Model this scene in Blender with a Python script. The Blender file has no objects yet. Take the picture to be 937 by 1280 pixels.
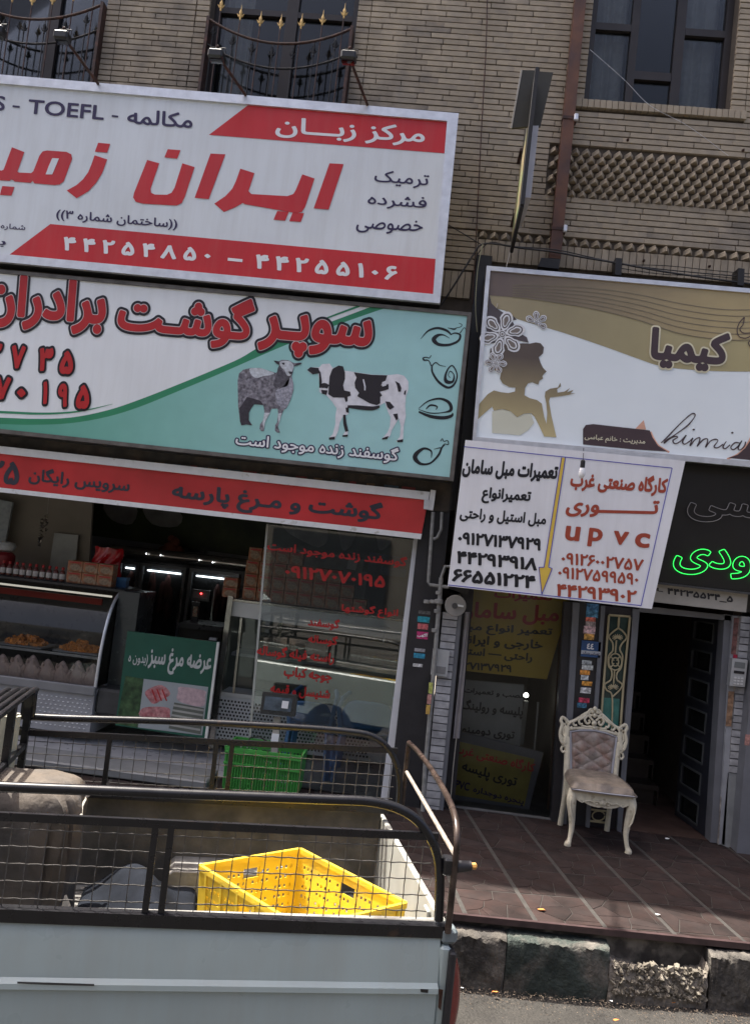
import bpy, math, random
import numpy as np
from mathutils import Vector, Matrix
from mathutils.geometry import tessellate_polygon
random.seed(7)
D = bpy.data; S = bpy.context.scene; COL = S.collection
R_ = math.radians

# ---------------------------------------------------------------- camera, sky, sun, exposure
CAM_H = 2.17; FPX = 1000.0; PW, PH = 937.0, 1280.0
YAW, PITCH, ROLL = R_(-3.6), R_(3.28), R_(6.37)
_f = Vector((math.sin(YAW)*math.cos(PITCH), math.cos(YAW)*math.cos(PITCH), math.sin(PITCH)))
_r0 = Vector((math.cos(YAW), -math.sin(YAW), 0)); _u0 = _r0.cross(_f)
_r = math.cos(ROLL)*_r0 + math.sin(ROLL)*_u0
_u = -math.sin(ROLL)*_r0 + math.cos(ROLL)*_u0
cam = D.objects.new('camera', D.cameras.new('camera')); COL.objects.link(cam); S.camera = cam
cam.matrix_world = Matrix(((_r.x,_u.x,-_f.x,0),(_r.y,_u.y,-_f.y,0),(_r.z,_u.z,-_f.z,CAM_H),(0,0,0,1)))
cam.data.sensor_fit = 'VERTICAL'; cam.data.sensor_height = 24.0; cam.data.lens = 24.0*FPX/PH
cam.data.clip_start = 0.05; cam.data.clip_end = 2000

SUNV = Vector((-0.40, 0.185, 1.0)).normalized()
EL = math.asin(SUNV.z); AZ = math.atan2(SUNV.x, SUNV.y)
world = D.worlds.new('World'); S.world = world; world.use_nodes = True
wn = world.node_tree; sky = wn.nodes.new('ShaderNodeTexSky'); sky.sky_type = 'NISHITA'
sky.sun_disc = False; sky.sun_elevation = EL; sky.sun_rotation = AZ; sky.dust_density = 7.0; sky.ozone_density = .2; sky.air_density = .5
bg = wn.nodes['Background']; bg.inputs['Strength'].default_value = 0.14
wn.links.new(sky.outputs[0], bg.inputs['Color'])
sl = D.lights.new('sun', 'SUN'); sl.energy = 4.6; sl.angle = R_(0.5); sl.color = (1, .95, .86)
so = D.objects.new('sun', sl); COL.objects.link(so); so.rotation_euler = SUNV.to_track_quat('Z', 'Y').to_euler()
S.view_settings.view_transform = 'Standard'; S.view_settings.look = 'None'
S.view_settings.exposure = 1.52; S.view_settings.gamma = 1.0
S.cycles.max_bounces = 7; S.cycles.transparent_max_bounces = 14

# ---------------------------------------------------------------- pixel of the photograph -> point on a real plane
_F3 = np.array(_f); _R3 = np.array(_r); _U3 = np.array(_u)
def rays(a):
    a = np.atleast_2d(np.asarray(a, float))
    return _F3*FPX + np.outer(a[:, 0]-PW/2, _R3) - np.outer(a[:, 1]-PH/2, _U3)
def atY(a, Y):
    v = rays(a); v = v*(Y/v[:, 1])[:, None]; v[:, 2] += CAM_H; return v
def atZ(a, z):
    v = rays(a); v = v*((z-CAM_H)/v[:, 2])[:, None]; v[:, 2] += CAM_H; return v
def PY(x, y, Y): return Vector(atY((x, y), Y)[0])
def PZ(x, y, z): return Vector(atZ((x, y), z)[0])
def zc(x0, y0, s): return lambda pts: [(x0+p[0]/s, y0+p[1]/s)+tuple(p[2:]) for p in pts]

# ---------------------------------------------------------------- materials
def mat(name, col, rough=.6, metal=0., var=.15, vs=6., bump=0., bs=60., spec=.5, emit=None, es=0., island=0., streak=0., alpha=None, trans=0., col2=None, thr=(.4,.65), ior=1.45, coat=0.):
    m = D.materials.new(name); m.use_nodes = True; nt = m.node_tree; N = nt.nodes; L = nt.links
    b = N['Principled BSDF']; b.inputs['Roughness'].default_value = rough; b.inputs['Metallic'].default_value = metal
    b.inputs['Specular IOR Level'].default_value = spec; b.inputs['IOR'].default_value = ior
    if coat: b.inputs['Coat Weight'].default_value = coat; b.inputs['Coat Roughness'].default_value = .08
    tc = N.new('ShaderNodeTexCoord'); out = tc.outputs['Object']
    rgb = N.new('ShaderNodeRGB'); rgb.outputs[0].default_value = (*col, 1); c = rgb.outputs[0]
    def noise(scale, detail=5, seed=0.):
        n = N.new('ShaderNodeTexNoise'); n.inputs['Scale'].default_value = scale; n.inputs['Detail'].default_value = detail
        mp = N.new('ShaderNodeMapping'); mp.inputs['Location'].default_value = (seed, seed*1.7, seed*.6)
        L.new(out, mp.inputs['Vector']); L.new(mp.outputs[0], n.inputs['Vector']); return n.outputs['Fac']
    if col2:
        mr = N.new('ShaderNodeMapRange'); mr.inputs['From Min'].default_value = thr[0]; mr.inputs['From Max'].default_value = thr[1]
        L.new(noise(vs*.8, 8, 3.3), mr.inputs['Value'])
        mx = N.new('ShaderNodeMix'); mx.data_type = 'RGBA'; L.new(mr.outputs[0], mx.inputs['Factor']); L.new(c, mx.inputs['A'])
        mx.inputs['B'].default_value = (*col2, 1); c = mx.outputs['Result']
    if island:
        g = N.new('ShaderNodeNewGeometry'); oi = N.new('ShaderNodeObjectInfo'); ad = N.new('ShaderNodeMath'); ad.operation = 'ADD'
        L.new(g.outputs['Random Per Island'], ad.inputs[0]); L.new(oi.outputs['Random'], ad.inputs[1])
        fr = N.new('ShaderNodeMath'); fr.operation = 'FRACT'; L.new(ad.outputs[0], fr.inputs[0])
        mr = N.new('ShaderNodeMapRange'); mr.inputs['To Min'].default_value = 1-island; mr.inputs['To Max'].default_value = 1+island
        L.new(fr.outputs[0], mr.inputs['Value']); vm = N.new('ShaderNodeVectorMath'); vm.operation = 'SCALE'
        L.new(c, vm.inputs[0]); L.new(mr.outputs[0], vm.inputs['Scale']); c = vm.outputs[0]
    if var:
        mr = N.new('ShaderNodeMapRange'); mr.inputs['From Min'].default_value = .3; mr.inputs['From Max'].default_value = .7
        mr.inputs['To Min'].default_value = 1-var; mr.inputs['To Max'].default_value = 1+var
        L.new(noise(vs, 9), mr.inputs['Value']); vm = N.new('ShaderNodeVectorMath'); vm.operation = 'SCALE'
        L.new(c, vm.inputs[0]); L.new(mr.outputs[0], vm.inputs['Scale']); c = vm.outputs[0]
        mr2 = N.new('ShaderNodeMapRange'); mr2.inputs['To Min'].default_value = max(.02, rough-.12); mr2.inputs['To Max'].default_value = min(1, rough+.12)
        L.new(noise(vs*2.3, 4, 8.), mr2.inputs['Value']); L.new(mr2.outputs[0], b.inputs['Roughness'])
    if streak:   # rain-run dust
        mp = N.new('ShaderNodeMapping'); mp.inputs['Scale'].default_value = (9, 9, .9); L.new(out, mp.inputs['Vector'])
        n = N.new('ShaderNodeTexNoise'); n.inputs['Scale'].default_value = 1.6; n.inputs['Detail'].default_value = 9; n.inputs['Roughness'].default_value = .65; L.new(mp.outputs[0], n.inputs['Vector'])
        mr = N.new('ShaderNodeMapRange'); mr.inputs['From Min'].default_value = .42; mr.inputs['From Max'].default_value = .75; mr.inputs['To Max'].default_value = streak; L.new(n.outputs['Fac'], mr.inputs['Value'])
        mx = N.new('ShaderNodeMix'); mx.data_type = 'RGBA'; L.new(mr.outputs[0], mx.inputs['Factor']); L.new(c, mx.inputs['A']); mx.inputs['B'].default_value = (.3,.27,.22,1); c = mx.outputs['Result']
    L.new(c, b.inputs['Base Color'])
    if bump:
        bp = N.new('ShaderNodeBump'); bp.inputs['Strength'].default_value = min(1, bump); bp.inputs['Distance'].default_value = .004*max(1, bump)
        L.new(noise(bs, 6, 1.), bp.inputs['Height']); L.new(bp.outputs[0], b.inputs['Normal'])
    if emit: b.inputs['Emission Color'].default_value = (*emit, 1); b.inputs['Emission Strength'].default_value = es
    if trans: b.inputs['Transmission Weight'].default_value = trans
    return m
def grad(name, a, b_, axis, lo, hi, rough=.35, var=.04):
    """print that runs from one ink colour to another along an object axis"""
    m = mat(name, a, rough, var=var); nt = m.node_tree; N = nt.nodes; L = nt.links
    tc = N.new('ShaderNodeTexCoord'); sx = N.new('ShaderNodeSeparateXYZ'); L.new(tc.outputs['Object'], sx.inputs[0])
    mr = N.new('ShaderNodeMapRange'); mr.inputs['From Min'].default_value = lo; mr.inputs['From Max'].default_value = hi
    L.new(sx.outputs[axis], mr.inputs['Value']); mx = N.new('ShaderNodeMix'); mx.data_type = 'RGBA'
    mx.inputs['A'].default_value = (*a, 1); mx.inputs['B'].default_value = (*b_, 1); L.new(mr.outputs[0], mx.inputs['Factor'])
    vm = [n for n in N if n.type == 'VECT_MATH']
    if vm: L.new(mx.outputs['Result'], vm[0].inputs[0])
    else: L.new(mx.outputs['Result'], N['Principled BSDF'].inputs['Base Color'])
    return m
def glassmat(name, tint=(.8,.85,.85), refl=.12, rough=.02, dirt=.03):
    """thin window glass: mostly clear, Fresnel mirror, a little dust"""
    m = D.materials.new(name); m.use_nodes = True; nt = m.node_tree; N = nt.nodes; L = nt.links; N.remove(N['Principled BSDF'])
    o = N['Material Output']; t = N.new('ShaderNodeBsdfTransparent'); t.inputs[0].default_value = (*tint, 1)
    g = N.new('ShaderNodeBsdfGlossy'); g.inputs['Roughness'].default_value = rough
    lw = N.new('ShaderNodeFresnel'); lw.inputs['IOR'].default_value = 1.5
    ad = N.new('ShaderNodeMath'); ad.operation = 'MULTIPLY_ADD'; ad.inputs[1].default_value = 1.0; ad.inputs[2].default_value = refl; L.new(lw.outputs[0], ad.inputs[0])
    ad.use_clamp = True
    mx = N.new('ShaderNodeMixShader'); L.new(ad.outputs[0], mx.inputs[0]); L.new(t.outputs[0], mx.inputs[1]); L.new(g.outputs[0], mx.inputs[2])
    d = N.new('ShaderNodeBsdfDiffuse'); d.inputs[0].default_value = (.5,.5,.47,1)
    n = N.new('ShaderNodeTexNoise'); n.inputs['Scale'].default_value = 4; n.inputs['Detail'].default_value = 8
    mm = N.new('ShaderNodeMath'); mm.operation = 'MULTIPLY'; mm.inputs[1].default_value = dirt*2; L.new(n.outputs['Fac'], mm.inputs[0])
    m2 = N.new('ShaderNodeMixShader'); L.new(mm.outputs[0], m2.inputs[0]); L.new(mx.outputs[0], m2.inputs[1]); L.new(d.outputs[0], m2.inputs[2])
    L.new(m2.outputs[0], o.inputs['Surface']); return m

# ---------------------------------------------------------------- mesh building
WM = {}
def tag(o, label=None, cat=None, group=None, kind=None):
    if label: o['label'] = label
    if cat: o['category'] = cat
    if group: o['group'] = group
    if kind: o['kind'] = kind
    return o
def thing(name, loc, label, cat, group=None, rz=0.):
    o = D.objects.new(name, None); COL.objects.link(o); o.location = loc; o.rotation_euler.z = rz
    o.empty_display_size = .1
    WM[o] = Matrix.Translation(Vector(loc)) @ Matrix.Rotation(rz, 4, 'Z')
    return tag(o, label, cat, group)
class MB:
    def __init__(s): s.v = []; s.f = []
    def add(s, vs, fs):
        n = len(s.v); s.v += [tuple(p) for p in vs]; s.f += [tuple(i+n for i in q) for q in fs]; return s
    def hexa(s, p):  # 8 corners: bottom 4 ccw, top 4
        return s.add(p, [(3,2,1,0),(4,5,6,7),(0,1,5,4),(1,2,6,5),(2,3,7,6),(3,0,4,7)])
    def box(s, x0, x1, y0, y1, z0, z1):
        return s.hexa([(x0,y0,z0),(x1,y0,z0),(x1,y1,z0),(x0,y1,z0),(x0,y0,z1),(x1,y0,z1),(x1,y1,z1),(x0,y1,z1)])
    def bbox(s, x0, x1, y0, y1, z0, z1, b=.006):
        """box with chamfered edges"""
        b = min(b, (x1-x0)*.45, (y1-y0)*.45, (z1-z0)*.45)
        vs = []; idx = {}
        for i, x in enumerate((x0, x1)):
            for j, y in enumerate((y0, y1)):
                for k, z in enumerate((z0, z1)):
                    sx, sy, sz = (1, -1)[i], (1, -1)[j], (1, -1)[k]
                    for a in range(3):
                        idx[i, j, k, a] = len(vs)
                        vs.append((x+(0 if a == 0 else sx*b), y+(0 if a == 1 else sy*b), z+(0 if a == 2 else sz*b)))
        fs = []
        for a in range(3):
            o = [q for q in range(3) if q != a]
            for e in (0, 1):
                q = []
                for (m, n) in ((0,0),(1,0),(1,1),(0,1)):
                    t = [0,0,0]; t[a] = e; t[o[0]] = m; t[o[1]] = n; q.append(idx[t[0],t[1],t[2],a])
                fs.append(q if (e == 1) == (a != 1) else q[::-1])
            for m in (0, 1):
                for n in (0, 1):
                    t = [0,0,0]; t[o[0]] = m; t[o[1]] = n; t2 = t[:]; t2[a] = 1
                    q = [idx[t[0],t[1],t[2],o[0]], idx[t2[0],t2[1],t2[2],o[0]], idx[t2[0],t2[1],t2[2],o[1]], idx[t[0],t[1],t[2],o[1]]]
                    fs.append(q)
        for i in (0,1):
            for j in (0,1):
                for k in (0,1): fs.append([idx[i,j,k,0], idx[i,j,k,1], idx[i,j,k,2]])
        return s.add(vs, fs)
    def tube(s, pts, r, n=8, closed=False, caps=True):
        pts = [Vector(p) for p in pts]; m = len(pts)
        rr = r if isinstance(r, (list, tuple)) else [r]*m
        up = None; vs = []
        for i, p in enumerate(pts):
            a = pts[(i-1) % m] if (closed or i) else p; b = pts[(i+1) % m] if (closed or i < m-1) else p
            t = (b-a); t = t.normalized() if t.length > 1e-9 else Vector((0,0,1))
            if up is None: up = t.orthogonal().normalized()
            else:
                up = up - t*up.dot(t); up = up.normalized() if up.length > 1e-6 else t.orthogonal().normalized()
            w = t.cross(up)
            for k in range(n):
                an = 2*math.pi*k/n; vs.append(p+(up*math.cos(an)+w*math.sin(an))*rr[i])
        fs = [(i*n+k, i*n+(k+1) % n, ((i+1) % m)*n+(k+1) % n, ((i+1) % m)*n+k) for i in range(m if closed else m-1) for k in range(n)]
        if caps and not closed: fs += [tuple(range(n))[::-1], tuple((m-1)*n+k for k in range(n))]
        return s.add(vs, fs)
    def bar(s, a, b, w, h=None, up=(0,0,1)):
        """square bar from a to b"""
        a = Vector(a); b = Vector(b); h = h or w; t = (b-a).normalized(); u = Vector(up); u = u-t*u.dot(t)
        u = u.normalized() if u.length > 1e-5 else t.orthogonal().normalized(); w_ = t.cross(u)*w/2; u = u*h/2
        return s.hexa([a-w_-u, a+w_-u, b+w_-u, b-w_-u, a-w_+u, a+w_+u, b+w_+u, b-w_+u])
    def lathe(s, prof, c=(0,0,0), n=16, M=None):
        vs = []
        for r, z in prof:
            for k in range(n):
                an = 2*math.pi*k/n; p = Vector((r*math.cos(an), r*math.sin(an), z)); p = (M @ p if M else p)+Vector(c); vs.append(p)
        m = len(prof); fs = [(i*n+k, i*n+(k+1) % n, (i+1)*n+(k+1) % n, (i+1)*n+k) for i in range(m-1) for k in range(n)]
        fs += [tuple(range(n))[::-1], tuple((m-1)*n+k for k in range(n))]
        return s.add(vs, fs)
    def prism(s, poly, d):
        """polygon (3D points) extruded by vector d"""
        n = len(poly); P = [Vector(p) for p in poly]; d = Vector(d); tri = tessellate_polygon([P])
        vs = P+[p+d for p in P]
        fs = [t for t in tri]+[tuple(i+n for i in t[::-1]) for t in tri]+[(i, (i+1) % n, (i+1) % n+n, i+n) for i in range(n)]
        return s.add(vs, fs)
    def sheet(s, poly):
        P = [Vector(p) for p in poly]; return s.add(P, [tuple(t) for t in tessellate_polygon([P])])
    def grid(s, fn, nu, nv):
        vs = [fn(i/nu, j/nv) for i in range(nu+1) for j in range(nv+1)]
        return s.add(vs, [(i*(nv+1)+j, (i+1)*(nv+1)+j, (i+1)*(nv+1)+j+1, i*(nv+1)+j+1) for i in range(nu) for j in range(nv)])
    def build(s, name, m, parent=None, local=False, smooth=False, recalc=True):
        me = D.meshes.new(name); vs = s.v
        if parent is not None and not local:
            inv = WM[parent].inverted(); vs = [inv @ Vector(p) for p in vs]
        me.from_pydata(vs, [], s.f); me.materials.append(m); me.update()
        if recalc and len(s.f) < 60000:
            import bmesh
            bm = bmesh.new(); bm.from_mesh(me); bmesh.ops.recalc_face_normals(bm, faces=bm.faces); bm.to_mesh(me); bm.free()
        if smooth:
            me.polygons.foreach_set('use_smooth', [True]*len(me.polygons)); me.set_sharp_from_angle(angle=R_(40))
        o = D.objects.new(name, me); COL.objects.link(o)
        if parent is not None: o.parent = parent; WM[o] = WM[parent]
        else: WM[o] = Matrix.Identity(4)
        return o
def struct(name, mb, m, **k): return tag(mb.build(name, m, **k), kind='structure')
def copy_tree(o, parent=None):
    c = o.copy(); COL.objects.link(c); c.parent = parent
    for ch in list(o.children): copy_tree(ch, c)
    return c

def smooth_pts(pts, n=5, closed=True):
    """Catmull-Rom through points of any dimension"""
    p = np.array(pts, float); m = len(p); out = []
    rng = range(m) if closed else range(m-1)
    for i in rng:
        g = (lambda k: p[k % m]) if closed else (lambda k: p[min(max(k, 0), m-1)])
        p0, p1, p2, p3 = g(i-1), g(i), g(i+1), g(i+2)
        for k in range(n):
            t = k/n
            out.append(.5*((2*p1)+(-p0+p2)*t+(2*p0-5*p1+4*p2-p3)*t*t+(-p0+3*p1-3*p2+p3)*t**3))
    if not closed: out.append(p[-1])
    return np.array(out)
def print_poly(name, pts, Y, m, parent, sm=0, mb=None):
    """flat print: polygon given in the photograph's pixels, laid on the sign's plane"""
    if sm: pts = smooth_pts(pts, sm)
    p3 = atY([q[:2] for q in pts], Y); b = mb or MB(); b.sheet(p3)
    return b if mb is not None else b.build(name, m, parent, recalc=False)
def stroke(mb, pts, Y, n=6, width=None, sm=True):
    q = smooth_pts(pts, n, closed=False) if sm else np.array(pts, float)
    if q.shape[1] == 2: q = np.hstack([q, np.full((len(q), 1), width)])
    t = np.gradient(q[:, :2], axis=0); t /= np.linalg.norm(t, axis=1)[:, None]+1e-9
    nn = np.stack([-t[:, 1], t[:, 0]], 1)*(np.maximum(q[:, 2:3], .3)/2)
    A = atY(q[:, :2]+nn, Y); B = atY(q[:, :2]-nn, Y); k = len(q)
    mb.add(list(A)+list(B), [(i, i+1, i+1+k, i+k) for i in range(k-1)])
    return mb

# ---------------------------------------------------------------- lettering (Arabic script shaped from the built-in fonts)
FORM = {'ا':(0xFE8D,0),'آ':(0xFE81,0),'ب':(0xFE8F,1),'پ':(0xFB56,1),'ت':(0xFE95,1),'ج':(0xFE9D,1),'چ':(0xFB7A,1),'ح':(0xFEA1,1),'خ':(0xFEA5,1),'د':(0xFEA9,0),'ر':(0xFEAD,0),'ز':(0xFEAF,0),'س':(0xFEB1,1),'ش':(0xFEB5,1),'ص':(0xFEB9,1),'ض':(0xFEBD,1),'ط':(0xFEC1,1),'ع':(0xFEC9,1),'غ':(0xFECD,1),'ف':(0xFED1,1),'ق':(0xFED5,1),'ک':(0xFB8E,1),'گ':(0xFB92,1),'ل':(0xFEDD,1),'م':(0xFEE1,1),'ن':(0xFEE5,1),'و':(0xFEED,0),'ه':(0xFEE9,1),'ی':(0xFBFC,1)}
def shape_text(s):
    out = []; n = len(s)
    for i, c in enumerate(s):
        if c not in FORM: out.append(c); continue
        base, dual = FORM[c]; p = s[i-1] if i else ' '; q = s[i+1] if i+1 < n else ' '
        jp = p == 'ـ' or (p in FORM and FORM[p][1]); jn = dual and (q in FORM or q == 'ـ')
        out.append(chr(base+(3 if jp and jn else 1 if jp else 2 if jn else 0)))
    r = ''.join(out)[::-1]
    import re
    r = re.sub(r'[0-9A-Za-z۰-۹٠-٩_\-]+( [0-9۰-۹]+)*', lambda m: m.group(0)[::-1], r)
    return r.translate(str.maketrans('()', ')(')) if any(c in FORM for c in s) else r
_dg = None
def loops_of(s, spacing=1.):
    cu = D.curves.new('tmp_text', 'FONT'); cu.body = shape_text(s); cu.size = 1; cu.space_character = spacing
    o = D.objects.new('tmp_text', cu); COL.objects.link(o)
    cc = o.to_curve(bpy.context.evaluated_depsgraph_get()); L = []
    for sp in cc.splines:
        bp = sp.bezier_points; n = len(bp); pts = []
        for i in range(n):
            a, b = bp[i], bp[(i+1) % n]; p0, p1, p2, p3 = [np.array(v[:2]) for v in (a.co, a.handle_right, b.handle_left, b.co)]
            straight = np.linalg.norm(p1-p0)+np.linalg.norm(p3-p2) > .98*np.linalg.norm(p3-p0) and abs(np.cross(p1-p0, p3-p0))+abs(np.cross(p2-p0, p3-p0)) < 1e-5
            for t in ([0.] if straight else [0, .25, .5, .75]):
                pts.append((1-t)**3*p0+3*(1-t)**2*t*p1+3*(1-t)*t*t*p2+t**3*p3)
        if len(pts) > 2: L.append(np.array(pts))
    o.to_curve_clear(); D.objects.remove(o); D.curves.remove(cu)
    return L
def sdf_of(L, cell, R):
    """signed distance (negative inside, non-zero winding) on a grid"""
    allp = np.vstack(L); lo = allp.min(0)-R-2*cell; hi = allp.max(0)+R+2*cell
    nx = int((hi[0]-lo[0])/cell)+2; ny = int((hi[1]-lo[1])/cell)+2
    ys = lo[1]+cell*np.arange(ny)+cell*1e-3; wind = np.zeros((ny, nx+1)); dist = np.full((ny, nx), R+3*cell)
    for P in L:
        Q = np.roll(P, -1, 0)
        for a, b in zip(P, Q):
            if a[1] != b[1]:
                y0, y1 = min(a[1], b[1]), max(a[1], b[1]); sg = 1 if b[1] > a[1] else -1
                j0 = int(np.ceil((y0-ys[0])/cell)); j1 = int(np.ceil((y1-ys[0])/cell))
                if j1 > j0:
                    yy = ys[j0:j1]; xx = a[0]+(yy-a[1])*(b[0]-a[0])/(b[1]-a[1])
                    ii = np.ceil((xx-lo[0])/cell).astype(int); np.add.at(wind, (np.arange(j0, j1), ii), sg)
            rr = R+2.5*cell
            i0 = max(0, int((min(a[0], b[0])-rr-lo[0])/cell)); i1 = min(nx, int((max(a[0], b[0])+rr-lo[0])/cell)+2)
            j0 = max(0, int((min(a[1], b[1])-rr-lo[1])/cell)); j1 = min(ny, int((max(a[1], b[1])+rr-lo[1])/cell)+2)
            X = lo[0]+cell*np.arange(i0, i1)[None, :]; Yg = ys[j0:j1][:, None]; d = b-a; l2 = d@d+1e-12
            t = np.clip(((X-a[0])*d[0]+(Yg-a[1])*d[1])/l2, 0, 1)
            dd = np.hypot(X-a[0]-t*d[0], Yg-a[1]-t*d[1]); np.minimum(dist[j0:j1, i0:i1], dd, out=dist[j0:j1, i0:i1])
    ins = np.cumsum(wind, 1)[:, :nx] != 0
    return np.where(ins, -dist, dist), lo, cell
def iso_mesh(F, lo, cell, iso):
    """filled region F < iso as faces in 2D"""
    G = F-iso; G = np.where(np.abs(G) < 1e-7, 1e-7, G); ny, nx = G.shape; ins = G < 0; V = []; Fc = []
    full = ins[:-1, :-1] & ins[1:, :-1] & ins[:-1, 1:] & ins[1:, 1:]; anyi = ins[:-1, :-1] | ins[1:, :-1] | ins[:-1, 1:] | ins[1:, 1:]
    for j in range(ny-1):
        row = full[j]; idx = np.flatnonzero(row)
        if len(idx):
            for seg in np.split(idx, np.flatnonzero(np.diff(idx) > 1)+1):
                x0, x1 = seg[0], seg[-1]+1; n = len(V); V += [(x0, j), (x1, j), (x1, j+1), (x0, j+1)]; Fc.append((n, n+1, n+2, n+3))
    for j, i in zip(*np.nonzero(anyi & ~full)):
        cs = [(i, j), (i+1, j), (i+1, j+1), (i, j+1)]; vs = [G[y, x] for x, y in cs]; poly = []
        for k in range(4):
            a, b = vs[k], vs[(k+1) % 4]; p, q = cs[k], cs[(k+1) % 4]
            if a < 0: poly.append(p)
            if (a < 0) != (b < 0): t = a/(a-b); poly.append((p[0]+(q[0]-p[0])*t, p[1]+(q[1]-p[1])*t))
        if len(poly) > 2: n = len(V); V += poly; Fc.append(tuple(range(n, n+len(poly))))
    return np.array(V, float).reshape(-1, 2)*cell+lo, Fc
def iso_chains(F, lo, cell, iso):
    G = F-iso; G = np.where(np.abs(G) < 1e-7, 1e-7, G); ny, nx = G.shape; nb = {}; pos = {}
    def ed(p, q):
        k = (min(p, q), max(p, q))
        if k not in pos:
            a, b = G[k[0][1], k[0][0]], G[k[1][1], k[1][0]]; t = a/(a-b); pos[k] = (k[0][0]+(k[1][0]-k[0][0])*t, k[0][1]+(k[1][1]-k[0][1])*t)
        return k
    ins = G < 0; c = ins[:-1, :-1].astype(int)+ins[1:, :-1]+ins[:-1, 1:]+ins[1:, 1:]
    for j, i in zip(*np.nonzero((c > 0) & (c < 4))):
        cs = [(i, j), (i+1, j), (i+1, j+1), (i, j+1)]; e = []
        for k in range(4):
            p, q = cs[k], cs[(k+1) % 4]
            if ins[p[1], p[0]] != ins[q[1], q[0]]: e.append(ed(p, q))
        for k in range(0, len(e)-1, 2): nb.setdefault(e[k], []).append(e[k+1]); nb.setdefault(e[k+1], []).append(e[k])
    out = []; seen = set()
    for s in nb:
        if s in seen: continue
        ch = [s]; seen.add(s); cur = s
        while True:
            nx_ = [q for q in nb[cur] if q not in seen]
            if not nx_: break
            cur = nx_[0]; seen.add(cur); ch.append(cur)
        if len(ch) > 5: out.append(np.array([pos[k] for k in ch])*cell+lo)
    return out
def text(s, BL, BR, h, Y, layers, parent, name='lettering', bold=.0, width=None, lean=None, res=1.5, spacing=1., chains=False, kx=1.):
    """ink box of the text laid between two pixels of the photograph; layers = [(grow_px, material, lift_m)]"""
    L = loops_of(s, spacing); allp = np.vstack(L); lo, hi = allp.min(0), allp.max(0)
    gmax = max([l[0] for l in layers]); BL = np.array(BL, float); BR = np.array(BR, float)
    hh = h-2*gmax; em_px = hh/max(1e-6, hi[1]-lo[1]+2*bold)     # pixels per em, vertical
    if width is not None:                                        # natural proportions from the left end
        d = (BR-BL)/np.linalg.norm(BR-BL); BR = BL+d*((hi[0]-lo[0]+2*bold)*em_px*kx+2*gmax)
    W = np.linalg.norm(BR-BL); ex = (BR-BL)/W; ey = np.array(lean if lean is not None else (.104, -1.)); ey = ey/abs(ey[1])
    cell = 1/(em_px*res); R = bold+gmax/em_px
    F, glo, cell = sdf_of(L, cell, R)
    sx = (W-2*gmax)/(hi[0]-lo[0]+2*bold)
    def mp(V): return BL+gmax*(ex+ey*1.)+np.outer((V[:, 0]-lo[0]+bold)*sx, ex)+np.outer((V[:, 1]-lo[1]+bold)*em_px, ey)
    if chains: return [mp(c) for c in iso_chains(F, glo, cell, bold)]
    out = []
    for g, m, lift in layers:
        V, Fc = iso_mesh(F, glo, cell, bold+g/em_px); mb = MB(); mb.add(atY(mp(V), Y-lift), Fc); out.append(mb.build(name, m, parent, recalc=False))
    return out
def slab(name, quad, Y, d, m, parent, b=0.):
    """board: four pixels (tl,tr,br,bl) on plane Y, thickness d backwards"""
    p = atY(quad, Y); mb = MB(); mb.prism([tuple(q) for q in p], (0, d, 0)); return mb.build(name, m, parent)
def frame4(name, outer, inner, Y, d, m, parent, proud=.012):
    for k in range(4):
        q = [outer[k], outer[(k+1) % 4], inner[(k+1) % 4], inner[k]]
        p = atY(q, Y-proud); mb = MB(); mb.prism([tuple(v) for v in p], (0, d+proud, 0)); mb.build(name, m, parent)
def lerp(a, b, t): return (a[0]+(b[0]-a[0])*t, a[1]+(b[1]-a[1])*t)
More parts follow.
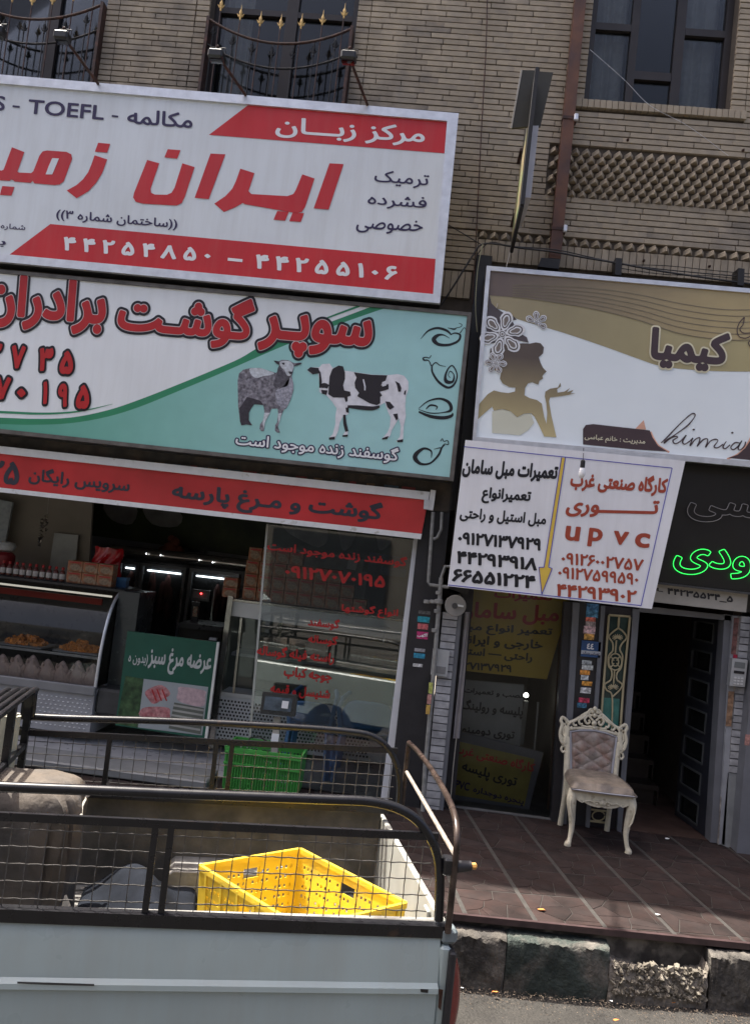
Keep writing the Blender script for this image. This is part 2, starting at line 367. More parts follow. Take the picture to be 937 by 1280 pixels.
# ================================================================ MATERIALS
M = dict(
 brick=mat('brick', (.365,.305,.225), .85, var=.2, vs=5, bump=.6, bs=90, island=.12, col2=(.22,.19,.155), streak=.25),
 mortar=mat('mortar', (.1,.082,.065), .95, var=.2, vs=12),
 pbrick=mat('pale_brick', (.42,.42,.43), .7, var=.15, vs=20, bump=.3, island=.1, col2=(.3,.3,.31)),
 pmortar=mat('pale_mortar', (.16,.16,.17), .9),
 dframe=mat('dark_window_frame', (.028,.022,.02), .45, var=.2),
 alu=mat('brushed_aluminium', (.66,.67,.69), .38, metal=.55, var=.12, vs=14, bump=.2, bs=120),
 rust=mat('rusty_iron', (.045,.022,.016), .6, var=.3, vs=25, bump=.5, col2=(.1,.04,.025), thr=(.5,.7)),
 pipe=mat('brown_pipe_paint', (.13,.055,.028), .5, var=.25, vs=8, bump=.2, col2=(.08,.04,.03)),
 gold=mat('gold_paint', (.62,.42,.16), .4, metal=.3, var=.2, vs=40),
 black=mat('black_iron', (.018,.017,.017), .5, var=.2, vs=30, bump=.3),
 lamp=mat('black_lamp_housing', (.02,.02,.02), .4, var=.1),
 glassw=glassmat('window_glass', (.66,.67,.67), -.012, dirt=.008), glass=glassmat('shop_glass', (.8,.83,.83), .07, dirt=.003), glassd=glassmat('doorway_glass', (.85,.87,.87), -.025, dirt=.0005), glassc=glassmat('counter_glass', (.9,.93,.93), .0, dirt=.002),
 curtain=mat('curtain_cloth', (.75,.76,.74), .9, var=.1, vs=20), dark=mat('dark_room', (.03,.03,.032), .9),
 white=mat('white_print', (.68,.715,.74), .34, var=.05, vs=1.4, streak=.16), red=mat('red_print', (.52,.02,.024), .34, var=.09, vs=2, streak=.08),
 navy=mat('navy_print', (.03,.02,.07), .4, var=.05), lett=mat('pale_letter_print', (.74,.75,.77), .4, var=.04),
 reddeep=mat('deep_red_print', (.44,.018,.02), .38, var=.08, vs=5), inkblack=mat('black_print', (.012,.012,.016), .4, var=.1),
 mline=mat('pale_line_print', (.6,.5,.5), .4), green=mat('green_print', (.035,.24,.12), .38, var=.05),
 dgrey=mat('dark_metal', (.05,.05,.05), .5, var=.2, vs=10, bump=.3), char=mat('charcoal_metal', (.022,.021,.024), .5, var=.25, vs=8, bump=.2),
 fasc=mat('red_acrylic', (.5,.03,.035), .2, var=.22, vs=2.2, coat=.4), wbar=mat('white_bar_paint', (.72,.72,.72), .4, var=.06, col2=(.5,.48,.44), thr=(.62,.7), vs=16),
 fink=mat('charcoal_vinyl', (.035,.035,.05), .4), cream=mat('cream_print', (.75,.7,.5), .5), brown=mat('umber_print', (.07,.045,.05), .4, var=.05),
 orange=mat('peach_print', (.75,.42,.3), .5), blue=mat('blue_line_print', (.06,.06,.42), .5), yellow=mat('yellow_print', (.75,.52,.08), .45, var=.06),
 bannerw=mat('white_flex_banner', (.8,.8,.82), .45, var=.06, vs=2, streak=.14, bump=.5, bs=7), brick_red=mat('brown_red_print', (.36,.06,.03), .5, var=.08),
 neon=mat('green_neon_tube', (.05,.5,.1), .3, emit=(.03,1,.12), es=.6, var=0), neonoff=mat('unlit_neon_tube', (.3,.28,.27), .3, var=.05),
 boardblk=mat('black_sign_face', (.014,.012,.011), .35, var=.2, vs=3), beige=mat('beige_plaster_sign', (.36,.335,.29), .6, var=.1, vs=8, bump=.2),
 greysteel=mat('grey_painted_steel', (.145,.15,.165), .45, var=.12, vs=6, bump=.1), concrete=mat('rough_concrete', (.3,.28,.25), .9, var=.25, vs=10, bump=1.5, bs=60, col2=(.2,.19,.17)),
 wool=None)
NAMEB = 'front brick'
# ================================================================ STREET AND PAVEMENT
FZ = .32; WY = 6.3
asph = mat('asphalt', (.036,.033,.029), .85, var=.3, vs=5, bump=2.5, bs=70, col2=(.023,.021,.019), thr=(.45,.7))
g = MB(); N_ = 60
def gz(x, y): return .012*math.sin(x*1.7+y*2.3)+.008*math.sin(3.1*x-1.2*y)+(.05 if 0 else 0)
xs = [-400,-60,-20,-8]+[-4+.25*i for i in range(33)]+[8,20,60,400]; ys_ = [-400,-60,-15,-4]+[0+.25*i for i in range(19)]
vv = [(x, y, min(0.0, gz(x, y)-.015) if -5 < x < 5 and y > -1 else -.02) for x in xs for y in ys_]
g.add(vv, [(i*len(ys_)+j, (i+1)*len(ys_)+j, (i+1)*len(ys_)+j+1, i*len(ys_)+j+1) for i in range(len(xs)-1) for j in range(len(ys_)-1)])
struct('road', g, asph, smooth=True)
gg = MB(); gg.box(-400, 400, 4.55, 400, -.6, -.03); struct('ground', gg, mat('bare_ground', (.2,.18,.15), .95, var=.2))
# platform edge line (slightly skew to the facade)
def edgeY(x): return 4.455+(x-.35)*.088
pf = MB(); pf.prism([(-9, edgeY(-9)+.03, -.03), (5, edgeY(5)+.03, -.03), (5, 6.32, -.03), (-9, 6.32, -.03)], (0,0,FZ+.03-.03))
struct('pavement_base', pf, mat('stained_riser', (.045,.04,.036), .9, var=.4, vs=9, bump=1.2, bs=40, col2=(.15,.135,.115), thr=(.5,.62)))
tile_m = mat('red_cement_tile', (.04,.026,.0235), .85, spec=.12, var=.3, vs=6, bump=.6, island=.2, col2=(.028,.022,.021), thr=(.4,.65))
grout_m = mat('pale_grout', (.045,.041,.037), .9, var=.25, vs=20)
gr = MB(); gr.prism([(-9, edgeY(-9)+.005, FZ-.03), (5, edgeY(5)+.005, FZ-.03), (5, 6.6, FZ-.03), (-9, 6.6, FZ-.03)], (0,0,.0262)); struct('pavement_bed', gr, grout_m)
# tiles: square cement tiles whose face is split in crazy-paving pieces; joints run away from the kerb at an angle
pav = thing('paving', (0, 5, FZ-.03), 'reddish cement tile paving of the raised pavement in front of the shops', 'paving')
del pav['category'], pav['label']; pav['kind'] = 'structure'
a0 = PZ(624,1075,FZ); a1 = PZ(672,1150,FZ); tdir = (Vector((a0.x,a0.y))-Vector((a1.x,a1.y))).normalized()
def clip_half(poly, nx, ny, c):
    out = []
    for i in range(len(poly)):
        a, b = poly[i], poly[(i+1) % len(poly)]; da = a[0]*nx+a[1]*ny-c; db = b[0]*nx+b[1]*ny-c
        if da <= 0: out.append(a)
        if (da < 0) != (db < 0) and da != db:
            t = da/(da-db); out.append((a[0]+(b[0]-a[0])*t, a[1]+(b[1]-a[1])*t))
    return out
random.seed(3)
TS = .362; kinds = []
def crazy(seed):
    """one tile: 4-6 irregular cells with sunk joints, local 0..TS"""
    rnd = random.Random(seed); S_ = [(rnd.uniform(.0, TS), rnd.uniform(.0, TS)) for _ in range(8)]; mb = MB()
    for i, s in enumerate(S_):
        poly = [(.0025,.0025),(TS-.0025,.0025),(TS-.0025,TS-.0025),(.0025,TS-.0025)]
        for j, t in enumerate(S_):
            if i == j: continue
            nx, ny = t[0]-s[0], t[1]-s[1]; l = math.hypot(nx, ny); nx /= l; ny /= l
            poly = clip_half(poly, nx, ny, nx*(s[0]+t[0])/2+ny*(s[1]+t[1])/2-.0022)
            if len(poly) < 3: break
        if len(poly) < 3: continue
        c = (sum(p[0] for p in poly)/len(poly), sum(p[1] for p in poly)/len(poly)); n = len(poly)
        zt = .0075+rnd.uniform(-.0008,.0008)
        v = [(p[0], p[1], -.006) for p in poly]+[(p[0], p[1], zt-.002) for p in poly]+[(c[0]+(p[0]-c[0])*.95, c[1]+(p[1]-c[1])*.95, zt) for p in poly]
        mb.add(v, [(k, (k+1) % n, (k+1) % n+n, k+n) for k in range(n)]+[(k+n, (k+1) % n+n, (k+1) % n+2*n, k+2*n) for k in range(n)]+[tuple(range(2*n, 3*n))])
    return mb
kinds = []
for s_ in range(5):
    o = crazy(s_+1).build('paving_tile', tile_m, None); kinds.append(o.data); D.objects.remove(o)
ang = math.atan2(tdir.y, tdir.x)-math.pi/2
e1 = Vector((math.cos(ang), math.sin(ang))); e2 = Vector((-math.sin(ang), math.cos(ang)))
GAPX = .022; org = Vector((a1.x, a1.y)); cnt = 0; far = MB()
for i in range(-22, 12):
    for j in range(-8, 12):
        o2 = org+e1*(i*(TS+GAPX))+e2*(j*(TS+.004))+Vector((0, -.02))
        cs = [o2, o2+e1*TS, o2+e1*TS+e2*TS, o2+e2*TS]
        if max(c.y for c in cs) > 6.75 or max(c.x for c in cs) > 4.5 or min(c.x for c in cs) < -5.2: continue
        if min(c.y-edgeY(c.x) for c in cs) < -.001:
            if max(c.y-edgeY(c.x) for c in cs) < .02: continue
            # cut tile at the edge
            src = kinds[(i*7+j*3) % 5]; mm = Matrix.Translation((o2.x, o2.y, FZ-.008)) @ Matrix.Rotation(ang, 4, 'Z')
            import bmesh
            bm = bmesh.new(); bm.from_mesh(src); bmesh.ops.transform(bm, matrix=mm, verts=bm.verts)
            bmesh.ops.bisect_plane(bm, geom=bm.verts[:]+bm.edges[:]+bm.faces[:], plane_co=(.35, edgeY(.35)+.012, 0), plane_no=(-.088, 1, 0), clear_inner=True)
            if len(bm.faces):
                me = D.meshes.new('paving_tile'); bmesh.ops.transform(bm, matrix=WM[pav].inverted(), verts=bm.verts); bm.to_mesh(me); me.materials.append(tile_m)
                ob = D.objects.new('paving_tile', me); COL.objects.link(ob); ob.parent = pav; cnt += 1
            bm.free(); continue
        if cnt < 290 and o2.x > -.9 and o2.x < 3.2:
            ob = D.objects.new('paving_tile', kinds[(i*7+j*3) % 5]); COL.objects.link(ob); ob.parent = pav
            ob.matrix_local = WM[pav].inverted() @ Matrix.Translation((o2.x, o2.y, FZ-.008)) @ Matrix.Rotation(ang, 4, 'Z'); cnt += 1
        else:
            me = kinds[(i*7+j*3) % 5]; mm = Matrix.Translation((o2.x, o2.y, FZ-.008)) @ Matrix.Rotation(ang, 4, 'Z')
            far.add([mm @ v.co for v in me.vertices], [tuple(p.vertices) for p in me.polygons])
tag(far.build('paving_tiles', tile_m, pav), kind='stuff')
# nosing strip of dark red stone along the edge
ns = MB(); ns.prism([(-9, edgeY(-9)-.012, FZ-.034), (5, edgeY(5)-.012, FZ-.034), (5, edgeY(5)+.012, FZ-.034), (-9, edgeY(-9)+.012, FZ-.034)], (0,0,.033))
struct('pavement_nosing', ns, mat('dark_red_nosing', (.05,.03,.03), .5, var=.3, vs=14))
# kerb stones
kerb_m = mat('worn_kerb_concrete', (.105,.094,.08), .9, var=.4, vs=9, bump=3., bs=45, col2=(.045,.041,.037), thr=(.42,.6))
kerb_g = mat('green_painted_kerb', (.036,.046,.04), .85, var=.45, vs=7, bump=3, bs=45, col2=(.11,.1,.086), thr=(.5,.64))
def kerbY(x): return 4.43+(x-.45)*.088
def kerb(x0, x1, m, label, h=.25, rough=.011, seed=0, w=.17, top=None):
    """a kerb stone with worn rounded top edge, made of a displaced grid"""
    rnd = random.Random(seed); nx = max(4, int((x1-x0)/.012)); prof = [(0,-.04),(0,.02),(.0,.06),(.002,.09),(.003,.13),(.005,.17),(.01,h-.03),(.014,h-.012),(.03,h-.002),(.06,h),(.11,h+.001),(w-.01,h),(w,-.04)]
    P0 = []
    for i in range(nx+1):
        x = x0+(x1-x0)*i/nx; row = []
        e = 1.0 if 0 < i < nx else .86
        for k, (dy, z) in enumerate(prof):
            nn = math.sin(x*37+k*2.1+seed)*.5+math.sin(x*91-k*3.3+seed*2)*.3+rnd.uniform(-1,1)*.5
            hz = z if z < .03 else z*(top(x) if top else 1)
            am = rough*(0 if z < 0 else 1)
            ee = 0 if e == 1 else .005
            row.append((x, kerbY(x)-.055+dy+am*nn*.8+(ee if k < 11 else -ee), hz+am*nn*.45-(.003 if e < 1 else 0)))
        P0.append(row)
    mb = MB(); K = len(prof); mb.add([p for r in P0 for p in r], [(i*K+k, (i+1)*K+k, (i+1)*K+k+1, i*K+k+1) for i in range(nx) for k in range(K-1)]+[tuple(range(K)), tuple(nx*K+k for k in range(K))])
    o = mb.build('kerb_stone', m, None, smooth=True); return tag(o, label, 'kerb stone', 'kerb stones along the raised pavement')
kx = [PZ(628,1230,0).x, PZ(755,1240,0).x, PZ(877,1252,0).x]
kerb(kx[0]-3*.55, kx[0]-2*.55-.01, kerb_m, 'grey kerb stone hidden farthest left behind the pickup bed', seed=1)
kerb(kx[0]-2*.55, kx[0]-.55-.01, kerb_m, 'grey kerb stone behind the tail of the pickup', seed=2)
kerb(kx[0]-.55, kx[0]-.004, kerb_m, 'pale worn kerb stone just right of the red tail lamp', seed=3, rough=.014)
kerb(kx[0], kx[1]-.002, kerb_g, 'kerb stone with faded dark green paint', seed=4)
kerb(kx[2]+.01, kx[2]+.6, kerb_m, 'pale kerb stone with chipped corner at the right edge', seed=5, rough=.016, h=.27)
kerb(kx[2]+.61, kx[2]+1.25, kerb_m, 'plain grey kerb stone beyond the chipped one at far right', seed=6)
kerb(kx[1]+.0, kx[2]+.0, mat('broken_concrete', (.16,.14,.115), .95, var=.3, vs=30, bump=3, bs=45, col2=(.2,.175,.15)), 'crumbled broken kerb stone between green stone and chipped stone',
     seed=7, rough=.02, h=.24, top=lambda x: .82-.26*math.sin((x-kx[1])/(kx[2]-kx[1])*3.0)**.5 if kx[1] < x < kx[2] else .9)
# broken aggregate lumps
rb = MB(); rnd = random.Random(5)
for k in range(800):
    x = rnd.uniform(kx[1]+.02, kx[2]-.01); t = rnd.random(); z = .03+.15*t; y = kerbY(x)-.062+.03*t+rnd.uniform(-.012,.02); s = rnd.uniform(.004,.012) if rnd.random() < .8 else rnd.uniform(.014,.026)
    m_ = Matrix.Rotation(rnd.uniform(0,3), 3, Vector((rnd.uniform(-1,1), rnd.uniform(-1,1), 1)).normalized())
    v = [m_ @ Vector((a*s*rnd.uniform(.6,1.2), b*s*rnd.uniform(.6,1.2), c*s*rnd.uniform(.6,1.1))) for a, b, c in ((-1,0,0),(1,0,0),(0,-1,0),(0,1,0),(0,0,-1),(0,0,1),(.6,.6,.5),(-.6,-.5,.6))]
    rb.add([(x+p.x, y+p.y, z+p.z) for p in v], [(0,2,4),(2,1,4),(1,3,4),(3,0,4),(0,7,2),(7,5,2),(2,5,1),(1,6,5),(1,3,6),(3,5,6),(0,3,5),(0,5,7)])
tag(rb.build('rubble', mat('aggregate', (.17,.15,.12), .95, var=.3, vs=60, island=.3)), kind='stuff')
# litter
gv = MB()
for k in range(1500):
    x = rnd.uniform(.3, 2.6); y = kerbY(x)-.07-abs(rnd.gauss(0,.09)); s = rnd.uniform(.0015,.005)
    gv.add([(x-s,y,0),(x+s,y-s,.0),(x,y+s,0),(x,y,s*1.2-.002)], [(0,1,3),(1,2,3),(2,0,3)])
tag(gv.build('grit', mat('street_grit', (.13,.1,.075), .95, island=.5)), kind='stuff')
leafm = mat('dry_leaf', (.55,.2,.05), .8, var=.2); wh = mat('scrap_paper', (.8,.8,.78), .8); grm = mat('weed_green', (.1,.2,.04), .7)
def scrap(px, py, z, m, name, label, cat, s=.02, cur=.006, seed=0):
    c = PZ(px, py, z); rnd = random.Random(seed); mb = MB(); n = 7
    ring = [(c.x+s*(1+.5*rnd.random())*math.cos(2*math.pi*k/n+seed), c.y+s*.5*(1+.6*rnd.random())*math.sin(2*math.pi*k/n+seed), z+.002+cur*rnd.random()) for k in range(n)]
    mb.prism(ring, (0,0,.0015)); tag(mb.build(name, m), label, cat)
scrap(676,1138,FZ+.003,leafm,'dry_leaf','orange dry leaf lying on the sunlit tile edge','leaf',.018,seed=1)
scrap(821,1144,FZ+.003,wh,'paper_scrap','small white paper scrap on the tiles below the open door','litter',.012,seed=2)
scrap(833,1049,FZ+.003,wh,'paper_scrap','pale scrap lying at the threshold of the open door','litter',.014,seed=3)
scrap(838,1254,.003,leafm,'dry_leaf','curled tan leaf on the road under the broken kerb','leaf',.022,.014,seed=4)
scrap(618,1241,.003,leafm,'dry_leaf','yellow leaf sliver on the road near the green kerb','leaf',.012,seed=5)
scrap(769,1276,.003,leafm,'dry_leaf','pale orange leaf on the road at the bottom of the picture','leaf',.013,seed=7)
scrap(763,1252,.003,wh,'paper_scrap','tiny white scrap on the road below the broken kerb','litter',.008,seed=8)
scrap(577,1236,.003,wh,'paper_scrap','tiny white scrap on the road beside the pickup tail lamp','litter',.007,seed=9)
wd = thing('weed', PZ(912,1258,0), 'small green weed sprout at the foot of the right kerb stone', 'weed')
for k in range(6):
    c = WM[wd].translation; a = random.uniform(-.5,.5); mb = MB(); l = random.uniform(.02,.045)
    p = [(c.x-.002,c.y-.02,0),(c.x+.002,c.y-.02,0),(c.x+.003+a*.02,c.y-.024,l*.6),(c.x+a*.04,c.y-.03,l),(c.x-.003+a*.02,c.y-.022,l*.6)]; mb.prism(p, (0,.0008,0)); mb.build('leaf_blade', grm, wd)

ob_ = thing('opposite_building', (0,-13,0), 'plain beige building across the street, behind the camera', 'building')  # unseen building, added to bounce warm light back at the shop fronts
MB().box(-34,34,-22,-13,-.05,9.5).build('wall', mat('beige_render', (.13,.12,.1), .85, var=.15, vs=.6), ob_)
owm = mat('far_dark_glass', (.03,.035,.04), .15); osm = mat('far_shutter', (.22,.22,.23), .5, var=.3, vs=1)
for k in range(14):
    x = -33+k*4.8
    for z in (4.3,7.): MB().box(x,x+2.2,-13.0,-12.95,z,z+1.5).build('window', owm, ob_)
    MB().box(x-.6,x+3.2,-13.0,-12.94,.0,2.8).build('shutter', osm if k % 2 else owm, ob_)

# ================================================================ BUILDING SHELL
XL, XR, ZT, YB = -9., 6., 7.85, 14.
def wx(px, py): return PY(px, py, WY)
w1r = (wx(135,0).x+wx(121,102).x)/2; w2l = (wx(264,0).x+wx(249,113).x)/2; w2r = (wx(448,0).x+wx(434,126).x)/2
w3l = (wx(741,0).x+wx(731,123).x)/2; w3r = (wx(924,0).x+wx(913,137).x)/2; z3 = (wx(731,123).z+wx(913,139).z)/2
ZW0 = 5.35; ZW1 = 7.35
wins = [(w1r-1.25, w1r, ZW0, ZW1), (w2l, w2r, ZW0, ZW1), (w3l, w3r, z3, ZW1)]
ZS = wx(760,338).z                     # top of the shop openings
bld = thing('brick_building', (0, WY, 0), 'tan brick building front over the shops with studded brick band', 'building')
REC = .16
def wallpiece(x0,x1,z0,z1,y0=WY+.03,y1=WY+.25,n='wall',m=M['mortar']): MB().box(x0,x1,y0,y1,z0,z1).build(n, m, bld)
xs_ = [XL]+[v for w in wins for v in (w[0], w[1])]+[XR]
for k in range(0, len(xs_), 2): wallpiece(xs_[k], xs_[k+1], 3.35, ZT)
for w in wins: wallpiece(w[0], w[1], 3.35, w[2]); wallpiece(w[0], w[1], w[3], ZT)
rm = mat('roof_slab', (.2,.19,.18), .9)
MB().box(XL, XR, WY+.25, YB, ZT-.2, ZT-.003).build('roof', rm, bld)
MB().box(XL, XR, WY+.25, YB, 3.35, 3.5).build('floor_slab', rm, bld)
MB().box(XL, XL+.2, WY+.25, YB, 0.3, ZT-.2).build('side_wall', rm, bld); MB().box(XR-.2, XR, WY+.25, YB, 0.3, ZT-.2).build('side_wall', rm, bld)
MB().box(XL+.2, XR-.2, YB-.2, YB, 0.3, ZT-.2).build('back_wall', rm, bld)
# bricks
bl_mesh = {}
def brick_mesh(L, h, d=.034):
    k = (round(L,3), round(h,3), d)
    if k not in bl_mesh:
        b = .0014; mb = MB(); x0,x1,z0,z1 = 0,L,0,h
        o = [(x0,d,z0),(x1,d,z0),(x1,d,z1),(x0,d,z1)]; m1 = [(x0,b,z0),(x1,b,z0),(x1,b,z1),(x0,b,z1)]; f = [(x0+b,0,z0+b),(x1-b,0,z0+b),(x1-b,0,z1-b),(x0+b,0,z1-b)]
        mb.add(o+m1+f, [(0,1,5,4),(1,2,6,5),(2,3,7,6),(3,0,4,7),(4,5,9,8),(5,6,10,9),(6,7,11,10),(7,4,8,11),(8,9,10,11)])
        ob = mb.build('brick', M['brick'], None); bl_mesh[k] = ob.data; D.objects.remove(ob)
    return bl_mesh[k]
allb = []
RP = .0475; rnd = random.Random(11)
zsold0 = wx(760,337).z-.02; zsold1 = zsold0+.185
zdent = zsold1+.012; zrow0 = zdent+.062
def pxof(p):
    d = Vector(p)-Vector((0,0,CAM_H)); return (PW/2+FPX*d.dot(_r)/d.dot(_f), PH/2-FPX*d.dot(_u)/d.dot(_f))
pb = [wx(684,182), wx(937,202), wx(937,266), wx(700,243)]
PX0, PX1 = wx(684,210).x, 3.4; PZ1 = (wx(712,183).z+wx(937,202).z)/2; PZ0 = PZ1-.058*7
sillz1 = z3; sillz0 = z3-.075
r = 0; z = zrow0
while z < ZT-.03:
    spans = [(XL if False else -5.2, 4.2)]
    def cut(a, b):
        global spans
        ns_ = []
        for s in spans:
            if b <= s[0] or a >= s[1]: ns_.append(s); continue
            if a > s[0]: ns_.append((s[0], a))
            if b < s[1]: ns_.append((b, s[1]))
        spans = ns_
    heads = []
    for w in wins:
        if w[2]-.02 < z+RP*.5 < w[3]+.02: cut(w[0]-.115, w[1]+.115); heads += [(w[0]-.11, w[0]-.004), (w[1]+.004, w[1]+.11)]
    if PZ0-.02 < z+RP/2 < PZ1+.01: cut(PX0, PX1)
    if sillz0-.01 < z+RP*.5 < sillz1+.015: cut(wins[2][0]-.115, wins[2][1]+.115)
    if z < 5.5: cut(-5.3, wx(556,300).x-.25)
    for a, b in spans:
        x = a-rnd.choice([0,.05,.1,.15]) if (b-a) > .5 else a
        while x < b-.02:
            L = rnd.choice([.205,.205,.205,.25,.3,.15]); x1 = min(x+L, b-.003)
            x0 = max(x, a)
            if x1-x0 > .015: allb.append((x0, z+rnd.uniform(-.001,.001), round(x1-x0-.0012, 2) if x1-x0 > .09 else round(x1-x0-.0012,3), (.0385), rnd.uniform(-.001,.0015)))
            x += L+.0008
    for a, b in heads:
        allb.append((a, z, b-a, (.0385), rnd.uniform(-.002,.002)))
    z += RP; r += 1
def vis(b):
    q = pxof((b[0]+b[2]/2, WY, b[1]))
    if not (-10 < q[0] < 947 and -10 < q[1] < 350): return 0
    if q[0] < 572-(q[1]-143)*.1 and q[1] > 93+.085*q[0]+8: return 0
    return 1
vb = sorted([b for b in allb if vis(b)], key=lambda b: (b[0]-.9)**2+((b[1]-5.9)*1.3)**2 - 4*b[2])
sel = set(vb[:262]); rest = MB()
for b in allb:
    me = brick_mesh(b[2], b[3])
    if b in sel:
        ob = D.objects.new('brick', me); COL.objects.link(ob); ob.parent = bld; ob.location = (b[0], b[4], b[1])
    else: rest.add([(v.co.x+b[0], v.co.y+WY+b[4], v.co.z+b[1]) for v in me.vertices], [tuple(p.vertices) for p in me.polygons])
tag(rest.build('brickwork', M['brick'], bld, recalc=False), kind='stuff')
# the brickwork steps down left of the gap between the signs
zl1 = wx(570,337).z; zl0 = zl1-.23; xg0 = wx(545,330).x-.25; xg1 = wx(594,330).x; z = zl1+.006
while z < zrow0-.01:
    x = xg0
    while x < xg1-.03:
        L = rnd.choice([.205,.25,.15]); x1 = min(x+L, xg1); me = brick_mesh(round(x1-x-.0012,3), .0385)
        rest2 = D.objects.new('brick', me); COL.objects.link(rest2); rest2.parent = bld; rest2.location = (x, rnd.uniform(-.001,.002), z); x += L+.0008
    z += RP
x = xg0
while x < xg1-.04:
    ob = D.objects.new('upright_brick', brick_mesh(.05, .215)); COL.objects.link(ob); ob.parent = bld; ob.location = (x, rnd.uniform(-.002,.003), zl0+.004); x += .0545
# soldier course (upright bricks) above the right shop
x = wx(598,300).x
while x < 4.2:
    me = brick_mesh(.05, .175)
    ob = D.objects.new('upright_brick', me); COL.objects.link(ob); ob.parent = bld; ob.location = (x, rnd.uniform(-.002,.003), zsold0+.004); x += .0545
x = wins[2][0]-.112
while x < wins[2][1]+.11:
    ob = D.objects.new('sill_brick', brick_mesh(.044, .066, .05)); COL.objects.link(ob); ob.parent = bld; ob.location = (x, -.018+rnd.uniform(-.002,.002), sillz0+.004); x += .048
MB().box(wins[2][0]-.115, wins[2][1]+.115, WY+.028, WY+.16, sillz0, sillz1-.002).build('sill_bed', M['mortar'], bld)
# dog-tooth bricks set on the diagonal
def tooth(w, h, p):
    mb = MB(); c = .006
    mb.add([(-w/2,.03,0),(0,-p,0),(w/2,.03,0),(-w/2,.03,h*.75),(0,-p*.8,h*.75),(w/2,.03,h*.75),(0,.03,h),(0,-p*.35,h)],
           [(0,1,2),(0,1,4,3),(1,2,5,4),(3,4,7),(4,5,7),(3,7,6),(7,5,6)])
    o = mb.build('stud_brick', M['brick'], None); me = o.data; D.objects.remove(o); return me
tm = tooth(.072, .047, .042)
for j in range(7):
    x = PX0+.04+(.0425 if j % 2 else 0)
    while x < PX1-.03:
        ob = D.objects.new('stud_brick', tm); COL.objects.link(ob); ob.parent = bld; ob.location = (x, 0, PZ0+j*.058+.002); x += .085
x = wx(598,286).x+.04
while x < 4.2:
    ob = D.objects.new('stud_brick', tm); COL.objects.link(ob); ob.parent = bld; ob.location = (x, 0, zdent); x += .09
# windows
def window(w, vbars, hbars, curt=()):
    x0,x1,z0,z1 = w; y = WY+REC
    fr = MB(); t = .055
    fr.box(x0,x0+t,y-.03,y+.04,z0,z1); fr.box(x1-t,x1,y-.03,y+.04,z0,z1); fr.box(x0+t,x1-t,y-.03,y+.04,z0,z0+t); fr.box(x0+t,x1-t,y-.03,y+.04,z1-t,z1)
    o = fr.build('window', M['dframe'], bld)
    for vx, wd in vbars: MB().box(vx-wd/2, vx+wd/2, y-.035, y+.035, z0+t, z1-t).build('mullion', M['dframe'], o)
    for hx0,hx1,hz,wd in hbars: MB().box(hx0, hx1, y-.032, y+.03, hz-wd/2, hz+wd/2).build('transom', M['dframe'], o)
    xs = [x0+t]+[v for b in vbars for v in (b[0]-b[1]/2, b[0]+b[1]/2)]+[x1-t]
    for k in range(0, len(xs), 2): MB().box(xs[k], xs[k+1], y, y+.006, z0+t, z1-t).build('pane', M['glassw'], o)
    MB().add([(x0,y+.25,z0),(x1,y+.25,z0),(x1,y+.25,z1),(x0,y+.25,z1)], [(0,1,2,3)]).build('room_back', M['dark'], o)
    if curt:
        for ca, cb in curt:
            mb = MB(); mb.grid(lambda u, v: (ca+(cb-ca)*u, y+.12+.02*math.sin(u*(cb-ca)*70)+.008*math.sin(u*31+v*2), z0+.03+v*(z1-z0-.06)), 60, 3)
            mb.build('curtain', M['curtain'], o, smooth=True)
    return o
window(wins[0], [((wx(59,0).x+wx(48,95).x)/2, .1)], [])
window(wins[1], [((wx(361,10).x+wx(350,110).x)/2, .1)], [(wins[1][0]+.05, wins[1][1]-.05, wx(360,5).z, .05)], [(wins[1][0]+.06, wins[1][0]+.3)])
v1 = wx(795,60).x; v2 = wx(853,60).x
window(wins[2], [(v1,.06),(v2,.075)], [(wins[2][0]+.05, v1-.03, wx(768,20).z, .06),(v1+.03, v2-.04, wx(822,83).z, .07),(v2+.04, wins[2][1]-.05, wx(889,28).z, .06)],
       [(wins[2][0]+.06, v1-.04),(v2+.05, wins[2][1]-.07)])
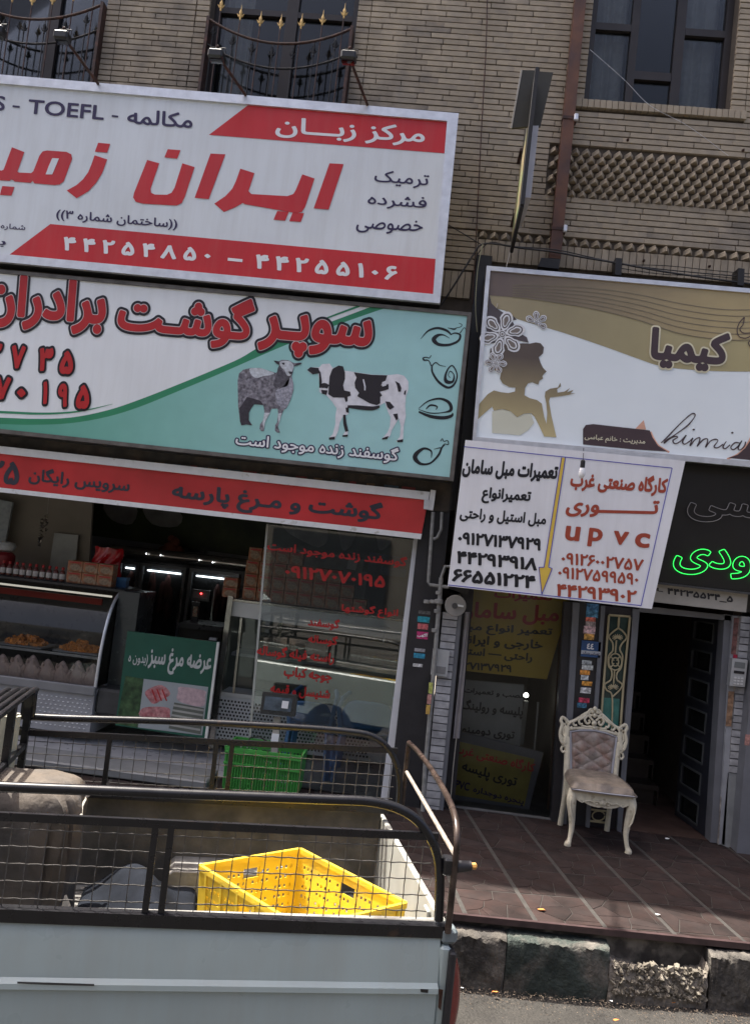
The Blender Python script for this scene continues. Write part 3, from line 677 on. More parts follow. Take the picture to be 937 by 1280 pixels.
# window railings: bars with gilded spear heads and a sagging top rail
finial_prof = [(.0015,-.0),(.006,.004),(.006,.012),(.003,.02),(.011,.035),(.012,.045),(.003,.062),(.0012,.09)]
def finial(mb, p, s=1.):
    mb.lathe([(r*s, z*s*1.2) for r, z in finial_prof], p, 8)
    for sg in (-1,1): mb.tube([(p[0],p[1],p[2]+.022*s),(p[0]+sg*.012*s,p[1],p[2]+.03*s),(p[0]+sg*.024*s,p[1],p[2]+.047*s)], [.0055*s,.0065*s,.0012], 6)
def railing(x0, x1, ztop, sag, label):
    yR = WY-.06; t = thing('window_railing', ((x0+x1)/2, yR, 5.3), label, 'railing', 'railings of the upper windows')
    def zr(x): u = (x-x0)/(x1-x0)*2-1; return ztop-sag*(1-u*u)
    MB().tube([(x0+(x1-x0)*k/16, yR, zr(x0+(x1-x0)*k/16)) for k in range(17)], .011, 8).build('top_rail', M['rust'], t, smooth=True)
    MB().tube([(x0+(x1-x0)*k/16, yR+.02, zr(x0+(x1-x0)*k/16)-.2) for k in range(17)], .009, 8).build('lower_rail', M['black'], t, smooth=True)
    for x in (x0, x1): MB().box(x-.012,x+.012,yR-.012,WY+.03,5.28,ztop+.02).build('end_post', M['rust'], t)
    MB().box(x0,x1,yR-.01,yR+.01,5.28,5.31).build('bottom_rail', M['rust'], t)
    n = 7; bw = (x1-x0)/n
    for k in range(n):
        x = x0+bw*(k+.55); MB().tube([(x,yR,5.3),(x,yR,zr(x)+.12)], .0055, 6).build('bar', M['rust'], t)
        mb = MB(); finial(mb, (x,yR,zr(x)+.12), 1.25); mb.build('spear_head', M['gold'], t, smooth=True)
        x = x0+bw*(k+.15)+.02; MB().tube([(x,yR+.02,5.3),(x,yR+.02,zr(x)-.12)], .0055, 6).build('bar', M['black'], t)
        mb = MB(); finial(mb, (x,yR+.02,zr(x)-.12), 1.3); mb.build('spear_head', M['black'], t, smooth=True)
rzt = PY(133,6,WY-.06).z
railing(wins[0][0]+.02, wins[0][1]-.01, rzt, .17, 'black window railing with gilded spear heads at far left window')
railing(wins[1][0]+.02, wins[1][1]-.02, PY(262,22,WY-.06).z-.01, .17, 'black window railing with gilded spear heads at middle window above red and white sign')

# brown drain pipe
dp = thing('drain_pipe', PY(694,330,WY-.06), 'reddish brown square drain pipe running down the brick wall', 'drain pipe')
pt = PY(731,-60,WY-.05); pbm = PY(693,325,WY-.05); xa = pt.x; xb = pbm.x
mb = MB(); mb.hexa([(xb-.05,WY-.085,pbm.z),(xb+.04,WY-.085,pbm.z),(xb+.04,WY-.01,pbm.z),(xb-.05,WY-.01,pbm.z),(xa-.05,WY-.085,7.85),(xa+.04,WY-.085,7.85),(xa+.04,WY-.01,7.85),(xa-.05,WY-.01,7.85)])
mb.build('pipe', M['pipe'], dp)
for y_ in (150, 288):
    c = PY(711-(y_-150)*.1, y_, WY-.05); MB().box(c.x-.058,c.x+.058,WY-.092,WY+.0,c.z-.012,c.z+.012).build('bracket', M['rust'], dp)
    MB().bbox(c.x+.03,c.x+.062,WY-.11,WY-.08,c.z-.028,c.z+.028).build('clip', M['alu'], dp)

# ================================================================ BIG SIGN (language centre)
Y1 = 5.95
z3_ = zc(0,100,3.123); z4_ = zc(250,120,2.677); zA = zc(0,160,6.247)
sg = thing('language_centre_sign', PY(250,330,Y1), 'big white and red sign for a language centre with aluminium frame', 'sign')
def ext(a, b, x): t = (x-a[0])/(b[0]-a[0]); return (x, a[1]+(b[1]-a[1])*t)
TR, BR_ = (573,141.5), (549.5,379); TL, BL_ = ext((0,93),TR,-170), ext((0,327),BR_,-170)
iTR, iBR = (558.5,151), (541,367.5); iTL, iBL = ext((0,104),iTR,-160), ext((0,317),iBR,-160)
slab('backing_box', [TL,TR,BR_,BL_], Y1+.012, .15, M['dgrey'], sg)
slab('sign_face', [iTL,iTR,iBR,iBL], Y1, .01, M['white'], sg)
frame4('frame_rail', [TL,TR,BR_,BL_], [iTL,iTR,iBR,iBL], Y1, .02, M['alu'], sg, .02)
print_poly('red_band', [(311.6,131.2-1),(iTR[0],iTR[1]),(555.7,191.7),(261.2,168.6)], Y1-.002, M['red'], sg)
print_poly('red_band', [(63.2,280),(544,323.6),(iBR[0],iBR[1]),(11.2,319)], Y1-.002, M['red'], sg)
LW = [(0, M['lett'], .004)]; LN = [(0, M['navy'], .004)]
def tx(s, zf, BL, BR, h, sc, Y, lay, par, **k):
    a, b = zf([BL, BR]); return text(s, a, b, h/sc, Y, lay, par, **k)
tx('مرکز زبـــان', z4_, (250,138), (748,172), 70, 2.677, Y1, LW, sg, bold=.022)
tx('TOEFL', z3_, (108,131), (405,157), 57, 3.123, Y1, LN, sg, bold=.018)
tx('S', z3_, (-22,117), (18,121), 57, 3.123, Y1, LN, sg, bold=.018)
tx('مکالمه', z3_, (495,170), (750,190), 60, 3.123, Y1, LN, sg, bold=.022)
mb = MB(); [stroke(mb, z3_(q), Y1-.004, width=2.4, sm=False) for q in ([(437,140),(462,143)],[(50,102),(78,105)])]; mb.build('dash', M['navy'], sg)
tx('ترمیک', z4_, (580,298), (762,312), 52, 2.677, Y1, LN, sg, bold=.012)
tx('فشرده', z4_, (558,372), (755,387), 48, 2.677, Y1, LN, sg, bold=.012)
tx('خصوصی', z4_, (520,456), (742,468), 50, 2.677, Y1, LN, sg, bold=.012)
tx('((ساختمان شماره ۳))', z3_, (218,548), (690,588), 44, 3.123, Y1, LN, sg, bold=.02, res=2.2)
tx('شماره', zA, (5,795), (197,810), 54, 6.247, Y1, LN, sg, bold=.012, res=2.5)
tx('با', zA, (-60,922), (45,930), 70, 6.247, Y1, LN, sg, bold=.015, res=2)
tx('۴۴۲۵۵۱۰۶', z4_, (183,577), (657,618), 48, 2.677, Y1, LW, sg, bold=.038, spacing=1.45)
tx('۴۴۲۵۴۸۵۰', z3_, (245,665), (820,712), 54, 3.123, Y1, LW, sg, bold=.038, spacing=1.5)
mb = MB(); stroke(mb, z4_([(93,546),(142,551)]), Y1-.004, width=3.6, sm=False); mb.build('dash', M['lett'], sg)
big = [z4_([(433,225),(480,228),(430,380),(380,376)]),
 z4_([(135,243),(182,258),(162,318),(172,328),(292,335),(312,328),(320,315),(342,262),(383,276),(351,372),(340,388),(322,392),(150,362),(143,358),(118,372),(80,388),(48,360),(85,335),(108,310),(120,285)]),
 z4_([(258,385),(297,387),(285,417),(246,414)]), z4_([(310,390),(348,392),(337,421),(298,419)]),
 z3_([(822,287),(880,290),(815,465),(760,460)]),
 z4_([(30,192),(84,196),(28,346),(-28,342)])[:0],
 z3_([(575,312),(622,325),(588,425),(590,440),(605,447),(652,448),(670,440),(682,420),(712,325),(760,340),(722,455),(710,480),(690,490),(560,483),(530,475),(520,458),(524,440)]),
 z3_([(655,270),(705,274),(692,307),(642,302)]),
 zA([(740,213),(838,245),(800,350),(750,430),(690,495),(600,548),(522,488),(600,445),(650,400),(690,345),(715,285)]),
 zA([(768,115),(862,124),(838,192),(742,185)]),
 zA([(95,150),(192,188),(138,340),(150,348),(245,352),(262,338),(310,215),(335,182),(370,175),(520,186),(558,205),(565,240),(500,415),(470,440),(430,446),(270,432),(258,412),(240,428),(118,418),(92,400),(78,412),(-200,398),(-230,380),(-180,190),(-110,200),(-160,320),(15,332),(30,325)]),
 zA([(20,453),(115,460),(92,528),(0,522)]), zA([(-100,445),(-8,450),(-28,518),(-122,512)])]
for p in big:
    if len(p): mb = MB(); mb.sheet(atY(p, Y1-.004)); mb.build('headline_letter', M['red'], sg, recalc=False)
print_poly('letter_counter', zA([(410,235),(462,238),(410,362),(358,362),(385,290)]), Y1-.006, M['white'], sg)

# floodlights on arms over the sign
def flood(px, py, fx, fy, label):
    """lamp head pixel, foot pixel"""
    YL = Y1-.42; h = PY(px, py, YL); f = PY(fx, fy, Y1-.02); t = thing('flood_light', f, label, 'flood light', 'flood lights over the big sign')
    MB().tube([f, f+(h-f)*.97], .011, 8).build('arm', M['rust'], t, smooth=True)
    mb = MB(); mb.bbox(h.x-.055,h.x+.055,h.y-.05,h.y+.04,h.z-.045,h.z+.02,.012); mb.build('housing', M['lamp'], t)
    MB().box(h.x-.045,h.x+.045,h.y-.02,h.y+.035,h.z-.05,h.z-.046).build('lens', M['glassw'], t)
    MB().tube([(h.x-.06,h.y,h.z-.01),(h.x-.06,h.y,h.z+.05),(h.x+.06,h.y,h.z+.05),(h.x+.06,h.y,h.z-.01)], .004, 6).build('yoke', M['black'], t)
    MB().lathe([(.006,0),(.012,.005),(.012,.014),(.004,.02)], (h.x,h.y,h.z+.05), 8).build('bolt', M['rust'], t)
flood(79,45,123,105,'black flood light on rusty arm in front of far left window')
flood(271,68,307,119,'black flood light on rusty arm at the left jamb of middle window')
flood(436,70,459,131,'black flood light on rusty arm at the right jamb of middle window')
flood(-2,38,-40,92,'black flood light cut by the left edge of the picture')

# ================================================================ TEAL BUTCHER SIGN
Y2 = 6.0
z5_ = zc(0,330,2.839); z6_ = zc(280,370,2.928)
tg = thing('butcher_sign', PY(280,560,Y2), 'teal and white butcher sign printed with a sheep and a cow', 'sign')
o4 = [ext((0,336.5),(589,390.5),-170),(589,390.5),(566.5,601.5),ext((0,541),(566.5,601.5),-170)]
i4 = [ext((0,341),(584,394),-165),(583.5,394.5),(561.5,596.5),ext((0,536),(561.5,596.5),-165)]
slab('sign_box', o4, Y2+.012, .2, M['dgrey'], tg); slab('sign_face', i4, Y2, .01, mat('butcher_white_print', (.78,.8,.82), .36, var=.05, vs=1.4, streak=.1), tg)
frame4('frame_rail', o4, i4, Y2, .02, mat('grimy_frame', (.13,.12,.11), .5, metal=.4, var=.3, vs=12), tg, .015)
xo = WM[tg].translation.x; zo = WM[tg].translation.z
teal = grad('teal_print', (.09,.34,.24), (.36,.62,.62), 0, -1.7, .9)
up = [(-165,516),(0,522),(42,523.5),(88,522),(134,513),(176,499),(225,479.7),(268,462),(300,448),(331,431),(403,406),(462,384)]
lo_ = [(-165,524),(0,530),(42,531),(88,529),(134,521),(176,508),(225,488),(268,470),(300,456),(348,435),(410,410),(481,385)]
upS = smooth_pts(up, 4, False); loS = smooth_pts(lo_, 4, False)
print_poly('green_stripe', list(upS)+list(loS[::-1]), Y2-.002, M['green'], tg)
print_poly('teal_field', list(loS)+[(i4[1][0],i4[1][1]), i4[2], i4[3]], Y2-.002, teal, tg)
mb = MB(); stroke(mb, [(-160,508,3),(0,515,3),(55,517,2.6),(100,514,1.8),(141,505,.4)], Y2-.003); stroke(mb, [(382,408,.6),(415,395,2),(449,382.5,2.4)], Y2-.003); mb.build('thin_green_stripe', M['green'], tg, recalc=False)
TL3 = [(4.2, M['inkblack'], .005), (1.1, M['mline'], .007), (.2, M['reddeep'], .009)]
text('سوپـر', (316,446), (465,459), 62, Y2, TL3, tg, bold=.035)
text('گوشـت', (140,428), (317,443.5), 73, Y2, TL3, tg, bold=.035)
text('برادران', (-27,411.4), (133,425.3), 76, Y2, TL3, tg, bold=.04)
ND = [(3.2, M['inkblack'], .005), (.1, M['reddeep'], .009)]
tx('۳', z5_, (125,388), (192,390), 100, 2.839, Y2, ND, tg, bold=.05); tx('۵', z5_, (200,398), (265,401), 100, 2.839, Y2, ND, tg, bold=.05)
tx('۷', z5_, (26,378), (93,382), 100, 2.839, Y2, ND, tg, bold=.05); tx('۲', z5_, (-50,370), (10,374), 100, 2.839, Y2, ND, tg, bold=.05)
tx('۵', z5_, (258,521), (322,524), 102, 2.839, Y2, ND, tg, bold=.05); tx('۹', z5_, (192,514), (245,517), 100, 2.839, Y2, ND, tg, bold=.05)
tx('۱', z5_, (138,505), (174,507), 98, 2.839, Y2, ND, tg, bold=.05); tx('۰', z5_, (50,480), (98,483), 48, 2.839, Y2, ND, tg, bold=.05)
tx('۷', z5_, (-30,488), (41,491), 98, 2.839, Y2, ND, tg, bold=.05)
text('گوسفند زنده موجود است', (292,561), (498,582), 23.5, Y2, [(1.5, M['navy'], .005), (.0, M['lett'], .008)], tg, bold=.02, res=2.4)
# sheep print
zs_ = zc(290,435,8.518)
w_mid = mat('sheep_print_grey', (.23,.22,.25), .5, var=.5, vs=45, col2=(.09,.08,.1)); w_lt = mat('sheep_print_light', (.5,.53,.57), .5, var=.25, vs=60); w_dk = mat('sheep_print_dark', (.035,.03,.04), .5, var=.4, vs=40)
w_ch = mat('sheep_print_chest', (.3,.3,.35), .5, var=.45, vs=60)
sheep = [(445,135),(500,140),(530,125),(600,130),(660,160),(735,155),(745,165),(690,185),(655,200),(650,250),(635,300),(650,370),(655,450),(620,560),(580,640),(550,660),(525,720),(500,800),(490,840),(512,900),(480,900),(457,880),(460,820),(480,790),(490,700),(485,645),(420,645),(405,690),(375,740),(350,790),(340,885),(310,885),(293,860),(300,810),(330,770),(345,690),(335,610),(270,600),(235,600),(200,650),(180,690),(180,770),(218,825),(150,815),(100,825),(85,780),(75,700),(65,620),(62,480),(60,350),(75,270),(120,230),(200,212),(300,212),(400,245),(470,265),(495,230),(500,180),(465,160)]
o = print_poly('sheep_picture', zs_(sheep), Y2-.004, w_mid, tg)
print_poly('back_highlight', zs_([(185,225),(240,213),(320,218),(400,248),(450,268),(400,290),(330,300),(260,320),(210,290)]), Y2-.006, w_lt, o, 3)
print_poly('chest', zs_([(600,330),(645,340),(652,450),(615,560),(575,635),(520,630),(470,560),(470,450),(540,420)]), Y2-.006, w_ch, o, 3)
print_poly('rear_legs', zs_([(160,520),(300,560),(335,605),(235,598),(200,650),(180,690),(180,770),(215,822),(150,812),(100,822),(85,780),(78,640),(110,600)]), Y2-.006, w_dk, o)
print_poly('neck_shade', zs_([(500,190),(560,270),(610,310),(590,400),(520,420),(440,400),(470,300)]), Y2-.006, mat('sheep_print_neck', (.08,.075,.09), .5, var=.5, vs=60), o, 3)
print_poly('face', zs_([(510,150),(560,135),(620,145),(655,190),(640,250),(620,295),(585,290),(560,240),(520,200)]), Y2-.008, w_lt, o, 3)
mb = MB(); mb.sheet(atY(smooth_pts(zs_([(445,135),(495,145),(505,175),(480,170)]),3), Y2-.009)); mb.sheet(atY(smooth_pts(zs_([(660,190),(700,160),(740,162),(700,185)]),3), Y2-.009)); mb.sheet(atY(smooth_pts(zs_([(600,250),(640,255),(620,280)]),3), Y2-.01)); mb.sheet(atY(smooth_pts(zs_([(530,160),(560,160),(550,180)]),3), Y2-.01)); mb.build('ears_and_muzzle', w_dk, o, recalc=False)
print_poly('front_leg', zs_([(345,690),(405,690),(375,740),(350,790),(338,860),(325,800)]), Y2-.006, w_lt, o); print_poly('front_leg', zs_([(490,700),(530,690),(505,790),(490,800)]), Y2-.006, w_lt, o)
# cow print
zk_ = zc(375,440,6.247)
cw = mat('cow_print_white', (.68,.68,.72), .5, var=.12, vs=20); ck = mat('cow_print_black', (.018,.014,.018), .5, var=.2)
cow = [(60,130),(90,118),(150,120),(170,95),(230,90),(255,125),(300,105),(335,115),(345,145),(420,155),(560,175),(680,180),(760,172),(810,185),(845,230),(845,290),(825,350),(820,420),(825,500),(808,580),(805,650),(802,700),(760,705),(752,695),(778,660),(785,580),(770,520),(745,560),(715,610),(700,660),(660,685),(635,680),(680,630),(700,580),(705,510),(690,480),(660,395),(600,430),(560,440),(420,425),(375,420),(380,480),(350,500),(355,560),(375,620),(370,655),(330,662),(350,620),(345,550),(335,500),(310,550),(300,610),(270,680),(225,685),(225,670),(255,640),(275,560),(275,500),(285,440),(250,390),(210,340),(170,325),(150,310),(150,250),(145,190),(140,160),(90,172),(62,150)]
o = print_poly('cow_picture', zk_(cow), Y2-.004, cw, tg)
mb = MB()
for q in ([(55,140),(80,118),(145,125),(150,165),(100,175)], [(255,130),(300,105),(335,112),(350,160),(350,210),(335,260),(345,300),(390,310),(395,340),(370,350),(370,385),(355,390),(345,355),(260,355),(220,330),(225,250),(230,190),(245,150)],
          [(420,158),(560,178),(680,182),(665,225),(640,240),(630,262),(690,250),(690,290),(660,300),(620,310),(640,340),(625,350),(625,400),(600,415),(540,400),(490,370),(445,345),(460,320),(430,280),(425,240),(440,200)],
          [(740,225),(775,245),(790,280),(785,310),(765,310),(755,260)], [(828,295),(820,335),(808,330),(815,305)], [(665,385),(700,390),(735,430),(700,450),(680,430)], [(725,485),(760,480),(765,520),(750,535)],
          [(148,140),(160,160),(170,230),(165,280),(150,280)], [(165,295),(215,300),(205,335),(170,325)], [(355,435),(380,432),(380,475),(360,470)], [(225,668),(272,660),(270,683),(225,685)], [(330,650),(372,645),(370,660),(330,662)], [(640,672),(690,655),(680,680),(640,684)], [(755,690),(803,680),(802,703),(760,705)]):
    mb = MB(); mb.sheet(atY(zk_(q), Y2-.006)); mb.build('black_patch', ck, o, recalc=False)
mb = MB(); stroke(mb, zk_([(165,268,5),(190,260,6),(220,272,5)]), Y2-.006); stroke(mb, zk_([(370,425,3),(450,432,5),(560,440,5),(620,425,3)]), Y2-.006); stroke(mb, zk_([(345,490,3),(350,560,4),(365,620,4)]), Y2-.006)
mb.build('black_line', ck, o, recalc=False)
mb = MB(); mb.sheet(atY(zk_([(488,215),(498,212),(512,270),(510,300),(500,300),(500,270)]), Y2-.008)); mb.sheet(atY(zk_([(640,235),(668,225),(672,262),(640,270)]), Y2-.008)); mb.build('white_gap', cw, o, recalc=False)
# meat cut emblems
zm_ = zc(505,390,6.095)
def emblem(strs):
    mb = MB()
    for q in strs: stroke(mb, [(a[0], a[1], a[2]/6.095) for a in zm_(q)], Y2-.004)
    mb.build('meat_emblem', M['inkblack'], tg, recalc=False)
emblem([[(125,205,2),(180,145,12),(250,122,17),(320,140,18),(355,170,10)],[(345,200,3),(300,175,9),(255,178,22),(225,210,34),(260,246,24),(340,250,19),(410,220,17),(425,175,15),(385,160,10),(350,175,6)],[(330,120,3),(380,130,12),(400,120,5),(430,112,5),(438,95,5),(415,85,4)],[(425,160,8),(445,130,5),(460,120,4),(475,150,4)]])
emblem([[(210,410,10),(215,460,14),(260,530,18),(330,575,18),(380,550,14),(402,480,10),(370,410,10),(335,430,10),(312,490,18),(322,530,28),(368,530,18),(378,480,8),(350,450,6),(335,480,5),(350,500,5)],[(205,410,8),(185,370,8),(150,365,12),(145,350,10),(170,345,8),(190,350,6),(205,330,6)],[(210,410,8),(240,385,8),(270,405,6),(315,415,4)]])
emblem([[(110,735,4),(180,680,10),(270,660,16),(340,690,24),(355,745,24),(300,765,8),(200,770,8),(110,742,4)],[(110,760,14),(200,795,24),(300,806,26),(360,790,22),(368,768,6)],[(165,740,6),(200,710,14),(250,720,10),(240,745,4)]])
emblem([[(205,1110,4),(205,1060,12),(150,1040,18),(92,1080,32),(85,1120,34),(130,1158,20),(200,1150,14),(260,1090,16),(285,1035,12),(310,1010,6)],[(225,1045,3),(270,1035,8),(285,1040,8)],[(285,1030,5),(305,1005,5),(335,1010,7),(330,980,7),(300,985,6),(290,965,6),(275,985,6)]])

# dark lintel band with faded pictures between teal sign and red fascia
lb = thing('lintel_band', PY(270,570,6.22), 'dark grimy panel band with faded food pictures under the teal sign', 'panel')
slab('panel', [(-165,530),(566,590),(560,640),(-165,562)], 6.22, .08, mat('grimy_dark_panel', (.035,.03,.026), .6, var=.5, vs=9, col2=(.07,.05,.035)), lb)
cols = [mat('faded_blue_picture', (.05,.08,.11), .5, var=.5, vs=30), mat('faded_red_picture', (.2,.03,.03), .5, var=.5, vs=25), mat('faded_brown_picture', (.16,.09,.04), .5, var=.6, vs=30)]
rnd = random.Random(4)
for k in range(17):
    x = 150+k*22; y = 558+(x)*.1068*.93; w_ = rnd.uniform(8,19)
    print_poly('faded_picture', [(x,y),(x+w_,y+w_*.1),(x+w_-1,y+w_*.1+11),(x-1,y+11)], 6.215, cols[k % 3], lb)
# roller awning box / red fascia
Y3 = 6.16
fa = thing('red_fascia', PY(260,640,Y3), 'long red fascia strip with dark lettering between white rails over butcher shop', 'fascia')
f_t = [ext((0,566.5),(535,624.5),-165),(535,624.5),(526.5,667.8),ext((0,609.6),(526.5,667.8),-165)]
slab('face', f_t, Y3, .03, M['fasc'], fa)
slab('top_rail', [ext((0,557.5),(537,615),-170),(537,615),(535,625),ext((0,566.7),(535,625),-170)], Y3-.03, .07, M['wbar'], fa)
slab('bottom_rail', [ext((0,609.4),(527,667.4),-170),(527,667.4),(525.6,674),ext((0,615),(525.6,674),-170)], Y3-.02, .05, M['wbar'], fa)
slab('end_bracket', [(538,612),(544.5,613),(541,638),(534,637)], Y3-.02, .05, M['wbar'], fa); slab('end_bearing', [(530,624),(537,625),(535,637),(529,636)], Y3-.035, .05, M['alu'], fa)
LF = [(0, M['fink'], .003)]
text('گوشت و مـرغ پارسه', (213,631), (476,659.5), 31, Y3, LF, fa, bold=.035, lean=(.115,-1))
text('سرویس رایگان', (35,605), (161,619), 22, Y3, LF, fa, bold=.03, lean=(.13,-1)); text('۲۵', (-16,603), (23,607), 29, Y3, LF, fa, bold=.035, lean=(.13,-1))

# ================================================================ BEAUTY SALON SIGN
Y4 = 6.0
zk = zc(590,330,2.7); zw = zc(590,370,6.693); zt = zc(720,490,4.318); zn = zc(790,380,6.374)
kg = thing('salon_sign', PY(760,560,Y4), 'gold and white beauty salon sign with silhouette of a woman blowing a kiss', 'sign')
o4 = [(608,332),ext((608,332),(937,360.5),1120),ext((590,552),(937,583.7),1100),(590,552)]
i4 = [(612.5,338),ext((612.5,338),(937,366),1115),ext((595,546),(937,576.5),1096),(595,546)]
slab('sign_box', o4, Y4+.012, .2, M['dgrey'], kg)
slab('sign_face', i4, Y4, .01, mat('pale_blue_white_print', (.84,.9,.92), .35, var=.03, vs=2), kg)
frame4('frame_rail', o4, i4, Y4, .02, M['alu'], kg, .018)
xk = WM[kg].translation.x
goldp = grad('gold_field_print', (.33,.28,.17), (.43,.37,.19), 0, -.9, .9)
mauve = grad('mauve_swoosh_print', (.15,.115,.1), (.44,.35,.18), 0, -.9, .75)
bot = smooth_pts([(606,384),(630,388),(645.6,398.5),(701,415),(756.7,433.7),(797.4,448.5),(827,457.8),(871.5,462.6),(937,464.4),(1100,462)], 4, False)
print_poly('gold_field', [i4[0], i4[1]]+list(bot[::-1]), Y4-.002, goldp, kg)
mid = smooth_pts([(610,369),(664,373.7),(738,385.5),(797,400),(850,417),(905,424.5),(937,424),(1110,415)], 4, False)
print_poly('mauve_swoosh', [i4[0], i4[1]]+list(mid[::-1]), Y4-.004, mauve, kg)
mb = MB()
for k in range(6):
    c = [(x, y-k*7.5*(.3+.7*min(1, max(0, (x-610)/240)))) for x, y in [(640,371),(664,373.7),(738,385.5),(797,400),(850,417),(905,424.5),(960,424),(1110,415)]]
    c = [p for p in c if p[1] > ext((612,338),(937,366),p[0])[1]+2]
    if len(c) > 2: stroke(mb, c, Y4-.006, width=1.0)
mb.build('swoosh_line', mat('swoosh_line_print', (.2,.17,.11), .4), kg, recalc=False)
tx('کیمیا', zn, (113,512), (762,565), 345, 6.374, Y4, [(2.0, M['cream'], .007), (0, M['brown'], .009)], kg, bold=.05, lean=(.1,-1))
# woman
wz = [p for p in [(150,440),(140,520),(150,580),(180,620),(240,640),(230,690),(250,730),(310,762),(360,765),(355,800),(300,812),(240,805),(180,790),(130,820),(60,900),(25,960),(25,1050),(90,990),(165,925),(180,960),(250,945),(320,965),(375,1015),(430,985),(490,980),(520,1010),(560,1090),(600,1175),(703,1182),(690,1130),(660,1000),(640,880),(650,848),(720,840),(800,828),(865,812),(820,815),(845,785),(790,805),(815,770),(770,800),(712,808),(708,780),(740,755),(735,725),(715,765),(650,775),(610,800),(605,840),(618,900),(625,980),(620,1070),(600,1010),(580,900),(540,870),(480,855),(435,830),(440,770),(465,730),(500,720),(550,742),(560,710),(590,690),(585,670),(600,650),(620,632),(590,600),(570,560),(555,512),(590,480),(598,430),(570,395),(530,388),(480,398),(420,395),(330,405),(240,400)]]
wgrad = grad('silhouette_print', (.55,.46,.24), (.11,.085,.07), 2, .0, .62)
print_poly('woman_silhouette', zw(wz), Y4-.004, wgrad, kg)
print_poly('dress', zw([(165,965),(250,948),(320,968),(375,1018),(430,990),(488,984),(515,1060),(470,1120),(400,1165),(165,1145)]), Y4-.003, mat('dress_print', (.62,.62,.5), .4, var=.03), kg)
print_poly('feather', zw([(140,-20),(160,60),(200,100),(260,140),(350,175),(372,200),(330,200),(380,300),(455,345),(470,390),(390,372),(300,372),(130,400),(115,250),(128,100)]), Y4-.005, mat('feather_print', (.085,.07,.075), .4), kg)
def flower(cx, cy, R, base, lay=.007, petals=6):
    mats = [M['lett'], mat('flower_dark_print', (.1,.085,.08), .4), M['lett'], mat('flower_mid_print', (.2,.17,.15), .4)]
    for q, (a, wd, m) in enumerate([(1,.27,mats[0]),(.86,.2,mats[1]),(.72,.15,mats[2]),(.55,.09,mats[3])]):
        mb = MB()
        for k in range(petals):
            an = base+k*2*math.pi/6; pts = []
            for s in range(18):
                th = 2*math.pi*s/18; u = .58+.42*a*math.cos(th)*(.9 if q else 1); v = wd*math.sin(th)*(1.1 if math.cos(th) > 0 else .8)
                pts.append((cx+R*(u*math.cos(an)-v*math.sin(an)), cy+R*(u*math.sin(an)+v*math.cos(an))))
            mb.sheet(atY(zw(pts), Y4-lay-.0015*q))
        mb.sheet(atY(zw([(cx+R*(.17-.04*q)*math.cos(t*.4), cy+R*(.17-.04*q)*math.sin(t*.4)) for t in range(16)]), Y4-lay-.0015*q-.0007))
        mb.build('flower_print', m, kg, recalc=False)
flower(250,318,195,-.25); flower(195,560,95,.1,.008); flower(535,222,98,-1.6-1.05*1.0,.006,4)
pt_ = zt([(35,283),(35,200),(50,178),(90,173),(395,207),(410,245),(440,290),(492,322),(300,309)])
print_poly('dark_tag', pt_, Y4-.004, M['brown'], kg); print_poly('peach_triangle', zt([(318,198),(362,152),(375,203)]), Y4-.003, M['orange'], kg)
mb = MB(); stroke(mb, zt([(400,215),(415,250),(445,292),(500,325)]), Y4-.0035, width=2.4); stroke(mb, zt([(812,362),(868,338),(905,302),(935,258),(960,190)]), Y4-.0035, width=2.4); mb.build('peach_edge', M['orange'], kg, recalc=False)
print_poly('dark_tag', zt([(818,356),(870,338),(910,302),(937,262),(975,190),(1200,210),(1200,392)]), Y4-.004, M['brown'], kg)
tx('مدیریت : خانم عباسی', zt, (42,265), (368,293), 40, 4.318, Y4, [(0, M['cream'], .007)], kg, bold=.012, res=2.6)
ks = [[(455,275),(485,248),(560,170),(615,122),(637,118),(636,135),(600,180),(535,228),(482,262),(474,276),(500,255),(528,240),(546,244),(520,262),(532,279),(560,266),(592,233)],
      [(592,233),(572,268),(584,281),(612,264),(628,248)],[(628,248),(612,290),(640,256),(664,247),(662,268),(650,294),(680,260),(704,252),(706,270),(696,298),(722,265),(750,255),(762,264),(742,294),(760,301),(790,282)],
      [(808,266),(790,295),(802,306),(828,285)],[(884,276),(855,274),(832,298),(846,311),(872,292),(892,262),(872,300),(882,313),(905,292),(912,268)]]
mb = MB()
for q in ks:
    n = len(q); stroke(mb, [(a[0], a[1], .9+.9*abs(math.sin(i*1.3))) for i, a in enumerate(zt(q))], Y4-.005)
for c in ((632,203),(840,220)): mb.sheet(atY(zt([(c[0]+7*math.cos(t), c[1]+5*math.sin(t)) for t in [k*.7 for k in range(9)]]), Y4-.005))
mb.build('script_lettering', M['brown'], kg, recalc=False)
mb = MB(); stroke(mb, zn([(890,105),(850,150),(832,210),(850,260),(900,272),(940,255)]), Y4-.008, width=1.2); stroke(mb, zn([(890,105),(880,160),(855,200),(880,230),(940,230)]), Y4-.008, width=1.2); stroke(mb, zn([(940,290),(922,310),(940,345)]), Y4-.008, width=1.2)
mb.build('script_outline', M['brown'], kg, recalc=False)

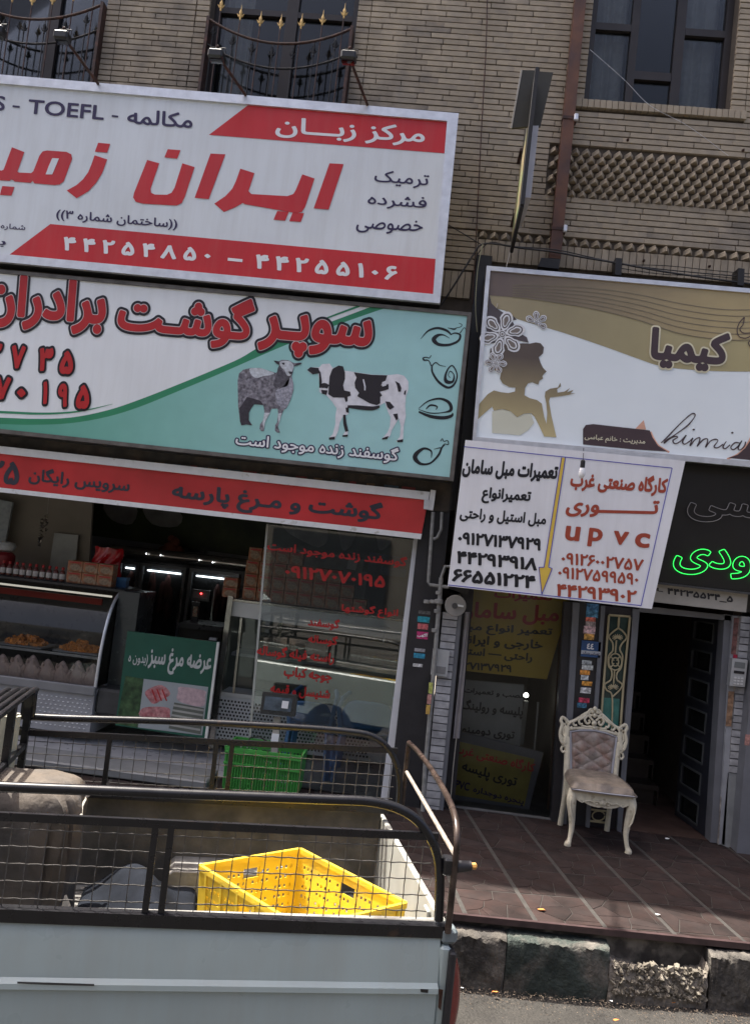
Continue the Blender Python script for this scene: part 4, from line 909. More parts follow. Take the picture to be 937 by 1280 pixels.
# ================================================================ UPVC AND UPHOLSTERY BANNER
Y5 = 5.88
zb = zc(540,540,2.839)
ub = thing('workshop_banner', PY(700,660,Y5), 'white banner with black and brown-red Persian lettering split by a yellow arrow', 'banner')
slab('board', zb([(118,28),(897,103),(778,628),(55,547)]), Y5, .035, M['bannerw'], ub)
bln = (.135,-1)
mb = MB()
for q in ([(112,52),(850,128)],[(850,128),(740,616)],[(740,616),(57,543)],[(472,90),(412,478)],[(458,90),(396,480)],[(396,480),(378,480)],[(378,480),(388,576)],[(388,576),(425,484)],[(425,484),(412,480)]): stroke(mb, zb(q), Y5-.005, width=1.0, sm=False)
mb.build('blue_border', M['blue'], ub, recalc=False)
print_poly('yellow_arrow', zb([(459,91),(473,92),(412,481),(425,484),(388,574),(378,480),(396,481)]), Y5-.003, M['yellow'], ub)
KB = [(0, M['inkblack'], .003)]; KR = [(0, M['brick_red'], .003)]
for s, a, b, h, bo, ly in (('تعمیرات مبل سامان',(103,160),(440,182),66,.048,KB),('تعمیرانواع',(172,252),(345,265),58,.04,KB),('مبل استیل و راحتی',(95,316),(400,340),50,.035,KB),
    ('۰۹۱۲۷۱۳۷۹۲۹',(88,397),(383,422),44,.042,KB),('۴۴۲۹۳۹۱۸',(83,466),(370,493),45,.04,KB),('۶۶۵۵۱۲۲۴',(68,530),(362,557),46,.042,KB),
    ('کارگاه صنعتی غرب',(485,207),(828,232),74,.045,KR),('تـــــــــوری',(470,300),(798,308),64,.035,KR),
    ('۰۹۱۲۶۰۰۲۷۵۷',(455,468),(745,494),42,.03,KR),('۰۹۱۲۷۵۹۹۵۹۰',(443,518),(728,544),42,.03,KR),('۴۴۲۹۳۹۰۲',(437,582),(720,607),44,.035,KR),
    ('u',(468,384),(520,389),52,.03,KR),('p',(548,405),(598,410),66,.03,KR),('v',(638,398),(692,403),48,.03,KR),('c',(715,408),(768,413),52,.03,KR)):
    tx(s, zb, a, b, h, 2.839, Y5, ly, ub, bold=bo, lean=bln, res=1.9)
# hanging bulb
c = PY(727.3,585,Y5-.12); hb = thing('hanging_bulb', c, 'white energy saving bulb hanging from a wire in front of the banner', 'light bulb')
MB().lathe([(.004,.0),(.017,.004),(.017,.05),(.008,.06)], (c.x,c.y,c.z), 12).build('socket', M['black'], hb, smooth=True)
MB().lathe([(.004,-.075),(.014,-.07),(.024,-.05),(.025,-.03),(.018,-.006),(.014,.0)], (c.x,c.y,c.z), 14).build('bulb', mat('white_bulb_glass', (.85,.85,.85), .15, var=0), hb, smooth=True)
w_ = PY(729,560,Y4-.02); MB().tube([c+Vector((0,0,.06)), (c+w_)/2+Vector((0,0,.03)), w_], .0025, 5).build('wire', M['black'], hb)

# ================================================================ NEON SIGN AND DOOR NUMBER SIGN
Y6 = 6.12
nz = zc(780,560,4.267)
nb = thing('neon_sign', PY(880,735,Y6), 'black neon sign with grey upper word and lit green lower word', 'sign')
slab('board', [(850,578),(1100,602),(1085,757),(820,727)], Y6, .12, M['boardblk'], nb)
slab('lower_lip', [(822,727.5),(1085,757.5),(1084,760),(821,730)], Y6-.02, .1, M['dgrey'], nb)
def neon(s, BL, h, m, kx, b=.03):
    BL = nz([BL])[0]; ch = text(s, BL, (BL[0]+10, BL[1]+1.05), h/4.267, Y6, [(0,m,0)], nb, bold=b, width=1, chains=True, kx=kx, res=1.2, lean=(.1,-1)); mb = MB()
    for q in ch: mb.tube(list(atY(q[::1], Y6-.025)), .0028, 6, closed=True)
    mb.build('neon_tube', m, nb, smooth=True)
neon('داوودی', (255,665), 200, M['neon'], 1.25); neon('عباسی', (330,384), 205, M['neonoff'], 1.25)
ds = thing('door_number_sign', PY(875,750,Y6+.03), 'beige plaster strip with black telephone number above the open door', 'sign')
zd = zc(780,720,5.968)
slab('board', zd([(235,50),(922,120),(906,272),(205,192)]), Y6+.03, .1, M['beige'], ds)
tx('۴۴۲۳۵۵۳۴_۵', zd, (315,142), (805,205), 54, 5.968, Y6+.03, [(0, M['inkblack'], .003)], ds, bold=.035, res=2.5)
tx('ــه', zd, (232,112), (288,120), 26, 5.968, Y6+.03, [(0, M['inkblack'], .003)], ds, bold=.02, res=2.5)
# ================================================================ SHOP ROOMS (structure)
tilew = mat('wall_tile_grey', (.34,.345,.35), .35, var=.08, vs=3); beigew = mat('dull_beige_wall', (.24,.21,.17), .7, var=.12, vs=3)
sfl = mat('shop_floor_stone', (.36,.36,.37), .3, var=.2, vs=5); ceilm = mat('ceiling_paint', (.25,.24,.23), .8); dkw = mat('dark_corridor_wall', (.1,.075,.06), .7, var=.2)
def room(x0, x1, y1, zt, wall, floor, y0=6.42):
    struct('shop_floor', MB().box(x0, x1, y0-.06, y1, FZ-.03, FZ+.006), floor)
    struct('shop_ceiling', MB().box(x0, x1, y0, y1, zt, zt+.05), ceilm)
    struct('shop_wall', MB().box(x0, x1, y1, y1+.1, FZ, zt), wall)
    struct('shop_wall', MB().box(x0-.06, x0, y0, y1, FZ, zt), wall); struct('shop_wall', MB().box(x1, x1+.06, y0, y1, FZ, zt), wall)
XB = PY(505,850,6.35).x+.02                 # right end of butcher shop
xu0 = PY(585,850,6.35).x-.02; xu1 = PY(706,900,6.35).x; xd0 = PY(784,900,6.35).x; xd1 = PY(900,900,6.35).x
room(-5.4, XB+.02, 9.6, 3.2, tilew, sfl); room(xu0-.05, xu1+.02, 8.6, 2.6, beigew, mat('worn_floor', (.12,.12,.12), .6, var=.3)); room(xd0-.12, xd1+.05, 9.0, 2.9, dkw, mat('dark_stone_floor', (.08,.05,.04), .4, var=.3))
ZL = PY(860,762,6.3).z                       # door head
bk = thing('shop_front_bulkhead', (0,6.35,2.6), 'dark recessed lintel wall hidden behind the signboards', 'lintel')
MB().box(XL+.2, XB+.35, 6.34, 6.42, 2.62, 3.35).build('lintel', M['dgrey'], bk); MB().box(XB+.35, XR-.2, 6.34, 6.42, ZL+.03, 3.35).build('lintel', M['dgrey'], bk)


jb = thing('gap_strip', PY(595,590,6.25), 'narrow black strip filling the gap between the teal sign and the salon sign', 'panel')
slab('panel', [(596,318),(615,320),(585,745),(560,735)], 6.27, .06, M['boardblk'], jb)  # plain black slab that fills the gap between the two signs
# ---------------------------------------------------------------- white door post of the butcher shop and window glass
zg = zc(300,650,4.074); zr_ = zc(240,740,3.123)
sfnt = thing('shop_window', PY(430,1000,6.31), 'butcher shop window with red Persian lettering and white right post', 'shop window')
p0, p1 = PY(526,668,6.3), PY(484,1010,6.3); xm = (p0.x+p1.x)/2+.01
def px3(x, y, Y): return tuple(PY(x, y, Y))
MB().prism([px3(517.5,668,6.29), px3(527.5,669,6.29), px3(484,1012,6.29), px3(474,1011,6.29)], (0,.05,0)).build('white_post', mat('white_metal_post', (.66,.67,.7), .35, var=.08), sfnt)
gq = [(334,655),(518,675),(474,1012),(306,992)]
mb = MB(); mb.prism(atY(gq, 6.315), (0,.008,0)); mb.build('pane', M['glass'], sfnt)
mb = MB(); mb.prism(atY([(333,655),(335.4,655),(308,990),(305,990)], 6.31), (0,.012,0)); mb.build('glass_edge', mat('polished_glass_edge', (.35,.36,.33), .2), sfnt)
RL = [(0, mat('red_vinyl', (.36,.012,.012), .5, var=.1), .003)]
for s, zf, a, b, h, sc in (('گوسفند زنده موجود است',zg,(135,163),(845,250),62,4.074),('۰۹۱۲۷۰۷۰۱۹۵',zg,(225,290),(735,347),62,4.074),('انواع گوشتها',zg,(512,480),(800,508),58,4.074),
    ('گوسفند',zr_,(450,140),(572,153),46,3.123),('گوساله',zr_,(450,205),(565,217),44,3.123),('راسته فیله گوساله',zr_,(250,255),(552,287),52,3.123),('جوجه کباب',zr_,(355,338),(542,360),50,3.123),('شنیسل و قیمه',zr_,(303,402),(535,427),46,3.123)):
    tx(s, zf, a, b, h, sc, 6.312, RL, sfnt, bold=.035, lean=(.13,-1))

# ---------------------------------------------------------------- dark pilaster, pipes, meters
pl = thing('black_pilaster', PY(515,1010,6.25), 'black metal pilaster covered with small stickers between butcher and workshop', 'pilaster')
pq = [(530,600),(566,604),(523,1016),(484,1012)]
MB().prism(atY(pq, 6.24), (0,.16,0)).build('casing', M['char'], pl)
stc = [(.1,.1,.1),(.02,.28,.36),(.5,.12,.13),(.45,.03,.15),(.3,.3,.32),(.03,.25,.4),(.55,.55,.55)]
stm = [mat('sticker_print', c, .5, var=.5, vs=60) for c in stc]
for k, (x, y, w, h) in enumerate([(523,763,15,4),(522,770,15,7),(522,779,13,7),(521,789,14,9),(518,810,13,4),(517,816,14,6),(516,829,12,4)]):
    print_poly('sticker', [(x,y),(x+w,y+w*.1),(x+w-h*.1,y+w*.1+h),(x-h*.1,y+h)], 6.237, stm[k], pl)
text('آگهی', (521,796), (534,797), 5, 6.237, [(0,M['lett'],.002)], pl, res=3, bold=.03)
nt = thing('number_tile', PY(553,632,6.22), 'small black plate with white number 40 above the gas pipes', 'number plate')
slab('plate', [(543,612),(566,615),(562,640),(540,637)], 6.225, .012, M['boardblk'], nt)
text('٤٠', (550,627), (558,628), 7, 6.225, [(0,M['lett'],.003)], nt, bold=.04, res=3)
gp = thing('gas_pipes', PY(552,900,6.2), 'grey painted gas pipes with valve running down the black pilaster', 'gas pipe')
gm_ = mat('grey_pipe_paint', (.24,.24,.23), .55, var=.25, vs=25, bump=.4)
def ptube(pts, r, Y=6.17, m=gm_, n='pipe', par=gp): return MB().tube([px3(x,y,Y) for x,y in pts], r, 8).build(n, m, par, smooth=True)
ptube([(541,640),(537,700),(535,727),(537,731),(560,734)], .014); ptube([(552,640),(551,662),(546,672),(541,674)], .012)
ptube([(551,722),(549,750),(545,800),(541,850),(531,960),(528,1015)], .017); ptube([(551,722),(556,708),(566,708)], .012)
MB().lathe([(.02,-.02),(.034,-.012),(.034,.012),(.02,.02)], px3(548,752,6.15), 12).build('valve', gm_, gp, smooth=True)
for q in ((533,752),(541,752),(548,741),(546,764),(543,788)): MB().lathe([(.02,-.014),(.024,-.01),(.024,.01),(.02,.014)], px3(*q,6.17), 10).build('coupling', gm_, gp, smooth=True)
ptube([(531,752),(548,752)], .013)
dl = thing('dish_lamp', PY(569,757,6.12), 'round grey dish lamp beside the gas pipes at the top of pale brick pier', 'wall lamp')
MRX = Matrix.Rotation(R_(90), 3, 'X')
MB().lathe([(.078,.012),(.082,-.004),(.076,-.012),(.06,.0),(.04,.008),(.01,.01)], px3(569,757,6.12), 24, MRX).build('dish', mat('dish_grey', (.24,.23,.215), .4, var=.15), dl, smooth=True)
MB().lathe([(.022,.03),(.022,-.02),(.012,-.03)], px3(568,757,6.12), 12, MRX).build('hub', M['dgrey'], dl, smooth=True); MB().bar(px3(568,756,6.1), px3(579,758,6.1), .014).build('arm', M['alu'], dl)
# pale brick pier
def pale_pier(quad, Y, rows, label, loc, name='pale_brick_pier', cols=2):
    t = thing(name, loc, label, 'brick pier'); q = atY(quad, Y); tl, tr, br, bl = [Vector(v) for v in q]
    MB().prism([tuple(v) for v in q], (0,.12,0)).build('core', M['pmortar'], t); rn = random.Random(rows)
    for r_i in range(rows):
        a, b = r_i/rows, (r_i+.86)/rows; off = rn.choice([.4,.6,.5])
        for s, e in (((0,off),(off+.02,1)) if cols == 2 else ((0,1),)):
            P = [tl.lerp(bl,a).lerp(tr.lerp(br,a),s), tl.lerp(bl,a).lerp(tr.lerp(br,a),e), tl.lerp(bl,b).lerp(tr.lerp(br,b),e), tl.lerp(bl,b).lerp(tr.lerp(br,b),s)]
            dv = Vector((0,-.012-rn.uniform(0,.004),0)); c = (P[0]+P[2])/2; F_ = [p.lerp(c,.04)+dv for p in P]; mb = MB()
            mb.add(P+F_, [(4,5,6,7),(0,1,5,4),(1,2,6,5),(2,3,7,6),(3,0,4,7)]); mb.build('brick', M['pbrick'], t)
    return t
pale_pier([(553,765),(572,767),(548,1018),(530,1016)], 6.26, 27, 'whitewashed brick pier left of the workshop doorway', PY(540,1016,6.26), cols=1)
slab('grey_jamb_strip', [(572,767),(577,767.5),(553,1019),(548,1018)], 6.25, .12, M['greysteel'], bk)
gmt = thing('gas_meter_box', PY(549,828,6.2), 'small white utility panel with square code plate on the pale brick pier', 'meter box')
slab('box', [(541,811),(562,813.5),(558,846),(538,843)], 6.2, .06, mat('meter_white', (.42,.43,.43), .5, var=.1), gmt)
slab('vent', [(542,832),(557,834),(556,843),(541,841)], 6.196, .01, mat('vent_grey', (.2,.2,.2), .6), gmt)
for q in ((544,818),(543,823)): MB().lathe([(.006,-.006),(.006,.006)], px3(*q,6.196), 8, MRX).build('knob', M['char'], gmt)
stk = thing('sticker_strip', PY(538,890,6.22), 'vertical strip of yellow, pink and orange stickers beside the pale brick pier', 'sticker')
for k, (y, h, c) in enumerate([(853,14,(.42,.45,.12)),(868,12,(.5,.25,.22)),(881,12,(.5,.32,.08))]): slab('sticker', [(536-(y-853)*.12,y),(541-(y-853)*.12,y+.5),(540-(y-853)*.12,y+h),(535-(y-853)*.12,y+h-.5)], 6.145, .003, mat('strip_sticker_print', c, .5, var=.4, vs=60), stk)

# ================================================================ WORKSHOP DOORWAY (upholstery and upvc)
wsd = thing('workshop_doorway', PY(630,1028,6.38), 'glazed doorway of the furniture workshop with dark frame under the white banner', 'doorway')
slab('left_jamb', [(577,735),(592,737),(566,1021),(553,1019)], 6.33, .08, M['char'], wsd)
slab('right_jamb', [(705,752),(716,753),(700,1037),(688,1036)], 6.33, .08, M['char'], wsd)
slab('right_trim', [(716,753),(724,754),(707,1038),(700,1037)], 6.3, .05, M['greysteel'], wsd)
slab('threshold', [(553,1018),(700,1036),(699,1041),(552,1023)], 6.3, .12, mat('threshold_stone', (.26,.25,.24), .6, var=.2), wsd)
MB().prism(atY([(592,737),(705,752),(688,1034),(566,1019)], 6.40), (0,.006,0)).build('pane', M['glassd'], wsd)
zx = zc(560,740,5.856); zy = zc(560,890,5.856)
KI = mat('shop_sign_black', (.012,.012,.014), .5); RI = mat('shop_sign_red', (.45,.02,.02), .5)
ys = thing('inner_sign', PY(640,845,6.6), 'yellow workshop sign with red and black lettering behind the doorway glass', 'sign')
slab('board', zx([(150,-60),(905,10),(720,640),(100,575)]), 6.6, .02, mat('inner_yellow', (.5,.34,.04), .5, var=.1, vs=3), ys)
for s, a, b, h, m in (('تعمیرات',(330,60),(760,85),90,RI),('مبل سامان',(60,215),(800,252),150,RI),('تعمیر انواع مبل',(60,300),(755,345),85,KI),('خارجی و ایرانی',(60,390),(685,438),85,KI),('راحتی — استیل',(40,465),(610,525),75,KI),('۹۱۲۷۱۳۷۹۲۹',(40,560),(460,590),55,KI)):
    tx(s, zx, a, b, h, 5.856, 6.6, [(0,m,.003)], ys, bold=.035, lean=(.12,-1))
wb = thing('inner_white_board', PY(610,930,6.75), 'greyish white board with black lettering standing behind the yellow sign', 'sign')
slab('board', zx([(110,640),(555,680),(520,1180),(90,1060)]), 6.75, .02, mat('inner_white', (.3,.3,.3), .5, var=.15), wb)
for s, a, b, h in (('نصب و تعمیرات',(110,745),(540,790),50),('پلیسه و رولینگ',(90,880),(540,935),100)): tx(s, zx, a, b, h, 5.856, 6.75, [(0,KI,.003)], wb, bold=.035, lean=(.12,-1))
tx('توری دومینو', zy, (95,165), (480,215), 70, 5.856, 6.75, [(0,KI,.003)], wb, bold=.035, lean=(.12,-1))
lwb = thing('inner_low_board', PY(620,1005,6.55), 'leaning board with grey frame and yellow field lettered UPVC low in the workshop doorway', 'sign')
slab('board', zy([(80,140),(695,300),(590,712),(10,640)]), 6.55, .03, mat('inner_grey_frame', (.12,.125,.15), .5), lwb); slab('field', zy([(75,215),(630,345),(555,690),(15,600)]), 6.545, .01, mat('inner_olive', (.25,.21,.05), .5, var=.2), lwb)
for s, a, b, h, m in (('کارگاه صنعتی غرب',(30,310),(622,460),90,RI),('توری پلیسه',(90,450),(490,570),95,KI),('UPVC',(5,545),(150,580),60,M['navy']),('پنجره دوجداره',(175,600),(545,695),60,M['navy'])): tx(s, zy, a, b, h, 5.856, 6.545, [(0,m,.003)], lwb, bold=.03, lean=(.2,-1))
cs = thing('curtain_strip', PY(575,925,6.3), 'narrow pale curtain strip hanging at the left jamb of the workshop doorway', 'curtain')
MB().grid(lambda u, v: tuple(PY(584-v*14+(u-.5)*(6+v*2), 765+v*158, 6.28+.012*math.sin(u*9+v*5))), 6, 14).build('cloth', mat('curtain_strip_cloth', (.3,.28,.28), .9), cs, smooth=True)
MB().tube([px3(570,923,6.28), px3(566,960,6.28), px3(562,1010,6.28)], .004, 5).build('cord', M['beige'], cs)
lpm = mat('lit_bulb', (1,1,1), .5, emit=(1,.97,.9), es=3, var=0)
wl = thing('inner_lamp', PY(657,871,6.95), 'small lit bulb shining inside the dark workshop', 'lamp')
MB().lathe([(.004,-.02),(.02,-.012),(.022,0),(.018,.012),(.005,.022)], px3(657,869,6.95), 12).build('bulb', lpm, wl, smooth=True)
MB().bar(px3(657,876,6.96), px3(651,930,6.96), .035).build('stand', mat('lamp_stand', (.3,.3,.28), .5), wl)
wl2 = thing('leaning_boards', PY(695,1030,6.5), 'pale wooden boards leaning inside the right jamb of the workshop doorway', 'boards')
for k, (a, b, c2) in enumerate([((706,775),(690,1030),(.4,.3,.2)),((700,790),(683,1030),(.2,.13,.09)),((672,878),(662,1000),(.33,.32,.3))]): MB().bar(px3(*a,6.5+.12*k), px3(*b,6.5+.12*k), .03, .012).build('board', mat('board_wood', c2, .7, var=.2), wl2)

# ================================================================ ENTRANCE BETWEEN WORKSHOP AND OPEN DOOR
zq = zc(720,750,8.533)
en = thing('door_surround', PY(755,1040,6.3), 'dark door surround with ornate cream grille panel and grey steel strips', 'door frame')
slab('post_panel', [(724,753),(752,756),(733,1040),(707,1037)], 6.32, .06, M['char'], en)
slab('grey_strip', [(751,757),(756,757.5),(736,1040.5),(731,1040)], 6.3, .05, M['greysteel'], en)
slab('dark_panel', [(756,757.5),(791,761),(770,1043),(736,1040)], 6.34, .05, mat('plum_black_panel', (.028,.024,.03), .5), en)
slab('grey_strip', [(791,761),(799,762),(776,1044),(770,1043.5)], 6.3, .1, M['greysteel'], en)
crm = mat('cream_iron', (.42,.36,.22), .5, var=.15)
gll = thing('door_grille', PY(772,900,6.31), 'tall narrow cream iron grille with flower and palm ornaments left of the open door', 'grille')
slab('glass_panel', zq([(340,160),(575,185),(465,1380),(225,1350)]), 6.335, .004, mat('green_dark_glass', (.03,.06,.055), .15, var=.4, vs=9), gll)
slab('teal_glass', zq([(283,1040),(460,1055),(440,1380),(255,1360)]), 6.331, .003, mat('teal_glass_print', (.05,.2,.17), .2, var=.3, vs=12), gll)
def gl(pts, w, n='bar', sm=True):
    q = smooth_pts(zq(pts), 5, False) if sm else zq(pts)
    MB().tube([px3(p[0],p[1],6.315) for p in q], w, 6).build(n, crm, gll, smooth=True)
gl([(345,165),(290,880),(255,1380)], .009, 'frame_bar', False); gl([(570,185),(500,900),(468,1380)], .009, 'frame_bar', False); gl([(345,160),(572,178)], .009, 'frame_bar', False)
gl([(455,175),(445,290),(400,330),(345,390),(385,460),(385,540),(340,600),(340,700),(375,760),(365,850),(300,900),(320,960),(380,1030),(375,1380)], .0065, 'scroll')
gl([(455,175),(445,290),(490,330),(533,400),(480,470),(462,530),(490,600),(475,720),(432,780),(430,850),(485,900),(460,960),(385,1030)], .0065, 'scroll')
gl([(425,430),(412,570)], .006, 'stem'); gl([(405,750),(395,890)], .006, 'stem')
for cx, cy, m_ in ((436,400,1),(392,930,1)):
    mb = MB()
    for k in range(11): an = math.pi*(-.25+1.5*k/10); mb.tube([px3(*zq([(cx,cy)])[0],6.31), px3(*zq([(cx+58*math.cos(an), cy-38*math.sin(an))])[0],6.31)], [.006,.003], 5)
    mb.build('palm', crm, gll)
for r_ in (45,88):
    gl([(413+r_*.78*math.cos(t*math.pi/6), 660+r_*math.sin(t*math.pi/6)) for t in range(13)], .0055, 'ring')
for a in range(4): gl([(413+20*math.cos(a*1.57+.78), 660+20*math.sin(a*1.57+.78)), (413+70*math.cos(a*1.57+.78), 660+85*math.sin(a*1.57+.78))], .005, 'spoke', False)
gl2 = thing('low_door_grille', PY(748,1020,6.31), 'small square cream grille low behind the ornate chair', 'grille')
zv = zc(680,740,3.646); q = zv([(208,990),(290,1000),(283,1052),(202,1042)])
for k in range(4): MB().bar(px3(*q[k],6.31), px3(*q[(k+1) % 4],6.31), .012).build('frame_bar', crm, gl2)
c_ = zv([(246,1020)])[0]; MB().tube([px3(c_[0]+8*math.cos(t*.5), c_[1]+6*math.sin(t*.5), 6.31) for t in range(13)], .005, 6).build('ring', crm, gl2)
# sticker column with blue number plate 44
es_ = thing('sticker_column', PY(735,890,6.3), 'column of torn blue, pink, white and orange stickers left of the cream grille', 'sticker')
for k, (a, b, w_, h_, c) in enumerate([(112,35,130,75,(.03,.12,.25)),(105,105,130,78,(.04,.16,.27)),(100,180,105,45,(.5,.12,.08)),(100,225,105,50,(.3,.25,.25)),(80,275,125,80,(.5,.34,.36)),(85,355,105,65,(.45,.24,.05)),
    (60,640,105,45,(.28,.3,.3)),(60,690,120,50,(.4,.42,.4)),(40,745,105,48,(.55,.22,.03)),(50,800,80,50,(.45,.47,.47)),(60,865,108,45,(.55,.24,.03)),(45,930,110,60,(.4,.4,.4)),(25,1040,115,50,(.35,.02,.06)),(10,1095,100,50,(.03,.12,.2))]):
    q = zq([(a,b),(a+w_,b+w_*.08),(a+w_-h_*.1,b+w_*.08+h_),(a-h_*.1,b+h_)]); slab('sticker', q, 6.316-.001*(k % 3), .002, mat('torn_sticker_print', c, .5, var=.6, vs=50, col2=tuple(min(1,v*1.8+.05) for v in c)), es_)
npl = thing('house_number_plate', PY(737,812,6.29), 'blue and white house number plate with number 44', 'number plate')
slab('plate', zq([(58,430),(262,450),(250,618),(45,600)]), 6.3, .008, mat('number_plate_blue', (.03,.08,.2), .4), npl)
slab('white_band', zq([(52,535),(256,553),(253,590),(48,572)]), 6.297, .003, mat('number_plate_white', (.45,.47,.5), .5), npl)
tx('٤٤', zq, (108,523), (185,530), 62, 8.533, 6.3, [(0,M['lett'],.003)], npl, bold=.04, res=2.5); tx('تهران بزرگ', zq, (65,575), (245,590), 30, 8.533, 6.295, [(0,M['navy'],.004)], npl, bold=.02, res=4)

# ---------------------------------------------------------------- open door leaf, frame, stairs
fr = thing('door_frame', PY(905,1052,6.3), 'grey steel frame around the dark open entrance', 'door frame')
slab('head', [(799,757),(925,771),(924,777),(799,765)], 6.3, .1, M['greysteel'], fr)
slab('right_jamb', [(905,768),(915,769),(898,1054),(887,1053)], 6.3, .12, M['greysteel'], fr); slab('right_jamb_return', [(915,770),(921,770),(905,1056),(898,1055)], 6.27, .1, mat('jamb_lighter', (.3,.31,.33), .5, var=.2), fr)
df = thing('open_door', PY(886,1052,6.42), 'dark metal door leaf with seven glazed panels standing open inward', 'door')
hx = xd1+.005
A0 = PY(903,775,6.42); A1 = PY(886,1051,6.42)   # hinge edge
zb0, zt0 = FZ+.01, A0.z
inner = PZ(848,1020,FZ); dvec = Vector((inner.x-A1.x, inner.y-A1.y, 0)); LL = min(.9, dvec.length); dvec.normalize()
hinge = Vector((A1.x, A1.y, 0)); nrm = Vector((-dvec.y, dvec.x, 0))
def leaf(a, b, z0, z1, t0, t1, m, n, par): # slab along the leaf
    P = [hinge+dvec*a+nrm*t0, hinge+dvec*b+nrm*t0, hinge+dvec*b+nrm*t1, hinge+dvec*a+nrm*t1]
    return MB().hexa([(p.x,p.y,z0) for p in P]+[(p.x,p.y,z1) for p in P]).build(n, m, par)
dk = mat('navy_black_door', (.025,.027,.035), .4, var=.1); fb = mat('panel_frame_grey', (.085,.09,.09), .45)
zt0 = (A0.z); st = .13
leaf(0, st, zb0, zt0, 0, .04, dk, 'stile', df); leaf(LL-.05, LL, zb0, zt0, 0, .04, dk, 'stile', df)
n7 = 7; hgt = (zt0-zb0)/n7
for k in range(n7+1): leaf(st, LL-.05, zb0+max(0,k*hgt-.035), zb0+min(zt0-zb0, k*hgt+.035), 0, .04, dk, 'rail', df)
for k in range(n7):
    z0, z1 = zb0+k*hgt+.035, zb0+(k+1)*hgt-.035; leaf(st, LL-.05, z0, z1, .015, .02, mat('door_glass', (.012,.014,.014), .12, var=0) if k == 0 else D.materials['door_glass'], 'pane', df)
    for (a,b,c,d) in ((st,LL-.05,z0,z0+.014),(st,LL-.05,z1-.014,z1),(st,st+.014,z0+.014,z1-.014),(LL-.064,LL-.05,z0+.014,z1-.014)):
        for s in (-.006, .04): leaf(a,b,c,d,s,s+.006,fb,'panel_trim',df)
for z in (FZ+.25, zt0-.3): MB().tube([(A1.x+.012, A1.y-.01, z-.04),(A1.x+.012,A1.y-.01,z+.04)], .009, 8).build('hinge', M['alu'], df)
stp = thing('staircase', PZ(835,1000,FZ), 'dark stone stairs going up in the gloom behind the open door', 'stairs')
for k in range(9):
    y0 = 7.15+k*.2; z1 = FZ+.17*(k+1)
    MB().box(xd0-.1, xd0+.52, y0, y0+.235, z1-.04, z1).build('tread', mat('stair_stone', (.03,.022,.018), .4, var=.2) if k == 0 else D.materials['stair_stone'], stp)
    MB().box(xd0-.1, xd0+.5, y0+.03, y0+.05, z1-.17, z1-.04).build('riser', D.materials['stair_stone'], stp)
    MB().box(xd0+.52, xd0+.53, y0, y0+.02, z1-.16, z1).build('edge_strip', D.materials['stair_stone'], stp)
nsd = thing('next_shop_shutter', PY(1000,1060,6.2), 'closed grey shutter of the next shop beyond the right edge', 'shutter')
xs0 = PY(962,900,6.2).x
for k in range(26): MB().bbox(xs0, XR-.2, 6.2+.004*(k % 2), 6.24, FZ+.01+k*.1, FZ+.105+k*.1, .006).build('slat', M['greysteel'], nsd)
# right pier with intercom
pale_pier([(925,770),(945,772),(928,968),(909,966)], 6.28, 22, 'pale brick pier with intercom at the right edge', PY(915,966,6.28), cols=1)
rp = thing('pier_base', PY(910,1055,6.27), 'grey rendered base and steel edge below the pale brick pier', 'pier')
slab('rendered_base', [(909,966),(928,968),(920,1064),(901,1056)], 6.27, .14, mat('render_grey', (.26,.27,.27), .8, var=.2, bump=.5), rp); slab('mortar_margin', [(917,770),(926,771),(902,1056),(897,1056)], 6.275, .12, mat('peeling_render', (.2,.18,.17), .9, var=.5, vs=25, col2=(.35,.33,.3)), rp)
slab('steel_edge', [(945,775),(975,779),(950,1076),(920,1066)], 6.15, .2, M['greysteel'], rp)
ic = thing('intercom', PY(923,858,6.2), 'silver door intercom with buttons on the pale brick pier', 'intercom')
slab('body', [(915,823),(934,825),(930,859),(911,857)], 6.2, .06, mat('intercom_silver', (.4,.41,.42), .4, metal=.3, var=.1), ic)
slab('speaker', [(918,827),(931,828.5),(930,836),(917,834.5)], 6.196, .01, mat('intercom_grey', (.14,.15,.15), .5), ic); slab('display', [(917,838),(930,839.5),(929.5,843),(916.5,841.5)], 6.196, .01, M['inkblack'], ic)
for r_i in range(3):
    for c_i in range(3): x, y = 917+c_i*4.3-r_i*.4, 846+r_i*3.6+c_i*.4; slab('button', [(x,y),(x+3,y+.3),(x+2.8,y+2.4),(x-.2,y+2.1)], 6.194, .008, M['alu'], ic)
px_ = thing('poster_scraps', PY(905,850,6.25), 'brown and red poster scraps stuck on the door jamb left of the intercom', 'sticker')
for k,(a,b,c,d,col) in enumerate([(917,772,923,818,(.16,.07,.06)),(916,818,921,824,(.4,.02,.05)),(910,864,917,908,(.25,.15,.09)),(931,918,937,932,(.4,.2,.17))]): slab('scrap', [(a,b),(c,b+.6),(c-(d-b)*.09,d),(a-(d-b)*.09,d-.6)], 6.262-.115*(k == 3), .003, mat('poster_scrap_print', col, .6, var=.6, vs=40), px_)

